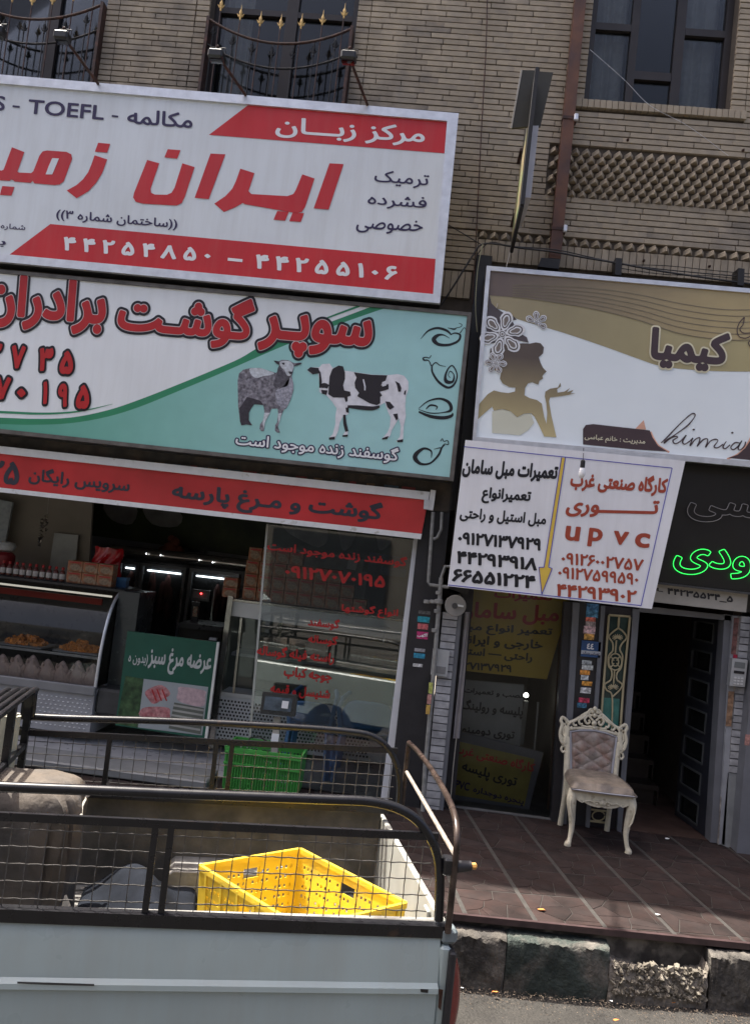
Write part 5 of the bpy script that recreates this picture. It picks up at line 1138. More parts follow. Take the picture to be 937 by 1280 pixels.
# ================================================================ PROJECTING SIGN
ps = thing('projecting_sign', PY(650,250,6.25), 'narrow projecting sign seen edge-on with dark board crossing its top', 'sign')
olive = mat('dark_olive_board', (.035,.032,.022), .5, var=.2)
yN, yFr = 5.25, 6.2
def zat(px, py, Y): return PY(px, py, Y)
T1 = zat(669,85,yN); B1 = zat(650,256,yN); B2 = zat(637,314,yFr); T2 = zat(655,165,yFr)
mb = MB(); mb.prism([(T1.x,T1.y,T1.z),(B1.x,B1.y,B1.z),(B2.x,B2.y,B2.z),(T2.x,T2.y,T2.z)], (.022,0,0)); mb.build('blade', M['black'], ps)
pic = mat('faded_sign_picture', (.22,.17,.09), .5, var=.5, vs=9, col2=(.08,.17,.06), thr=(.5,.6))
mb = MB(); e = Vector((-.004,0,0)); mb.prism([T1.lerp(T2,.15).lerp(B1.lerp(B2,.15),.35)+e, T1.lerp(T2,.15).lerp(B1.lerp(B2,.15),.97)+e, T1.lerp(T2,.9).lerp(B1.lerp(B2,.9),.97)+e, T1.lerp(T2,.9).lerp(B1.lerp(B2,.9),.35)+e], (.003,0,0)); mb.build('picture_face', pic, ps)
for a, b in ((T1,B1),(B1,B2)): MB().bar(a+Vector((.011,0,0)), b+Vector((.011,0,0)), .026).build('rim', M['black'], ps)
Yb = 5.45
slab('top_board', [(652,87.5),(668,88),(660,158),(638,160)], Yb, .02, olive, ps); slab('top_board', [(671,89),(691,90.5),(675,158),(662,156)], Yb, .02, olive, ps)
slab('board_edge', [(650.5,87),(652.5,87.5),(639.5,160),(637.5,160)], Yb-.004, .024, M['beige'], ps)
mb = MB(); mb.prism([px3(665,157,5.4), px3(673,157,5.4), px3(663,247,5.4), px3(656,247,5.4)], (0,.5,0)); mb.build('white_light_box', mat('light_box_white', (.5,.5,.53), .5, var=.1), ps)
MB().bar((B2.x,6.1,B2.z+.25), (B2.x,6.32,B2.z+.25), .025).build('bracket', M['rust'], ps); MB().bar((B2.x,6.1,T2.z-.2), (B2.x,6.32,T2.z-.2), .025).build('bracket', M['rust'], ps)
MB().tube([px3(637,314,6.18), px3(630,345,6.1), px3(624,370,6.05), px3(620,385,5.97)], .0035, 5).build('cord', M['beige'], ps)

# ================================================================ CABLES
def cable(name, pts, Y, r, label, m=None):
    q = smooth_pts(pts, 6, False); MBo = MB(); MBo.tube([px3(a[0],a[1],(a[2] if len(a) > 2 else Y)) for a in q], r, 6)
    return tag(MBo.build(name, m or M['black'], None, smooth=True), label, 'cable')
cable('power_cable', [(550,383),(570,352),(590,320),(601,306),(620,305),(650,310),(693,315),(730,322),(772,329),(820,338),(880,347),(945,356)], 6.18, .008, 'thick black cable sagging along the top of the salon sign')
cable('power_cable', [(596,318),(612,303),(640,308),(693,312),(740,322),(790,332),(860,340),(945,347)], 6.2, .0045, 'thin dark cable lying just over the thick one above the salon sign')
cable('power_cable', [(560,281),(580,293),(600,305)], 6.2, .004, 'short dark cable crossing the bricks from the big sign to the cable bundle')
cable('wall_wire', [(609,-20),(607,60),(602,150),(597,250),(594,310),(592,345),(590,380)], 6.26, .005, 'thin brown wire running straight down the brick wall between the signs', M['rust'])
cable('wall_wire', [(603,305),(597,335),(594,380),(596,415)], 6.1, .004, 'pale green wire hanging down the gap left of the salon sign', mat('pale_wire', (.3,.3,.2), .6))
cable('power_cable', [(772,331),(830,332),(890,338),(945,343)], 6.2, .003, 'thin wire between the two black clips above the salon sign')
cable('power_cable', [(772,335),(830,343),(890,345),(945,352)], 6.19, .003, 'lower thin wire between the two black clips above the salon sign')
cable('thin_line', [(737,62),(780,100),(812,132),(860,158),(910,195)], 6.15, .0018, 'thin pale line slanting across the right window', M['alu'])
for k, (x, y) in enumerate(((773,332),(926,345))):
    t = thing('cable_clip', PY(x,y,6.2), 'black cable clip on the bricks nearer the drain pipe' if k == 0 else 'black cable clip near the right edge over the salon sign', 'clip')
    slab('block', [(x-4,y-10),(x+4,y-9),(x+3,y+12),(x-5,y+11)], 6.17, .12, M['black'], t)
t = thing('pipe_shoe', PY(690,330,6.15), 'black bracket block at the bottom end of the brown drain pipe', 'bracket'); slab('block', [(676,322),(700,324),(698,336),(672,333)], 6.12, .18, M['black'], t)
for k, (x, y) in enumerate(((784,175),(928,188),(804,326),(886,333))):
    o = MB().lathe([(.006,.02),(.012,.0),(.008,-.012)], px3(x,y,6.28), 8, MRX).build('wall_hook', M['rust'], None)
    tag(o, ['rusty hook in bricks left under the right window sill','rusty hook in bricks under the right end of window sill','small hook in upright bricks over the middle of salon sign','small hook in upright bricks over the right part of salon sign'][k], 'hook')

# ================================================================ ORNATE CHAIR
cf = (PZ(708,1058,FZ)+PZ(784,1064,FZ))/2; ca = R_(1.0)
ch = thing('ornate_chair', (cf.x, cf.y, FZ), 'cream carved dining chair with tufted pinkish back standing on the pavement', 'chair', rz=ca)
cpaint = mat('cream_chair_paint', (.6,.55,.42), .32, var=.14, vs=25, col2=(.32,.26,.17), thr=(.58,.72));
velv = mat('pink_velvet', (.26,.22,.19), .5, var=.35, vs=16, col2=(.22,.14,.11)); velg = mat('grey_velvet', (.25,.205,.16), .45, var=.35, vs=14, bump=.5, col2=(.15,.125,.105)); piping = mat('grey_piping', (.33,.33,.36), .5)
def CB(mb, n, m, sm=True): return mb.build(n, m, ch, local=True, smooth=sm)
SH = .40
def oval_leg(pts, n=10):
    """pts: (x,y,z,rx,ry)"""
    vs = []; q = smooth_pts(pts, 4, False)
    for x,y,z,a,b in q:
        for k in range(n): t = 2*math.pi*k/n; vs.append((x+a*math.cos(t), y+b*math.sin(t), z))
    m = len(q); return MB().add(vs, [(i*n+k, i*n+(k+1) % n, (i+1)*n+(k+1) % n, (i+1)*n+k) for i in range(m-1) for k in range(n)]+[tuple(range(n))[::-1], tuple((m-1)*n+k for k in range(n))])
for s in (-1, 1):
    g_ = CB(oval_leg([(s*.222,-.01,0,.026,.026),(s*.222,-.012,.02,.024,.024),(s*.21,-.002,.05,.017,.017),(s*.2,.01,.12,.02,.02),(s*.205,.012,.2,.026,.026),(s*.218,.006,.28,.034,.034),(s*.22,.008,.34,.038,.036),(s*.21,.02,.40,.034,.034)]), 'leg', cpaint)
    mb = MB()
    for k in range(3): mb.tube([(s*(.205+.012*k), -.03-.002*k, .19+.035*k), (s*(.225+.006*k), -.034, .23+.035*k), (s*(.235), -.028, .27+.03*k)], .005, 6)
    CB(mb, 'leg_carving', cpaint)
    CB(oval_leg([(s*.185,.47,0,.022,.024),(s*.182,.45,.12,.02,.022),(s*.18,.42,.25,.022,.026),(s*.18,.41,.4,.024,.028)]), 'leg', cpaint)
# apron with scalloped lower edge
def apron(p0, p1, d, n):
    mb = MB(); P = []; K = 28
    for k in range(K+1):
        u = k/K; zz = SH-.075-.02*abs(math.cos(u*math.pi*3))-.022*math.exp(-((u-.5)/.12)**2)+.045*(abs(2*u-1)**4); P.append((p0[0]+(p1[0]-p0[0])*u, p0[1]+(p1[1]-p0[1])*u, zz))
    poly = [(p1[0],p1[1],SH+.005),(p0[0],p0[1],SH+.005)]+P; mb.prism(poly, d); CB(mb, n, cpaint, False)
apron((-.225,-.015),(.225,-.015),(0,.03,0),'apron'); apron((-.235,.0),(-.19,.44),(.025,0,0),'apron'); apron((.235,.0),(.19,.44),(-.025,0,0),'apron')
mb = MB()
for s in (-1,1):
    mb.tube([(s*.01,-.022,SH-.08),(s*.03,-.024,SH-.055),(s*.055,-.022,SH-.06),(s*.05,-.022,SH-.08),(s*.035,-.022,SH-.075)], .0055, 6)
    mb.tube([(s*.06,-.02,SH-.07),(s*.1,-.02,SH-.06),(s*.15,-.02,SH-.078),(s*.19,-.02,SH-.06)], .005, 6)
mb.lathe([(.004,-.012),(.02,-.004),(.02,.004),(.004,.012)], (0,-.022,SH-.065), 10, MRX); CB(mb, 'apron_carving', cpaint)
# seat cushion
def seat(u, v):
    x = (u*2-1); y = v; w = .238-.035*v+ .012*math.sin(math.pi*v); e = (1-abs(x)**6)*(1-abs(2*y-1)**6)
    return (x*w, -.035+.46*y-.015*(1-x*x)*(1-v), SH+.012+.062*max(0,e)**.4+.01*math.cos(x*1.4)*math.sin(math.pi*y))
mb = MB(); mb.grid(seat, 24, 18); CB(mb, 'seat', velg)
mb = MB(); mb.prism([(-.238,-.04,SH+.002),(0,-.052,SH+.002),(.238,-.04,SH+.002),(.205,.42,SH+.002),(-.205,.42,SH+.002)], (0,0,.02)); CB(mb, 'seat_base', velg, False)
mb = MB(); mb.tube([seat(k/20,0) for k in range(21)]+[seat(1,k/12) for k in range(1,13)], .006, 6); CB(mb, 'seat_piping', piping)
# back: local plane leaning back
BZ0 = SH+.04
zc_top = PY(742,879,cf.y+.5).z-FZ; zear = PY(742,897,cf.y+.5).z-FZ
def bk_(x, z, f=0): return (x, .40+.09*(z-BZ0)/.6-f, z)
for s in (-1, 1):
    post = [(s*.188,BZ0-.04),(s*.2,BZ0+.25),(s*.215,zear-.18),(s*.205,zear-.05)]
    mb = MB(); mb.tube([bk_(x,z) for x,z in smooth_pts(post,4,False)], .025, 10); CB(mb, 'back_post', cpaint)
    mb = MB() # scrolled ear: looped scrolls
    for pts, w in (([(s*.215,zear-.2),(s*.25,zear-.16),(s*.262,zear-.1),(s*.25,zear-.04),(s*.262,zear-.01),(s*.25,zear+.015),(s*.222,zear+.0),(s*.2,zear-.02)], .013),
                   ([(s*.21,zear-.19),(s*.225,zear-.13),(s*.24,zear-.1),(s*.232,zear-.06),(s*.215,zear-.05)], .008), ([(s*.252,zear-.12),(s*.235,zear-.15),(s*.222,zear-.12)], .007), ([(s*.25,zear-.05),(s*.232,zear-.03),(s*.225,zear-.05),(s*.235,zear-.06)], .007),
                   ([(s*.235,zear-.2),(s*.245,zear-.225),(s*.23,zear-.245),(s*.213,zear-.23),(s*.215,zear-.21)], .009)):
        mb.tube([bk_(x,z,.008) for x,z in smooth_pts(pts,4,False)], w, 8)
    CB(mb, 'scroll_ear', cpaint)
crest = []
for k in range(33):
    u = k/32*2-1; crest.append((u*.225, zear-.02+(zc_top-zear+.0)*(.5+.5*math.cos(math.pi*u))**1.1))
lowc = [(x, zear-.075+.03*(1-(x/.225)**2)) for x, z in crest]
mb = MB()
mb.tube([bk_(x,z,.006) for x,z in crest], .013, 8); mb.tube([bk_(x,z,.006) for x,z in lowc], .012, 8); CB(mb, 'crest_rail', cpaint)
H_ = zc_top-zear
for s in (-1,1):
    for pts, w in (([(0,zc_top-.02),(.03,zc_top-.005),(.05,zc_top-.03),(.035,zc_top-.055),(.015,zc_top-.045)], .009), ([(.012,zear+.02),(.05,zear+.05),(.075,zear+.02),(.055,zear-.01),(.035,zear+.005),(.045,zear+.02)], .009),
                   ([(.06,zc_top-.05),(.09,zear+.03),(.12,zear+.01),(.11,zear-.02),(.09,zear-.015)], .009), ([(.1,zear+.035),(.14,zear+.012),(.165,zear-.01),(.155,zear-.035),(.135,zear-.03)], .009), ([(.15,zear+.005),(.19,zear-.02),(.205,zear-.045),(.185,zear-.06),(.17,zear-.045)], .009), ([(.0,zear-.03),(.03,zear-.03),(.06,zear-.035),(.1,zear-.03)], .009)):
        mb = MB(); mb.tube([bk_(s*x,z,.012) for x,z in smooth_pts(pts,4,False)], w, 7); CB(mb, 'crest_scroll', cpaint)
mb = MB()
for x,z,r_ in ((0,zc_top-.0,.02),(-.018,zc_top-.025,.014),(.018,zc_top-.025,.014),(0,zc_top-.05,.018),(0,zear-.0,.022),(0,zear-.035,.014)): mb.lathe([(r_*.3,-r_),(r_*.85,-r_*.5),(r_,0),(r_*.85,r_*.5),(r_*.3,r_)], bk_(x,z,.018), 9)
CB(mb, 'crest_flower', cpaint)
# tufted back
zu0, zu1 = BZ0+.0, zear-.085
def tuft(u, v):
    x = (u*2-1); w = .155+.022*v; z = zu0+(zu1-zu0)*v + .028*v**8*(1-x*x)
    a, b = u*4, v*6; d = abs(math.sin(math.pi*(a+b)/1.0/2))*abs(math.sin(math.pi*(a-b)/2)); ed = min(1, (1-abs(x))*9)*min(1, (1-v)*12)*min(1, v*12+.1)
    p = bk_(x*w, z); return (p[0], p[1]-.014-.017*ed*(.25+.75*d**.5), p[2])
mb = MB(); mb.grid(tuft, 48, 60); CB(mb, 'back_cushion', velv)
mb = MB(); mb.prism([bk_(-.17,zu0-.03,.004),bk_(.17,zu0-.03,.004),bk_(.19,zu1+.02,.004),bk_(0,zu1+.045,.004),bk_(-.19,zu1+.02,.004)], (0,.03,0)); CB(mb, 'back_board', piping, False)
ed = [(-.158,zu0),(-.182,zu1),(-.1,zu1+.02),(0,zu1+.03),(.1,zu1+.02),(.182,zu1),(.158,zu0)]
mb = MB(); mb.tube([bk_(x,z,.016) for x,z in ed], .009, 7); CB(mb, 'back_piping', piping)
for j in range(1,6):
    for i in range(4):
        u = (i+(1 if j % 2 else .5))/4 if not (j % 2 and i == 3) else None
        if u is None: continue
        mb = MB(); p = tuft(u, j/6); mb.lathe([(.002,-.004),(.006,0),(.002,.004)], (p[0],p[1]-.002,p[2]), 8, MRX); CB(mb, 'button', velv)

ch.scale = (.95, .95, .965)
# ================================================================ PICKUP TRUCK
TH = R_(14); TU = Vector((math.cos(TH), math.sin(TH), 0)); TV = Vector((-math.sin(TH), math.cos(TH), 0)); TO = Vector((.215, 3.008, 0))
tr = thing('pickup_truck', TO, 'white pickup truck with black mesh rack around its load bed, parked at the kerb', 'pickup truck', rz=TH)
def on(x, y, w):
    """photograph pixel -> truck's own (along, up) on the vertical plane at width w"""
    r3 = rays((x, y))[0]; r3 = Vector(r3); C0 = Vector((0,0,CAM_H)); t = ((TO-C0).dot(TV)+w)/r3.dot(TV); p = C0+r3*t-TO; return (p.dot(TU), p.z)
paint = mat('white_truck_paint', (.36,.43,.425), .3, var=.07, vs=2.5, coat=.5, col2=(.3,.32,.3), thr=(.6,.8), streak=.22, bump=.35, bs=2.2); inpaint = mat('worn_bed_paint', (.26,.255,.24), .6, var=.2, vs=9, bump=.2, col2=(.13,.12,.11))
bedin = mat('dark_bed_paint', (.07,.066,.058), .75, var=.35, vs=8, bump=.4, col2=(.11,.1,.085)); rk = mat('black_rack_paint', (.011,.011,.013), .3, var=.2, vs=14, col2=(.045,.028,.02), thr=(.7,.76)); msh = mat('mesh_wire', (.1,.095,.09), .45, metal=.4, var=.3, vs=40)  # bedin: bed paint in a darker tone for the far and front walls
def TB(mb, n, m, sm=False, par=None): o = mb.build(n, m, par or tr, local=True, smooth=sm); return o
WB = 1.16; LB = 1.98
# near side panel with pressed crease, section swept along the bed
prof = [(.045,.865),(.0,.865),(-.012,.85),(-.02,.80),(-.03,.72),(-.034,.685),(-.05,.672),(-.052,.655),(-.036,.645),(-.04,.55),(-.036,.42),(-.01,.40),(.02,.40),(.045,.5)]
mb = MB(); Kp = len(prof); xs_ = [-LB+.0+LB*i/24 for i in range(25)]
mb.add([(x, y, z) for x in xs_ for y, z in prof], [(i*Kp+k, (i+1)*Kp+k, (i+1)*Kp+(k+1) % Kp, i*Kp+(k+1) % Kp) for i in range(24) for k in range(Kp)]+[tuple(range(Kp)), tuple(24*Kp+k for k in range(Kp))[::-1]])
TB(mb, 'side_panel', paint, True)
mb = MB(); mb.bbox(-LB,.0,.045,.075,.5,.868,.006); TB(mb, 'inner_side_wall', inpaint)
zf = on(300,1003,WB)[1]
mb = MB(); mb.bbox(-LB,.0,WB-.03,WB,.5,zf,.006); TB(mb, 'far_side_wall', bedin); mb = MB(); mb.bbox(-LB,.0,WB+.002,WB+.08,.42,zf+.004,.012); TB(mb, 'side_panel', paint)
mb = MB(); mb.box(-LB,.0,.07,WB-.02,.46,.5); TB(mb, 'bed_floor', inpaint)
for k in range(9): mb = MB(); mb.bbox(-LB+.05,-.05,.14+k*.115,.17+k*.115,.499,.512,.004); TB(mb, 'floor_rib', inpaint)
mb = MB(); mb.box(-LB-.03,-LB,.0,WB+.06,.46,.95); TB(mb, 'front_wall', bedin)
# wheel arch box on the far side
mb = MB(); q = []
for k in range(13): t = math.pi*k/12; q.append((-.72-.3*math.cos(t)*1.0, .5+.15*min(1, math.sin(t)*3.2)))
mb.prism([(x, WB-.03, z) for x, z in q], (0,-.19,0)); TB(mb, 'wheel_arch', inpaint)
mb = MB(); mb.prism([(x, .08, z) for x, z in q], (0,.17,0)); TB(mb, 'wheel_arch', inpaint)
# tailgate
tg_ = mat('cream_tailgate_paint', (.33,.33,.3), .5, var=.12, vs=8)
mb = MB(); mb.bbox(.004,.03,.03,WB+.03,.47,.88,.006); tgo = TB(mb, 'tailgate', tg_); mb = MB(); mb.bbox(-.012,.002,.14,.2,.5,.86,.004); TB(mb, 'tailgate_rib', tg_, par=tgo)
mb = MB(); mb.tube([(.0,.05,.9),(.0,.05,.55)], .009, 8); TB(mb, 'latch_rod', M['alu'], True); mb = MB(); mb.bbox(.0,.062,-.03,.04,.815,.87,.012); TB(mb, 'corner_cap', mat('faded_blue_plastic', (.16,.19,.2), .5, var=.2)); mb = MB(); mb.bbox(.0,.04,-.033,.04,.42,.81,.01); TB(mb, 'corner_post', paint)
red_l = mat('red_lamp_lens', (.16,.008,.008), .2, var=.05, coat=.6)
mb = MB(); zl0, zl1 = .44, .79
mb.grid(lambda u, v: (.035+.05*math.sin(math.pi*v)**.5*(1-abs(2*u-1)**3)+.01, -.05+.08*u, zl0+(zl1-zl0)*v), 8, 14); TB(mb, 'tail_lamp', red_l, True)
mb = MB(); mb.bbox(.03,.055,-.055,.04,zl0-.01,zl1+.01,.006); TB(mb, 'lamp_housing', M['char'])
mb = MB(); mb.box(.0,.07,.0,WB,.33,.42); TB(mb, 'bumper', M['dgrey'])
mb = MB(); mb.box(-LB-1.2,0,.25,.95,.36,.44); TB(mb, 'chassis', M['dgrey'])
# wear on the near side panel
for q, m_, nm in (([(22,1227),(118,1230),(118,1232.5),(60,1231),(22,1229.5)],M['dgrey'],'scratch'),([(525,1236),(535,1236.6),(534.6,1241),(525.6,1240)],M['black'],'dent_mark'),([(548,1236),(553.5,1237),(552,1266),(548.5,1262),(549.5,1250)],M['rust'],'rust_patch')):
    P = [on(x, y, -.052 if nm != 'scratch' or y < 1200 else -.053) for x, y in q]; mb = MB(); mb.prism([(a, -.0525 if 640 < b*1000 < 690 else -.0375, b) for a, b in P], (0,-.0008,0)); TB(mb, nm, m_)
# rack frames
def rframe(w, pts_top, mid, base, posts, rtop, name):
    f = []
    q = smooth_pts(pts_top, 6, False); mb = MB(); mb.tube([(a[0], w, a[1]) for a in q], rtop, 12); o = TB(mb, 'rack_rail', rk, True)
    (a, b) = mid; mb = MB(); mb.bar((a[0],w,a[1]), (b[0],w,b[1]), .018, .026); TB(mb, 'rack_bar', rk)
    (a, b) = base; mb = MB(); mb.bar((a[0],w-.002,a[1]), (b[0],w-.002,b[1]), .04, .042); TB(mb, 'rack_base_rail', rk)
    for x in posts:
        z1 = mid[0][1]+(mid[1][1]-mid[0][1])*(x-mid[0][0])/(mid[1][0]-mid[0][0]); z0 = base[0][1]; mb = MB(); mb.bar((x,w,z0), (x,w,z1), .022, .022, up=(1,0,0)); TB(mb, 'rack_post', rk)
def mesh_wires(x0, x1, z0, z1, w, step, r=.0022):
    mb = MB(); n = int((x1-x0)/step)
    for i in range(n+1):
        x = x0+step*i; K = max(4, int((z1-z0)/step)*2); mb.tube([(x, w+.003*(-1)**(k+i), z0+(z1-z0)*k/K) for k in range(K+1)], r, 4, caps=False)
    m_ = int((z1-z0)/step)
    for j in range(m_+1):
        z = z0+step*(j+.5) if z0+step*(j+.5) < z1 else z1; K = n*2; mb.tube([(x0+(x1-x0)*k/K, w-.003*(-1)**(k+j), z+(-.001)) for k in range(K+1)], r, 4, caps=False)
    tag(TB(mb, 'rack_mesh', msh), kind='stuff')
nt_ = [on(x,y,0) for x,y in [(0,985),(120,988),(240,993),(400,999),(470,1003),(513,1019),(538,1048),(549,1085),(548,1150)]]
nt_ = [(-1.99,nt_[0][1]),(-1.8,nt_[0][1])]+nt_[1:]
m0, m1 = on(0,1020,0), on(535,1045,0); b0, b1 = on(0,1141,0), on(545,1162,0)
sl = lambda a, b, x: (x, a[1]+(b[1]-a[1])*(x-a[0])/(b[0]-a[0]))
rframe(0., nt_, (sl(m0,m1,-1.98), sl(m0,m1,-.045)), (sl(b0,b1,-1.98), sl(b0,b1,.02)), [on(189,1080,0)[0], on(209,1080,0)[0]], .0175, 'near')
mesh_wires(-1.96, -.06, b0[1]+.02, m0[1]-.01, .0, .0565)
FW = 1.1
ft = [on(x,y,FW) for x,y in [(62,897),(200,901),(330,907),(430,914),(468,922),(490,943),(499,975),(498,1010)]]
ft = [(-1.99,ft[0][1])]+ft; m0, m1 = on(45,916,FW), on(490,938,FW); zb_ = on(300,1000,FW)[1]
rframe(FW, ft, (sl(m0,m1,-1.98), sl(m0,m1,.04)), ((-1.98,zb_),(.05,zb_)), [on(133,960,FW)[0], on(267,960,FW)[0], on(287,960,FW)[0]], .0165, 'far')
mesh_wires(-1.96, .04, zb_+.02, m0[1]-.01, FW, .0565)
# rear gate of the rack
g0 = [(.02,-.03,.86),(.02,-.03,1.1),(.022,-.02,1.19),(.035,.09,1.25),(.07,.4,1.262),(.1,.8,1.262),(.1,FW-.02,1.262),(.1,FW+.02,1.23),(.1,FW+.02,.95)]
gm2 = mat('worn_brown_rail', (.03,.02,.017), .3, metal=.2, var=.4, vs=20, col2=(.07,.05,.04)); mb = MB(); mb.tube([tuple(p) for p in smooth_pts(g0,5,False)], .0125, 10); TB(mb, 'rear_gate_rail', gm2, True)
mb = MB(); mb.tube([(.03,.0,1.12),(.1,FW,1.12)], .009, 8); TB(mb, 'rear_gate_bar', mat('pale_worn_bar', (.25,.22,.19), .6, var=.3, vs=30), True)
mb = MB(); mb.bbox(-.02,.02,-.035,.02,1.06,1.12,.006); TB(mb, 'gate_hinge', rk); mb = MB(); mb.tube([(.03,-.02,1.09),(.085,-.02,1.095)], [.022,.018], 10); TB(mb, 'gate_bolt', M['char'], True); mb = MB(); mb.lathe([(.004,-.013),(.012,-.008),(.013,.006),(.004,.013)], (.095,-.02,1.095), 8, Matrix.Rotation(R_(90),3,'Y')); TB(mb, 'bolt_tip', mat('amber_tip', (.6,.3,.08), .5))
# headboard rack of parallel bars behind the cab
for k in range(4):
    xh = -1.7-.04*k; zh = 1.40-.004*k; mb = MB(); mb.tube([tuple(p) for p in smooth_pts([(xh,-.0,1.27),(xh,.01,zh-.03),(xh,.06,zh),(xh,FW-.1,zh),(xh,FW-.03,zh-.03),(xh,FW-.02,zh-.13)],5,False)], .0125, 9); TB(mb, 'headboard_bar', rk, True)
for v_ in (FW-.02, FW-.34, .5, .0): mb = MB(); mb.bar((-1.72,v_,zf-.02), (-1.72,v_,1.39), .03, up=(1,0,0)); TB(mb, 'headboard_post', rk)
mb = MB(); mb.bar((-1.72,.0,1.14),(-1.72,FW,1.14),.025); TB(mb, 'headboard_crossbar', rk)
# cab
mb = MB(); cabp = [(-2.02,.42),(-2.02,.98),(-2.05,1.0),(-2.12,1.5),(-2.22,1.56),(-3.0,1.56),(-3.2,1.5),(-3.55,1.0),(-4.3,.93),(-4.42,.85),(-4.45,.45),(-4.3,.38)]
mb.prism([(x,-.02,z) for x,z in cabp], (0,WB+.1,0)); TB(mb, 'cab', paint)
for s, y in ((0,-.028),(1,WB+.082)): mb = MB(); mb.prism([(-2.2,y,1.03),(-2.27,y,1.46),(-2.95,y,1.48),(-3.3,y,1.03)], (0,.008,0)); TB(mb, 'side_window', M['glassw'])
mb = MB(); mb.prism([(-3.24,.06,1.47),(-3.24,WB,1.47),(-3.56,WB,1.02),(-3.56,.06,1.02)], (-.012,0,.012)); TB(mb, 'windscreen', M['boardblk'])
rub = mat('tyre_rubber', (.025,.025,.025), .85, bump=.5)
for x in (-.72,-3.5):
    for y in (.06, WB+.0):
        RX = Matrix.Rotation(R_(90),3,'X'); mb = MB(); mb.lathe([(.17,-.08),(.27,-.085),(.3,-.06),(.305,0),(.3,.06),(.27,.085),(.17,.08)], (x,y,.305), 28, RX); w_o = TB(mb, 'wheel', rub, True); mb = MB(); mb.lathe([(.03,-.07),(.16,-.06),(.17,-.0),(.16,.06),(.03,.07)], (x,y,.305), 18, RX); TB(mb, 'rim', M['alu'], True, w_o)
mb = MB(); mb.box(-4.5,-4.42,0,WB+.06,.36,.5); TB(mb, 'bumper', M['dgrey'])
for y in (.14, WB-.08): mb = MB(); mb.lathe([(.02,.0),(.075,.01),(.08,.03),(.05,.05)], (-4.44,y,.7), 14, Matrix.Rotation(R_(-90),3,'Y')); TB(mb, 'headlight', M['lett'], True)

# yellow crate in the bed
def tl(p): d = Vector(p)-TO; return Vector((d.dot(TU), d.dot(TV), p[2]))
ZR = .80
c0, c1, c2 = [tl(PZ(x,y,ZR)) for x,y in ((250,1084),(375,1063),(507,1131))]
ex_ = (c1-c0); ey_ = (c2-c1);
def w_of(l): return TO+TU*l.x+TV*l.y+Vector((0,0,l.z))
def crate(name, corner, ex, ey, h, m, label, n1, n2, group=None, slots=True, cat='crate'):
    """open plastic crate; corner/ex/ey at rim; walls built as perforated sheets with thickness"""
    ctr = corner+ex/2+ey/2; t = thing(name, (ctr.x, ctr.y, corner.z-h), label, cat, group)
    ex, ey = Vector((ex.x,ex.y,0)), Vector((ey.x,ey.y,0)); tp = .955
    rim = [corner, corner+ex, corner+ex+ey, corner+ey]; bot = [ctr+(p-ctr)*tp for p in rim]; bot = [Vector((p.x,p.y,corner.z-h)) for p in bot]
    for k in range(4):
        a, b, c, d = rim[k], rim[(k+1) % 4], bot[(k+1) % 4], bot[k]; n = n1 if k % 2 == 0 else n2; L = (b-a).length; nv = 21; nu = int(L/.0125)|1
        vs = []; fs = []
        for i in range(nu+1):
            for j in range(nv+1): u, v = i/nu, j/nv; vs.append(a.lerp(b,u).lerp(d.lerp(c,u),v))
        for i in range(nu):
            for j in range(nv):
                x = i-nu/2+.5; hole = (i % 2 == 1 and j % 3 == 1 and 3 < j < nv-1 and 2 < i < nu-3 and (i//2) % 5 != 4)
                if slots and abs(x) < 5 and j < 7: hole = abs(x) < 4 and 2 < j < 6
                if not hole: fs.append((i*(nv+1)+j, (i+1)*(nv+1)+j, (i+1)*(nv+1)+j+1, i*(nv+1)+j+1))
        mb = MB(); mb.add(vs, fs); o = mb.build('crate_wall', m, t); md = o.modifiers.new('thick', 'SOLIDIFY'); md.thickness = .004; md.offset = 0
    mb = MB()
    for k in range(4): a, b = rim[k], rim[(k+1) % 4]; mb.bar(a, b, .016, .022)
    mb.build('rim', m, t)
    mb = MB(); B = [ctr+(p-ctr)*tp for p in rim]; mb.prism([(p.x,p.y,corner.z-h) for p in B], (0,0,.006)); mb.build('crate_floor', m, t)
    return t
yel = mat('yellow_crate_plastic', (.78,.58,.06), .4, var=.14, vs=9, col2=(.6,.46,.1), thr=(.55,.75));
for nme in ('yellow_crate_plastic',):
    b_ = yel.node_tree.nodes['Principled BSDF']; tn = yel.node_tree.nodes.new('ShaderNodeBsdfTranslucent'); tn.inputs[0].default_value = (1,.8,.08,1)
    mxs = yel.node_tree.nodes.new('ShaderNodeMixShader'); mxs.inputs[0].default_value = .22; yel.node_tree.links.new(b_.outputs[0], mxs.inputs[1]); yel.node_tree.links.new(tn.outputs[0], mxs.inputs[2]); yel.node_tree.links.new(mxs.outputs[0], yel.node_tree.nodes['Material Output'].inputs['Surface'])
cW0, cW1, cW2 = w_of(c0), w_of(c1), w_of(c2)
crate('plastic_crate', cW0, cW1-cW0, (cW2-cW1), .285, yel, 'yellow perforated plastic crate tilted in the sun on the pickup bed', 21, 25)

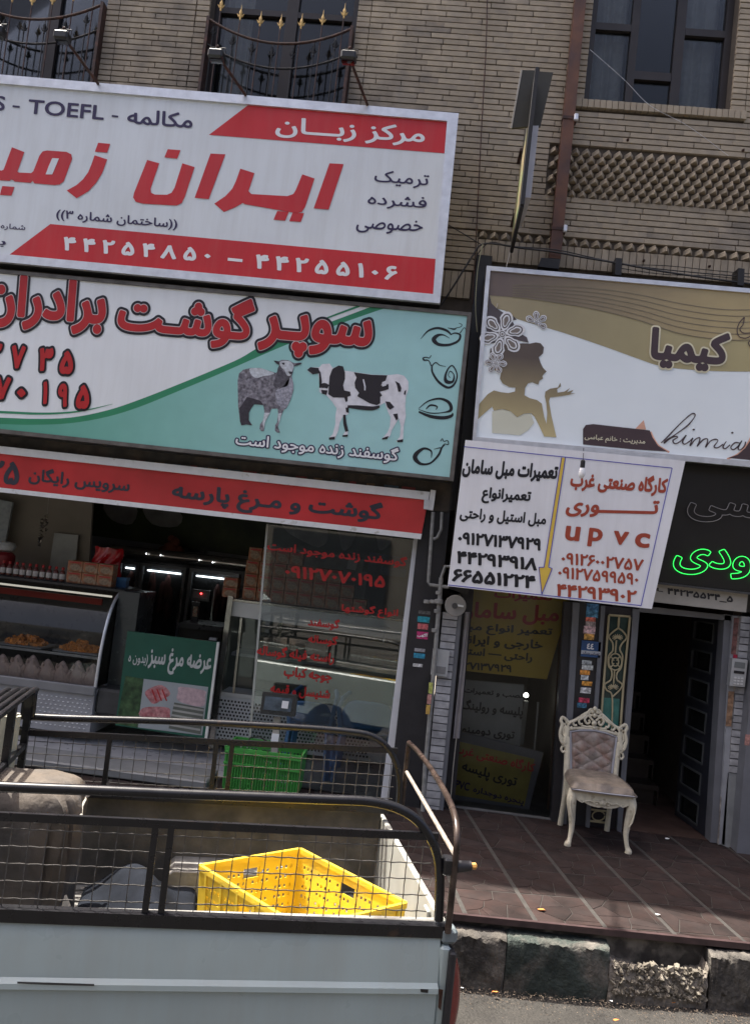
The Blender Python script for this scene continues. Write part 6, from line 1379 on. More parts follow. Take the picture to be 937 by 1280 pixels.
# padded bundle at the front of the bed
sack_m = mat('beige_bundle_cloth', (.1,.08,.062), .85, var=.4, vs=5, bump=3, bs=16, col2=(.08,.075,.072))
bn = thing('padded_bundle', w_of(Vector((-1.6,.6,.51))), 'large beige brown padded bundle standing at the front of the pickup bed', 'bundle')
xr = on(97,1000,.45)[0]; zt_ = on(50,945,.62)[1]-.085
def bund(u, v):
    a = 2*math.pi*u; cz = v; hw = .36; x = xr-hw; sx = abs(math.cos(a))**.3*math.copysign(1, math.cos(a)); sy = abs(math.sin(a))**.4*math.copysign(1, math.sin(a))
    top = 1 if cz < .72 else math.cos((cz-.72)/.28*math.pi/2)**.3
    w = 1-.1*max(0,.3-cz); rip = .01*math.sin(9*a+4*cz)+.009*math.sin(23*a-2)*(1-cz*.5)+.006*math.sin(41*a+9*cz)
    l = Vector((x+(hw+rip)*sx*max(.02,top)*w, .62+(.2+rip)*sy*max(.02,top), .512+(zt_-.512)*(min(1, cz/.72)*.8+ (0 if cz < .72 else .2*math.sin((cz-.72)/.28*math.pi/2)))))
    return tuple(w_of(l))
mb = MB(); mb.grid(bund, 64, 30); mb.build('cover', sack_m, bn, smooth=True)
mb = MB(); mb.tube([bund(k/40, .74) for k in range(41)], .006, 6); mb.build('seam', M['beige'], bn, smooth=True)
mb = MB(); a = w_of(Vector((xr-.02,.3,.52))); mb.prism([tuple(a), tuple(w_of(Vector((xr+.04,.32,.52)))), tuple(w_of(Vector((xr+.03,.36,.74)))), tuple(w_of(Vector((xr+.01,.36,.78))))], (.004,.01,0)); mb.build('torn_flap', M['beige'], bn)
# cream cloth behind headboard
cc = thing('pale_cloth', w_of(Vector((-1.75,.95,.52))), 'pale cream cloth roll standing behind the headboard at the left edge', 'cloth roll')
mb = MB(); mb.tube([tuple(w_of(Vector(p))) for p in ((-1.78,.92,.52),(-1.78,.93,.9),(-1.77,.95,1.3))], [.06,.065,.05], 10); mb.build('roll', mat('cream_cloth', (.4,.39,.3), .9, var=.2), cc, smooth=True)
# blue-black heap covering the dark front part of the bed floor
tp_ = mat('navy_heap', (.01,.012,.017), .9, spec=.1, var=.3, vs=8, bump=.5, bs=18)
mb = MB(); mb.grid(lambda u, v: tuple(w_of(Vector((xr+.0+.52*u, .1+.98*v, .513+.17*max(0,math.sin(math.pi*u))**.4*max(0,math.sin(math.pi*v))**.35*(1+.35*math.sin(9*u+5*v)))))), 30, 30)
tag(mb.build('dark_heap', tp_, None, smooth=True), 'dark navy heap on the pickup bed beside the bundle', 'dark_heap')
# ================================================================ BUTCHER SHOP CONTENTS
def BX(par, name, m, px_, Y, d, b=.004): # box from pixel quad on plane Y with depth d
    return slab(name, px_, Y, d, m, par)
chrome = mat('dull_chrome', (.45,.42,.38), .22, metal=.9, var=.15, vs=12); steel = mat('grey_display_steel', (.25,.255,.27), .35, metal=.4, var=.12)
dkst = mat('dark_counter_metal', (.03,.03,.032), .3, var=.15); tube_l = mat('fluorescent_tube', (1,1,1), .5, emit=(.9,.95,1), es=2.5, var=0)
# ---- left display counter with curved glass
YC = 6.75; YB_ = 7.5
lc = thing('display_counter', PY(60,950,YC), 'long glass meat display counter with curved end glass at the left', 'display counter')
f0, f1 = PY(-150,852,YC), PY(116,872,YC); zbt = PY(60,862,YC).z; xR = PY(118,870,YC).x; xL = -4.6
ztop = PY(100,735,7.05).z
mb = MB(); mb.box(xL, xR, YC, YB_, FZ+.09, zbt); mb.build('base_panel', mat('embossed_panel', (.3,.3,.31), .4, var=.12), lc)
dot = MB(); dx = .042
for r_i in range(16):
    for c_i in range(34):
        x = xR-.03-c_i*dx-(dx/2 if r_i % 2 else 0); z = zbt-.05-r_i*.034
        if z < FZ+.12 or x < -3.2: continue
        dot.add([(x-.012,YC-.0,z),(x,YC-.0,z-.006),(x+.012,YC,z),(x,YC,z+.006),(x,YC-.014,z)], [(0,1,4),(1,2,4),(2,3,4),(3,0,4)])
tag(dot.build('embossed_dots', mat('embossed_dot', (.75,.75,.75), .25, metal=.2), lc), kind='stuff')
MB().bbox(xL, xR+.01, YC-.03, YC+.02, zbt, zbt+.075, .008).build('front_rail', steel, lc); MB().box(xL, xR, YC+.02, YB_, zbt+.0, zbt+.02).build('deck', M['lett'], lc)
def gcurve(t): a = t*math.pi/2*.93; return (YC+.0+.33*(1-math.cos(a)), zbt+.07+(ztop-zbt-.07)*math.sin(a)**.85)
mb = MB(); mb.grid(lambda u, v: (xL+(xR-xL)*u, gcurve(v)[0], gcurve(v)[1]), 4, 18); mb.build('curved_glass', M['glassc'], lc, smooth=True)
mb = MB(); mb.tube([(xR, *gcurve(k/16)) for k in range(17)], .014, 8); mb.build('curved_edge', M['alu'], lc, smooth=True)
mb = MB(); mb.prism([(xR,)+gcurve(k/12) for k in range(13)]+[(xR,7.35,ztop-.01),(xR,7.35,zbt+.07)], (.006,0,0)); mb.build('end_glass', M['glassc'], lc)
MB().bar((xR,7.3,zbt),(xR,7.3,ztop),.035).build('end_post', M['alu'], lc); MB().bbox(xR+.01,xR+.28,YC+.02,YC+.5,zbt-.16,zbt+.06,.02).build('side_bin', M['dgrey'], lc)
MB().box(xR+.012, xR+.2, 6.98, 7.4, zbt, ztop+.02).build('end_cover', mat('smoked_panel', (.05,.055,.055), .25), lc)
MB().bbox(xL, xR+.05, 7.03, 7.45, ztop, ztop+.035, .008).build('top_deck', dkst, lc); MB().box(xL, xR-.16, 7.05, 7.07, ztop-.13, ztop-.075).build('light_cover', mat('red_light_cover', (.36,.04,.02), .4), lc); MB().tube([(xL,7.12,ztop-.05),(xR-.1,7.12,ztop-.05)], .009, 8).build('light_tube', mat('added_counter_glow', (1,1,1), .5, emit=(1,.93,.8), es=.2, var=0), lc)  # the light tube here is an added glow that brightens the counter inside
MB().box(xL, xR-.02, 7.0, 7.35, zbt+.27, zbt+.28).build('glass_shelf', M['glassc'], lc); MB().box(xL,xR-.02,6.985,6.999,zbt+.262,zbt+.284).build('shelf_edge', steel, lc)
MB().box(xL, xR-.02, 7.38, 7.4, zbt+.02, ztop-.003).build('rear_panel', dkst, lc)
# whole chickens in a row
chm = mat('raw_chicken', (.55,.4,.37), .45, var=.15, vs=18, bump=.3)
zdk = zbt+.02; cx0 = xR-.12
proto = None
for k in range(11):
    t_lab = ['plucked whole chicken standing at the right end of the display row','second plucked chicken from the right end of the display row','third plucked chicken from the right end of the display row','fourth plucked chicken from the right end of the display row','fifth plucked chicken from the right end of the display row','sixth plucked chicken from the right end of the display row','seventh plucked chicken from the right end of the display row','plucked chicken cut by the left edge of the picture','ninth plucked chicken from the right end of the display row','tenth plucked chicken from the right end of the display row','eleventh plucked chicken from the right end of the display row'][k]
    if proto is None:
        mb = MB(); prof = [(.01,0),(.05,.008),(.068,.04),(.072,.08),(.06,.125),(.04,.165),(.018,.2),(.005,.21)]; n = 14; vs = []
        for r_, z in prof:
            for q in range(n): a = 2*math.pi*q/n; rr = r_*(1+.1*math.cos(2*a)+ (.12*math.cos(a*1) if z < .1 else 0)); vs.append((rr*math.cos(a), rr*.85*math.sin(a), z))
        m_ = len(prof); mb.add(vs, [(i*n+q, i*n+(q+1) % n, (i+1)*n+(q+1) % n, (i+1)*n+q) for i in range(m_-1) for q in range(n)]+[tuple(range(n))])
        for s in (-1,1): mb.tube([(s*.055,-.02,.03),(s*.07,-.035,.08),(s*.045,-.045,.13)], [.018,.024,.012], 8); mb.tube([(s*.03,-.04,.15),(s*.02,-.05,.185)], [.014,.009], 7)
        proto = mb.build('whole_chicken', chm, None, smooth=True); o = proto
    else: o = proto.copy(); COL.objects.link(o)
    o.location = (cx0-k*.137, 6.95, zdk); o.rotation_euler.z = .2*math.sin(k*2.3); o.scale = (1, 1, 1+.06*math.sin(k*1.9))
    tag(o, t_lab, 'chicken', 'plucked chickens in the display counter')
# kebab piles on trays on the shelf
pm = mat('orange_marinated_meat', (.5,.17,.03), .5, var=.35, vs=30, island=.3)
for k, c_ in enumerate((-.33,-.85,-1.4)):
    t = thing('meat_tray', (xR+c_, 7.15, zbt+.28), ['steel tray heaped with orange marinated chicken at the right end of the glass shelf','steel tray heaped with orange marinated chicken in the middle of the glass shelf','steel tray heaped with orange marinated chicken at the left edge of the picture'][k], 'meat tray', 'trays of marinated chicken')
    MB().bbox(xR+c_-.21, xR+c_+.21, 7.02, 7.32, zbt+.282, zbt+.3, .006).build('tray', steel, t); rn = random.Random(k); mb = MB()
    for q in range(150):
        a = rn.random()*6.28; r_ = rn.random()**.6; x = xR+c_+.19*r_*math.cos(a); y = 7.17+.13*r_*math.sin(a); z = zbt+.305+.075*(1-r_**1.5)*rn.random(); s = .018
        M3 = Matrix.Rotation(rn.random()*3, 3, Vector((rn.random(), rn.random(), rn.random())).normalized()); P = [M3 @ Vector((i*s*rn.uniform(.7,1.4), j*s*.8, kk*s*.7)) for i in (-1,1) for j in (-1,1) for kk in (-1,1)]
        mb.add([(x+p.x,y+p.y,z+p.z) for p in P], [(0,1,3,2),(4,6,7,5),(0,4,5,1),(2,3,7,6),(0,2,6,4),(1,5,7,3)])
    tag(mb.build('meat_pieces', pm, t), kind='stuff')
# sauce bottles on the top deck
bx = PY(78,720,7.12).x; bz = ztop+.035
bt = None; labs = ['nearest the orange cartons','second from the cartons','third from the cartons','fourth from the cartons','fifth from the cartons','sixth from the cartons','seventh from the cartons','eighth from the cartons','ninth from the cartons','tenth from the cartons, at the left edge']
glb = mat('sauce_bottle', (.12,.035,.025), .2, var=.1); labm = mat('white_bottle_label', (.5,.47,.44), .5, var=.25, vs=40); capm = mat('red_bottle_cap', (.4,.02,.02), .4)
for k in range(10):
    lab = 'sauce bottle with red cap, '+labs[k]
    if bt is None:
        bt = thing('sauce_bottle', (0,0,0), lab, 'bottle', 'sauce bottles on the display counter')
        MB().lathe([(.02,0),(.024,.004),(.024,.075),(.018,.09),(.01,.1),(.01,.11)], (0,0,0), 12).build('glass_body', glb, bt, smooth=True); MB().lathe([(.0246,.02),(.0248,.02),(.0248,.066),(.0246,.066)], (0,0,0), 12).build('label', labm, bt, smooth=True)
        MB().lathe([(.013,.105),(.013,.125),(.01,.128)], (0,0,0), 10).build('cap', capm, bt, smooth=True); c = bt
    else: c = copy_tree(bt); c['label'] = lab
    c.location = (bx-k*.062, 7.12+.004*math.sin(k*3), bz)
# cartons on the left counter
cm = mat('orange_carton', (.3,.125,.06), .6, var=.4, vs=26, col2=(.33,.23,.15), thr=(.5,.56)); ctm = mat('carton_oval_print', (.3,.22,.15), .6, var=.4, vs=60)
def carton(x, y, z, w, h, d, label, group, par=None):
    t = thing('carton', (x+w/2, y+d/2, z), label, 'carton', group)
    MB().bbox(x, x+w, y, y+d, z, z+h, .003).build('box', cm, t)
    MB().sheet([(x+w*(.5+.36*math.cos(a*.52)), y-.001, z+h*(.42+.3*math.sin(a*.52))) for a in range(12)]).build('oval_print', ctm, t)
    MB().box(x+w*.12,x+w*.88,y-.0015,y-.0005,z+h*.78,z+h*.9).build('red_print', capm, t)
c_l = PY(82,728,7.1).x; cw_, chh = (PY(139,735,7.1).x-c_l)/3, .1
for j in range(2):
    for i in range(3): carton(c_l+i*cw_, 7.1, bz+j*(chh+.001), cw_-.003, chh, .12, ('%s carton of the %s row on the left display counter' % (['left','middle','right'][i], ['lower','upper'][j])), 'orange cartons on the left counter')
# red foil bag and blue box
rbg = mat('red_foil', (.42,.008,.015), .22, var=.3, vs=10, bump=1.5, bs=12, coat=.5)
a, b = PY(119,683,7.3), PY(148,735,7.3)
mb = MB(); mb.grid(lambda u, v: (a.x+(b.x-a.x)*u+.01*math.sin(v*11), 7.3-.06*math.sin(math.pi*u)**.6+.012*math.sin(u*17+v*13), a.z+(bz-a.z)*v+.008*math.sin(u*14)*(1-v)), 16, 16); mb.grid(lambda u, v: (a.x+(b.x-a.x)*u+.01*math.sin(v*11), 7.3+.04*math.sin(math.pi*u), a.z+(bz-a.z)*v), 16, 16)
tag(mb.build('foil_bag', rbg, None, smooth=True), 'shiny red foil bag standing behind the orange cartons', 'bag')
bb = thing('blue_box', PY(150,738,7.25), 'small blue box standing right of the orange cartons', 'box'); slab('box', [(144,722),(158,723.5),(156.5,740),(142.5,738.5)], 7.25, .08, mat('blue_box_card', (.03,.11,.25), .5, var=.15), bb); slab('lid', [(143.6,721),(158.6,722.6),(158.3,726),(143.3,724.4)], 7.245, .09, mat('blue_box_lid', (.04,.15,.32), .5), bb)
# things on the left wall
bgw = thing('partition_panel', PY(90,720,7.75), 'dull beige partition panel behind the left counter', 'panel'); slab('board', [(-160,540),(118,590),(108,760),(-160,740)], 7.75, .04, beigew, bgw)
cbd = thing('cutting_board', PY(80,720,7.7), 'pale grey cutting board leaning on the partition behind the left counter', 'cutting board'); slab('board', [(68,666),(98,669),(92,735),(60,722)], 7.7, .02, mat('board_plastic', (.36,.37,.35), .5, var=.15), cbd)
fo = thing('foil_decoration', PY(56,642,7.6), 'crumpled shiny foil ornament hanging from a string over the left counter', 'ornament'); rn = random.Random(9); mb = MB()
for q in range(46):
    v = rn.random(); c = PY(59-9*v+rn.uniform(-5,5)*math.sin(math.pi*min(1,v*1.05)), 642+v*40, 7.58+rn.uniform(-.04,.04)); s = rn.uniform(.01,.03)
    mb.add([(c.x+rn.uniform(-s,s), c.y+rn.uniform(-s,s), c.z+rn.uniform(-s,s)) for _ in range(4)], [(0,1,2),(0,2,3),(0,1,3)])
mb.build('foil_strips', chrome, fo); MB().tube([px3(61,622,7.6),px3(59,645,7.6)], .003, 5).build('string', M['beige'], fo)
wp_ = thing('pale_wall_board', PY(4,680,7.6), 'pale panel with rounded corner cut by the left edge of the picture', 'panel'); slab('board', [(-20,620),(16,628),(6,682),(-26,678)], 7.6, .03, mat('pale_panel', (.3,.33,.34), .5, var=.2, vs=20), wp_)
sc_ = thing('kitchen_bowl', PY(8,695,7.4), 'white bowl on a dark red base at the left edge over the bottles', 'bowl')
c = PY(8,690,7.4); MB().lathe([(.03,0),(.07,.02),(.085,.06),(.07,.09),(.02,.1)], (c.x,c.y,c.z), 18).build('bowl', mat('white_bowl', (.5,.52,.53), .3), sc_, smooth=True); MB().lathe([(.07,-.16),(.09,-.08),(.09,-.03),(.06,0)], (c.x,c.y,c.z), 16).build('red_base', mat('dark_red_base', (.2,.01,.015), .4), sc_, smooth=True)
# ---- upright fridges at the back
YF = 8.9
fg = thing('wall_fridges', PY(235,900,YF), 'row of dark glass-fronted upright fridges with a chrome cornice at the back of the shop', 'fridge')
zc0, zc1 = PY(230,706,YF).z, PY(230,690,YF).z; fx0 = PY(140,700,YF).x; fx1 = PY(308,720,YF).x
MB().box(fx0, fx1, YF+.05, 9.5, FZ, zc0).build('cabinet', dkst, fg); MB().tube([(fx0,YF,(zc0+zc1)/2),(fx1,YF,(zc0+zc1)/2)], (zc1-zc0)/2, 12).build('cornice', chrome, fg, smooth=True)
for k, (xa, xb) in enumerate(((150,170),(178,229),(240,296))):
    a = PY(xa,720,YF).x; b = PY(xb,720,YF).x; z0 = FZ+.2; z1 = zc0-.03; w_ = .03
    f_ = MB(); f_.box(a-w_,a,YF-.02,YF+.04,z0,z1); f_.box(b,b+w_,YF-.02,YF+.04,z0,z1); f_.box(a,b,YF-.02,YF+.04,z1-w_,z1); f_.box(a,b,YF-.02,YF+.04,z0,z0+w_); o = f_.build('fridge_door', steel, fg)
    MB().box(a,b,YF,YF+.006,z0+w_,z1-w_).build('pane', M['glassc'], o); MB().box(a+.04,b-.04,YF+.03,YF+.04,z1-.085,z1-.07).build('light_tube', tube_l, o); MB().box(b+.005,b+.02,YF-.05,YF-.02,1.2,1.6).build('handle', chrome, o)
    rn = random.Random(k)
    for q in range(5): xx = a+.06+rn.random()*(b-a-.12); MB().lathe([(.01,0),(.04,.03),(.05,.16),(.03,.34),(.01,.38)], (xx,YF+.045,1.15+rn.random()*.25), 8).build('hanging_meat', mat('dark_meat', (.12,.045,.04), .5, var=.4) if q+k == 0 else D.materials['dark_meat'], o, smooth=True)
for x, y in ((183,692),(201,694),(249,700),(266,703)): MB().lathe([(.002,-.008),(.008,0),(.002,.008)], px3(x,y,YF-.11), 8).build('spot_light', tube_l, fg)
rbn = thing('brown_bundle', PY(215,690,9.1), 'reddish brown bundle lying on top of the fridges', 'bundle'); c = PY(213,692,9.1)
mb = MB()
for (dx_, dz, r_) in ((0,.05,.1),(.03,.13,.07),(-.09,.02,.06),(.1,.03,.07),(-.01,.17,.045)): mb.lathe([(r_*.2,-r_),(r_*.8,-r_*.6),(r_,0),(r_*.8,r_*.6),(r_*.2,r_)], (c.x+dx_,c.y,c.z+dz), 10)
mb.build('cloth', mat('reddish_brown_cloth', (.2,.06,.035), .8, var=.3), rbn, smooth=True)
sp = thing('price_sign', PY(246,690,9.5), 'small dark framed sign with pink print on the tiled back wall', 'sign'); slab('frame', [(236.5,676),(257.5,678),(256,691.5),(235,689.5)], 9.5, .02, dkst, sp); slab('print', [(239,679),(255,680.5),(254,687.5),(238,686)], 9.495, .005, mat('pink_sign_print', (.35,.17,.15), .5, var=.5, vs=30), sp)
mu = thing('mural_banner', PY(330,670,9.45), 'dark green wall banner picturing white animals high on the back wall of the shop', 'banner')
slab('board', [(105,610),(520,645),(512,722),(105,668)], 9.45, .02, mat('mural_dark_green', (.035,.045,.015), .5, var=.5, vs=2.5, col2=(.06,.07,.02)), mu); wmu = mat('mural_white', (.3,.28,.26), .5, var=.3, vs=5)
for q in ([(352,640),(400,648),(410,672),(398,684),(370,672),(355,660)],[(418,650),(445,656),(440,680),(428,688),(424,670)],[(462,655),(490,662),(487,680),(474,688),(470,670)],[(180,632),(225,640),(222,658),(190,655)],[(130,630),(170,632),(165,655),(140,650)]): print_poly('animal_print', q, 9.44, wmu, mu, 3)
# digital scale on a pole, thermometer
dsn = thing('pole_display', PY(250,800,8.0), 'black scale display on a pole with a red digit in front of the fridges', 'scale'); slab('head', [(240,736),(263,739),(261,752),(238,750)], 8., .05, dkst, dsn); slab('bezel', [(242,739),(260,741.5),(259,749),(241,747)], 7.995, .01, mat('bezel_grey', (.1,.1,.1), .4), dsn)
o = MB().lathe([(.001,-.006),(.009,0),(.001,.006)], px3(251.5,742,7.985), 8, MRX).build('red_digit', mat('red_led', (1,0,0), .5, emit=(1,.03,.03), es=6, var=0), dsn)
slab('pole', [(240,752),(249,753),(246,782),(238,781)], 8.0, .04, dkst, dsn); slab('price_label', [(242,758),(247.5,758.6),(246,771),(240.5,770.4)], 7.993, .004, mat('colour_label', (.4,.38,.25), .5, var=.5, vs=60, col2=(.35,.08,.05)), dsn)
bct = thing('back_counter', PY(255,830,7.8), 'low black counter between the two display counters', 'counter'); slab('top', [(224,778),(279,784),(277,790),(223,784)], 7.75, .5, dkst, bct); slab('front', [(224,784),(277,790),(262,925),(210,918)], 7.8, .4, M['boardblk'], bct); slab('paper', [(262,797),(271,798),(270,801),(261,800)], 7.7, .05, M['lett'], bct)
# ---- right display counter
YD = 7.15
rd = thing('display_counter', PY(400,960,YD), 'second display counter behind the shop window, pale grey band on top and perforated panel below', 'display counter')
bandm = mat('pale_grey_band', (.72,.72,.68), .45, var=.08); q_ = [(288,750),(520,779),(516,803),(286,769)]
slab('top_band', q_, YD, .7, bandm, rd); slab('band_edge', [(286,748),(521,776.5),(520.5,779.5),(286,750.5)], YD-.01, .05, chrome, rd)
slab('inside_back', [(288,770),(516,803),(500,900),(275,865)], YD+.5, .02, mat('counter_interior', (.07,.075,.06), .5, var=.3, vs=4), rd); slab('shelf', [(290,815),(515,842),(514,846),(289,819)], YD+.1, .35, steel, rd)
slab('glass_front', [(287,769),(516,803),(502,895),(277,866)], YD+.005, .006, M['glassc'], rd)
slab('lower_rail', [(272,864),(504,893),(503,898),(271,869)], YD-.01, .06, bandm, rd)
slab('lower_panel', [(270,869),(503,898),(494,955),(262,930)], YD, .5, mat('white_lower_panel', (.75,.76,.76), .45, var=.1), rd)
pt_m = mat('hole_dark', (.03,.03,.03), .8); hl = MB()
for r_i in range(12):
    for c_i in range(44):
        x = 276+c_i*4.3+(2.1 if r_i % 2 else 0)-r_i*.5; y = 873+r_i*4.4+(x-270)*.125
        if x > 470: continue
        P = atY([(x,y),(x+2.4,y+.3),(x+2.2,y+2.8),(x-.2,y+2.5)], YD-.002); hl.add(P, [(0,1,2,3)])
tag(hl.build('perforations', pt_m, rd, recalc=False), kind='stuff')
for a, b in (((289,745),(264,935)),((519,776),(500,960))): MB().bar(px3(*a,YD-.03), px3(*b,YD-.03), .045).build('corner_post', chrome, rd)
MB().bar(px3(302,772,YD-.02), px3(292,866,YD-.02), .02).build('inner_post', chrome, rd)
# cartons stacked on the right counter
zt2 = PY(288,748,YD).z; g = 'orange cartons stacked on the right display counter'
rows = [(0,9),(1,8),(2,7),(3,4)]; X0 = PY(302,752,YD+.1).x; cw2 = PY(319,752,YD+.1).x-X0; tiltz = (PY(480,772,YD+.1).z-PY(300,750,YD+.1).z)/(PY(480,772,YD+.1).x-PY(300,750,YD+.1).x)
rown = ['bottom','second','third','top']; coln = ['first','second','third','fourth','fifth','sixth','seventh','eighth','ninth']
h2 = .118
for j, n in rows:
    for i in range(n): carton(X0+i*cw2*1.02+(.0 if j < 3 else cw2*.1), YD+.1, zt2+j*(h2+.002), cw2-.004, h2, .12, '%s carton from the left in the %s row of the stack on the right counter' % (coln[i], rown[j]), g)
for j in range(2): carton(X0-cw2*1.5, YD+.1, zt2+j*.092, cw2*1.05, .09, .12, '%s of two cartons left of the stack on the right counter' % ['lower','upper'][j], g)
wpn = thing('white_shelf_board', PY(400,720,8.2), 'pale long shelf board with packets on the wall behind the stacked cartons', 'shelf'); slab('board', [(338,682),(455,700),(452,722),(336,708)], 8.2, .05, mat('shelf_pale', (.3,.3,.27), .6, var=.25, vs=8), wpn)
slab('paper_sheet', [(330,684),(346,686),(344,696),(328,694)], 8.15, .01, M['lett'], wpn); slab('paper_sheet', [(436,697),(448,698.5),(444,713),(433,711)], 8.15, .01, M['lett'], wpn)
blp = thing('dark_cabinet', PY(480,780,8.4), 'dark blue grey cabinet in the right rear corner of the shop', 'cabinet'); slab('body', [(462,690),(525,700),(510,800),(450,790)], 8.4, .5, mat('blue_grey_cabinet', (.06,.075,.1), .5, var=.3, vs=3), blp); slab('blue_bar', [(476,708),(508,712),(506,722),(474,718)], 8.39, .01, mat('blue_bar_print', (.05,.09,.17), .5), blp)
rdn = thing('desk_lamp', PY(482,800,7.0), 'small white mushroom lamp on the right display counter', 'lamp'); c = PY(481,785,6.95); MB().lathe([(.02,-.012),(.045,-.006),(.042,.008),(.015,.016)], c, 14).build('shade', M['lett'], rdn, smooth=True); MB().tube([tuple(c), (c.x,c.y,c.z-.12)], .008, 8).build('stem', M['lett'], rdn)
# ---- green poster board
zgp = zc(150,780,6.247); YG = 6.72
gpb = thing('poster_board', PY(210,920,YG), 'green and white poster board offering chicken, standing between the counters', 'poster');
slab('board', zgp([(60,55),(757,142),(660,897),(-35,790)]), YG, .03, mat('poster_green', (.012,.085,.055), .4, var=.1), gpb)
slab('edge', zgp([(757,142),(775,145),(680,900),(660,897)]), YG, .035, bandm, gpb)
print_poly('white_panel', zgp([(187,428),(690,492),(642,870),(140,808)]), YG-.002, mat('poster_white', (.33,.36,.37), .4, var=.06), gpb); print_poly('leaf_picture', zgp([(45,405),(187,428),(140,808),(-30,780)]), YG-.002, mat('leaf_picture_print', (.05,.1,.04), .5, var=.6, vs=18, col2=(.02,.05,.02)), gpb)
pk = mat('pink_meat_print', (.5,.24,.24), .5, var=.3, vs=30, col2=(.35,.1,.11)); pk2 = mat('pale_pink_print', (.5,.36,.38), .5, var=.2, vs=30)
for q, m in (([(195,535),(250,495),(330,478),(395,545),(330,590),(265,625),(225,590)],pk),([(470,490),(660,520),(665,560),(655,640),(560,635),(450,595),(455,530)],pk2),([(175,660),(260,645),(380,655),(390,700),(370,740),(160,720)],pk)): print_poly('meat_picture', zgp(q), YG-.004, m, gpb, 3)
print_poly('tray_picture', zgp([(425,612),(658,658),(630,862),(380,815)]), YG-.004, mat('tray_print_dark', (.12,.13,.11), .5), gpb); mb = MB()
for k in range(5): stroke(mb, zgp([(420-8*k,635+38*k),(655-7*k,675+38*k)]), YG-.006, width=2.6, sm=False)
mb.build('tray_stripe', mat('tray_print_light', (.36,.36,.33), .5), gpb, recalc=False)
for k in range(3): mb = MB(); stroke(mb, zgp([(250+40*k,510),(285+40*k,600)]), YG-.006, width=1.6); mb.build('print_shade', capm, gpb, recalc=False)
LP = [(0, mat('poster_white_letter', (.5,.52,.5), .5), .004)]
tx('عرضه مرغ سبز', zgp, (212,375), (700,428), 205, 6.247, YG, LP, gpb, bold=.03, lean=(.13,-1)); tx('(بدون ه', zgp, (62,315), (212,332), 95, 6.247, YG, LP, gpb, bold=.015, lean=(.13,-1))
# ---- stacked blue plastic chairs behind the window
blu = mat('blue_plastic', (.1,.24,.5), .4, var=.12, vs=6)
def plchair(px0, px1, label, Y=6.62):
    a, b = PY(px0,960,Y), PY(px1,965,Y); cx, w = (a.x+b.x)/2, (b.x-a.x); t = thing('plastic_chair', (cx,Y+.25,FZ), label, 'chair', 'blue plastic chairs behind the shop window')
    zt = PY((px0+px1)/2+5,875,Y).z
    for sx in (-1,1):
        MB().bar((cx+sx*w*.5,Y,FZ), (cx+sx*w*.42,Y+.03,FZ+.42), .045, .03).build('leg', blu, t); MB().bar((cx+sx*w*.5,Y+.45,FZ), (cx+sx*w*.42,Y+.4,FZ+.42), .045, .03).build('leg', blu, t)
        mb = MB(); mb.tube([(cx+sx*w*.45,Y+.02,FZ+.42),(cx+sx*w*.52,Y+.02,FZ+.6),(cx+sx*w*.5,Y+.25,FZ+.64),(cx+sx*w*.42,Y+.42,FZ+.66)], .02, 8); mb.build('armrest', blu, t, smooth=True)
    mb = MB(); mb.grid(lambda u, v: (cx+(u-.5)*w*.9, Y+.02+.42*v, FZ+.43-.02*math.sin(math.pi*u)), 10, 6); mb.build('seat', blu, t, smooth=True).modifiers.new('thick','SOLIDIFY').thickness = .01
    mb = MB(); mb.grid(lambda u, v: (cx+(u-.5)*w*(.95-.25*v**3), Y-.02-.05*v+.06*(2*u-1)**2, FZ+.45+(zt-FZ-.45)*v*(1-.12*(2*u-1)**4)), 12, 10); mb.build('backrest', blu, t, smooth=True).modifiers.new('thick','SOLIDIFY').thickness = .008
plchair(352,408,'blue plastic chair seen back-on behind the window, left of the pair'); plchair(416,488,'blue plastic chair seen back-on behind the window, right of the pair')
# ---- weighing scale on a pole and green crate before the window
ws_ = thing('weighing_scale', PY(345,985,6.12), 'black weighing scale display on a short white pole before the shop window', 'scale')
slab('display_case', [(328,866),(371,870),(368,896),(325,892)], 6.05, .06, dkst, ws_); slab('screen', [(332,870),(366,873.5),(363,890),(329,887)], 6.046, .01, mat('grey_blue_screen', (.06,.08,.11), .15, var=.4, vs=20), ws_); slab('screen_label', [(353,876),(361,877),(359.5,886),(351.5,885)], 6.04, .004, M['lett'], ws_)
slab('pole', [(342,897),(350,898),(343,985),(335,984)], 6.1, .04, M['beige'], ws_); slab('pole_label', [(340,917),(349,918),(347,930),(338,929)], 6.09, .01, M['lett'], ws_); MB().tube([px3(309,930,6.1),px3(313,922,6.1),px3(325,921,6.1),px3(335,928,6.1)], .006, 6).build('cable', M['black'], ws_, smooth=True)
MB().box(PY(315,985,6.1).x, PY(370,985,6.1).x, 6.02, 6.26, FZ+.01, FZ+.09).build('platform', steel, ws_)
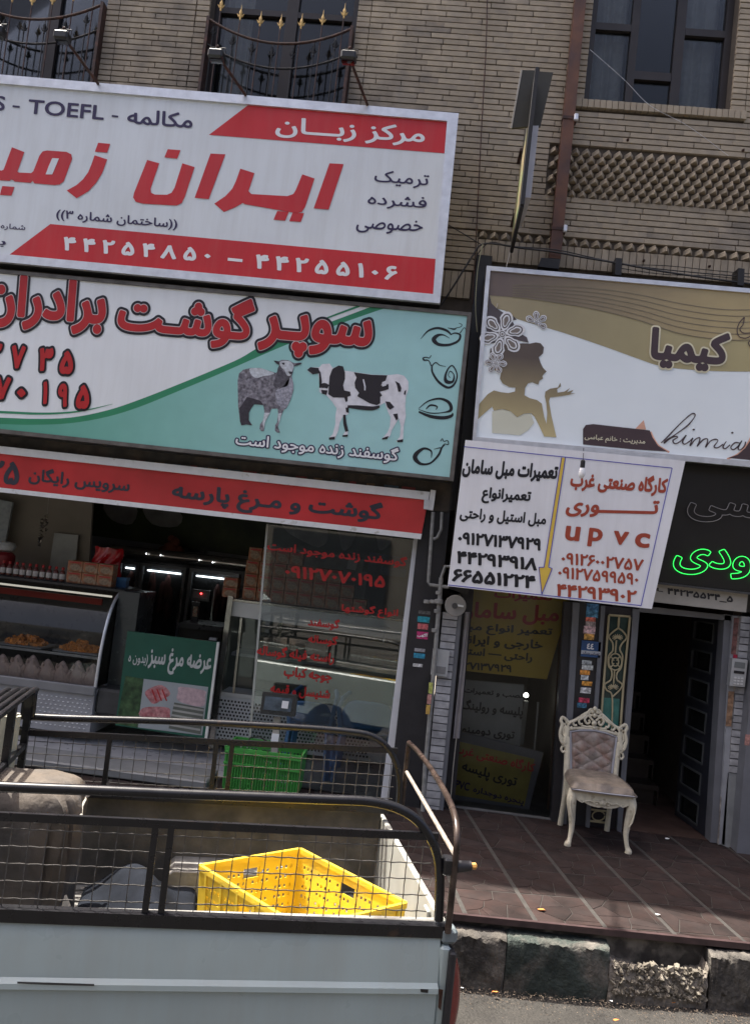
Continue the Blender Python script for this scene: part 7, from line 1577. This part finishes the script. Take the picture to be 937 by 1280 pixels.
grn = mat('green_crate_plastic', (.05,.26,.05), .4, var=.12, vs=6); a, b = PY(282,936,5.92), PY(377,946,5.92); zz = (a.z+b.z)/2
for tcr in [o_ for o_ in D.objects if o_.get('label','').startswith('yellow perforated')]:
    a_, b_ = cW0, cW1; d_ = (cW2-cW1); ctr_ = cW0+(cW1-cW0)/2+d_/2
    for p_, q_ in ((cW0,cW1),(cW1,cW2),(cW2,cW2-(cW1-cW0)),(cW2-(cW1-cW0),cW0)):
        for k in range(6):
            u = (k+.5)/6; p = p_.lerp(q_,u); o2 = (p-ctr_); o2.z = 0; n_ = Vector(((q_-p_).y, -(q_-p_).x, 0)).normalized(); n_ = n_ if n_.dot(o2) > 0 else -n_
            mb = MB(); t0 = p+n_*.006; t1 = Vector((ctr_.x+(p.x-ctr_.x)*.955, ctr_.y+(p.y-ctr_.y)*.955, p.z-.28))+n_*.006; mb.bar(t0, t1, .012, .005, up=n_); mb.build('outer_rib', yel, tcr)
gc = crate('plastic_crate', Vector((a.x,5.92,zz)), Vector((b.x-a.x,0,0)), Vector((0,.34,0)), .3, grn, 'green plastic crate standing on the pavement before the shop window', 21, 25, slots=False)
mb = MB(); L_ = b.x-a.x
for k in range(28): x = a.x+.012+k*(L_-.024)/27; mb.box(x-.003, x+.003, 5.908, 5.918, zz-.27, zz-.03)
tag(mb.build('rib', grn, gc), kind='stuff')
for zr in (zz-.02, zz-.1): MB().box(a.x, b.x, 5.9, 5.92, zr-.006, zr+.006).build('band', grn, gc)
gs_ = thing('upturned_crate', ((a.x+b.x)/2, 6.1, FZ), 'black upturned crate carrying the green crate', 'crate'); MB().bbox(a.x+.02, b.x-.02, 5.94, 6.24, FZ+.008, zz-.302, .01).build('crate_body', M['char'], gs_)
st_ = thing('door_step', PY(200,955,6.1), 'pale grey stone step in front of the open butcher shop', 'step'); MB().bbox(-4.6, PY(270,960,6.2).x, 5.95, 6.3, FZ+.008, FZ+.07, .01).build('slab', mat('pale_step_stone', (.16,.165,.17), .5, var=.15), st_)
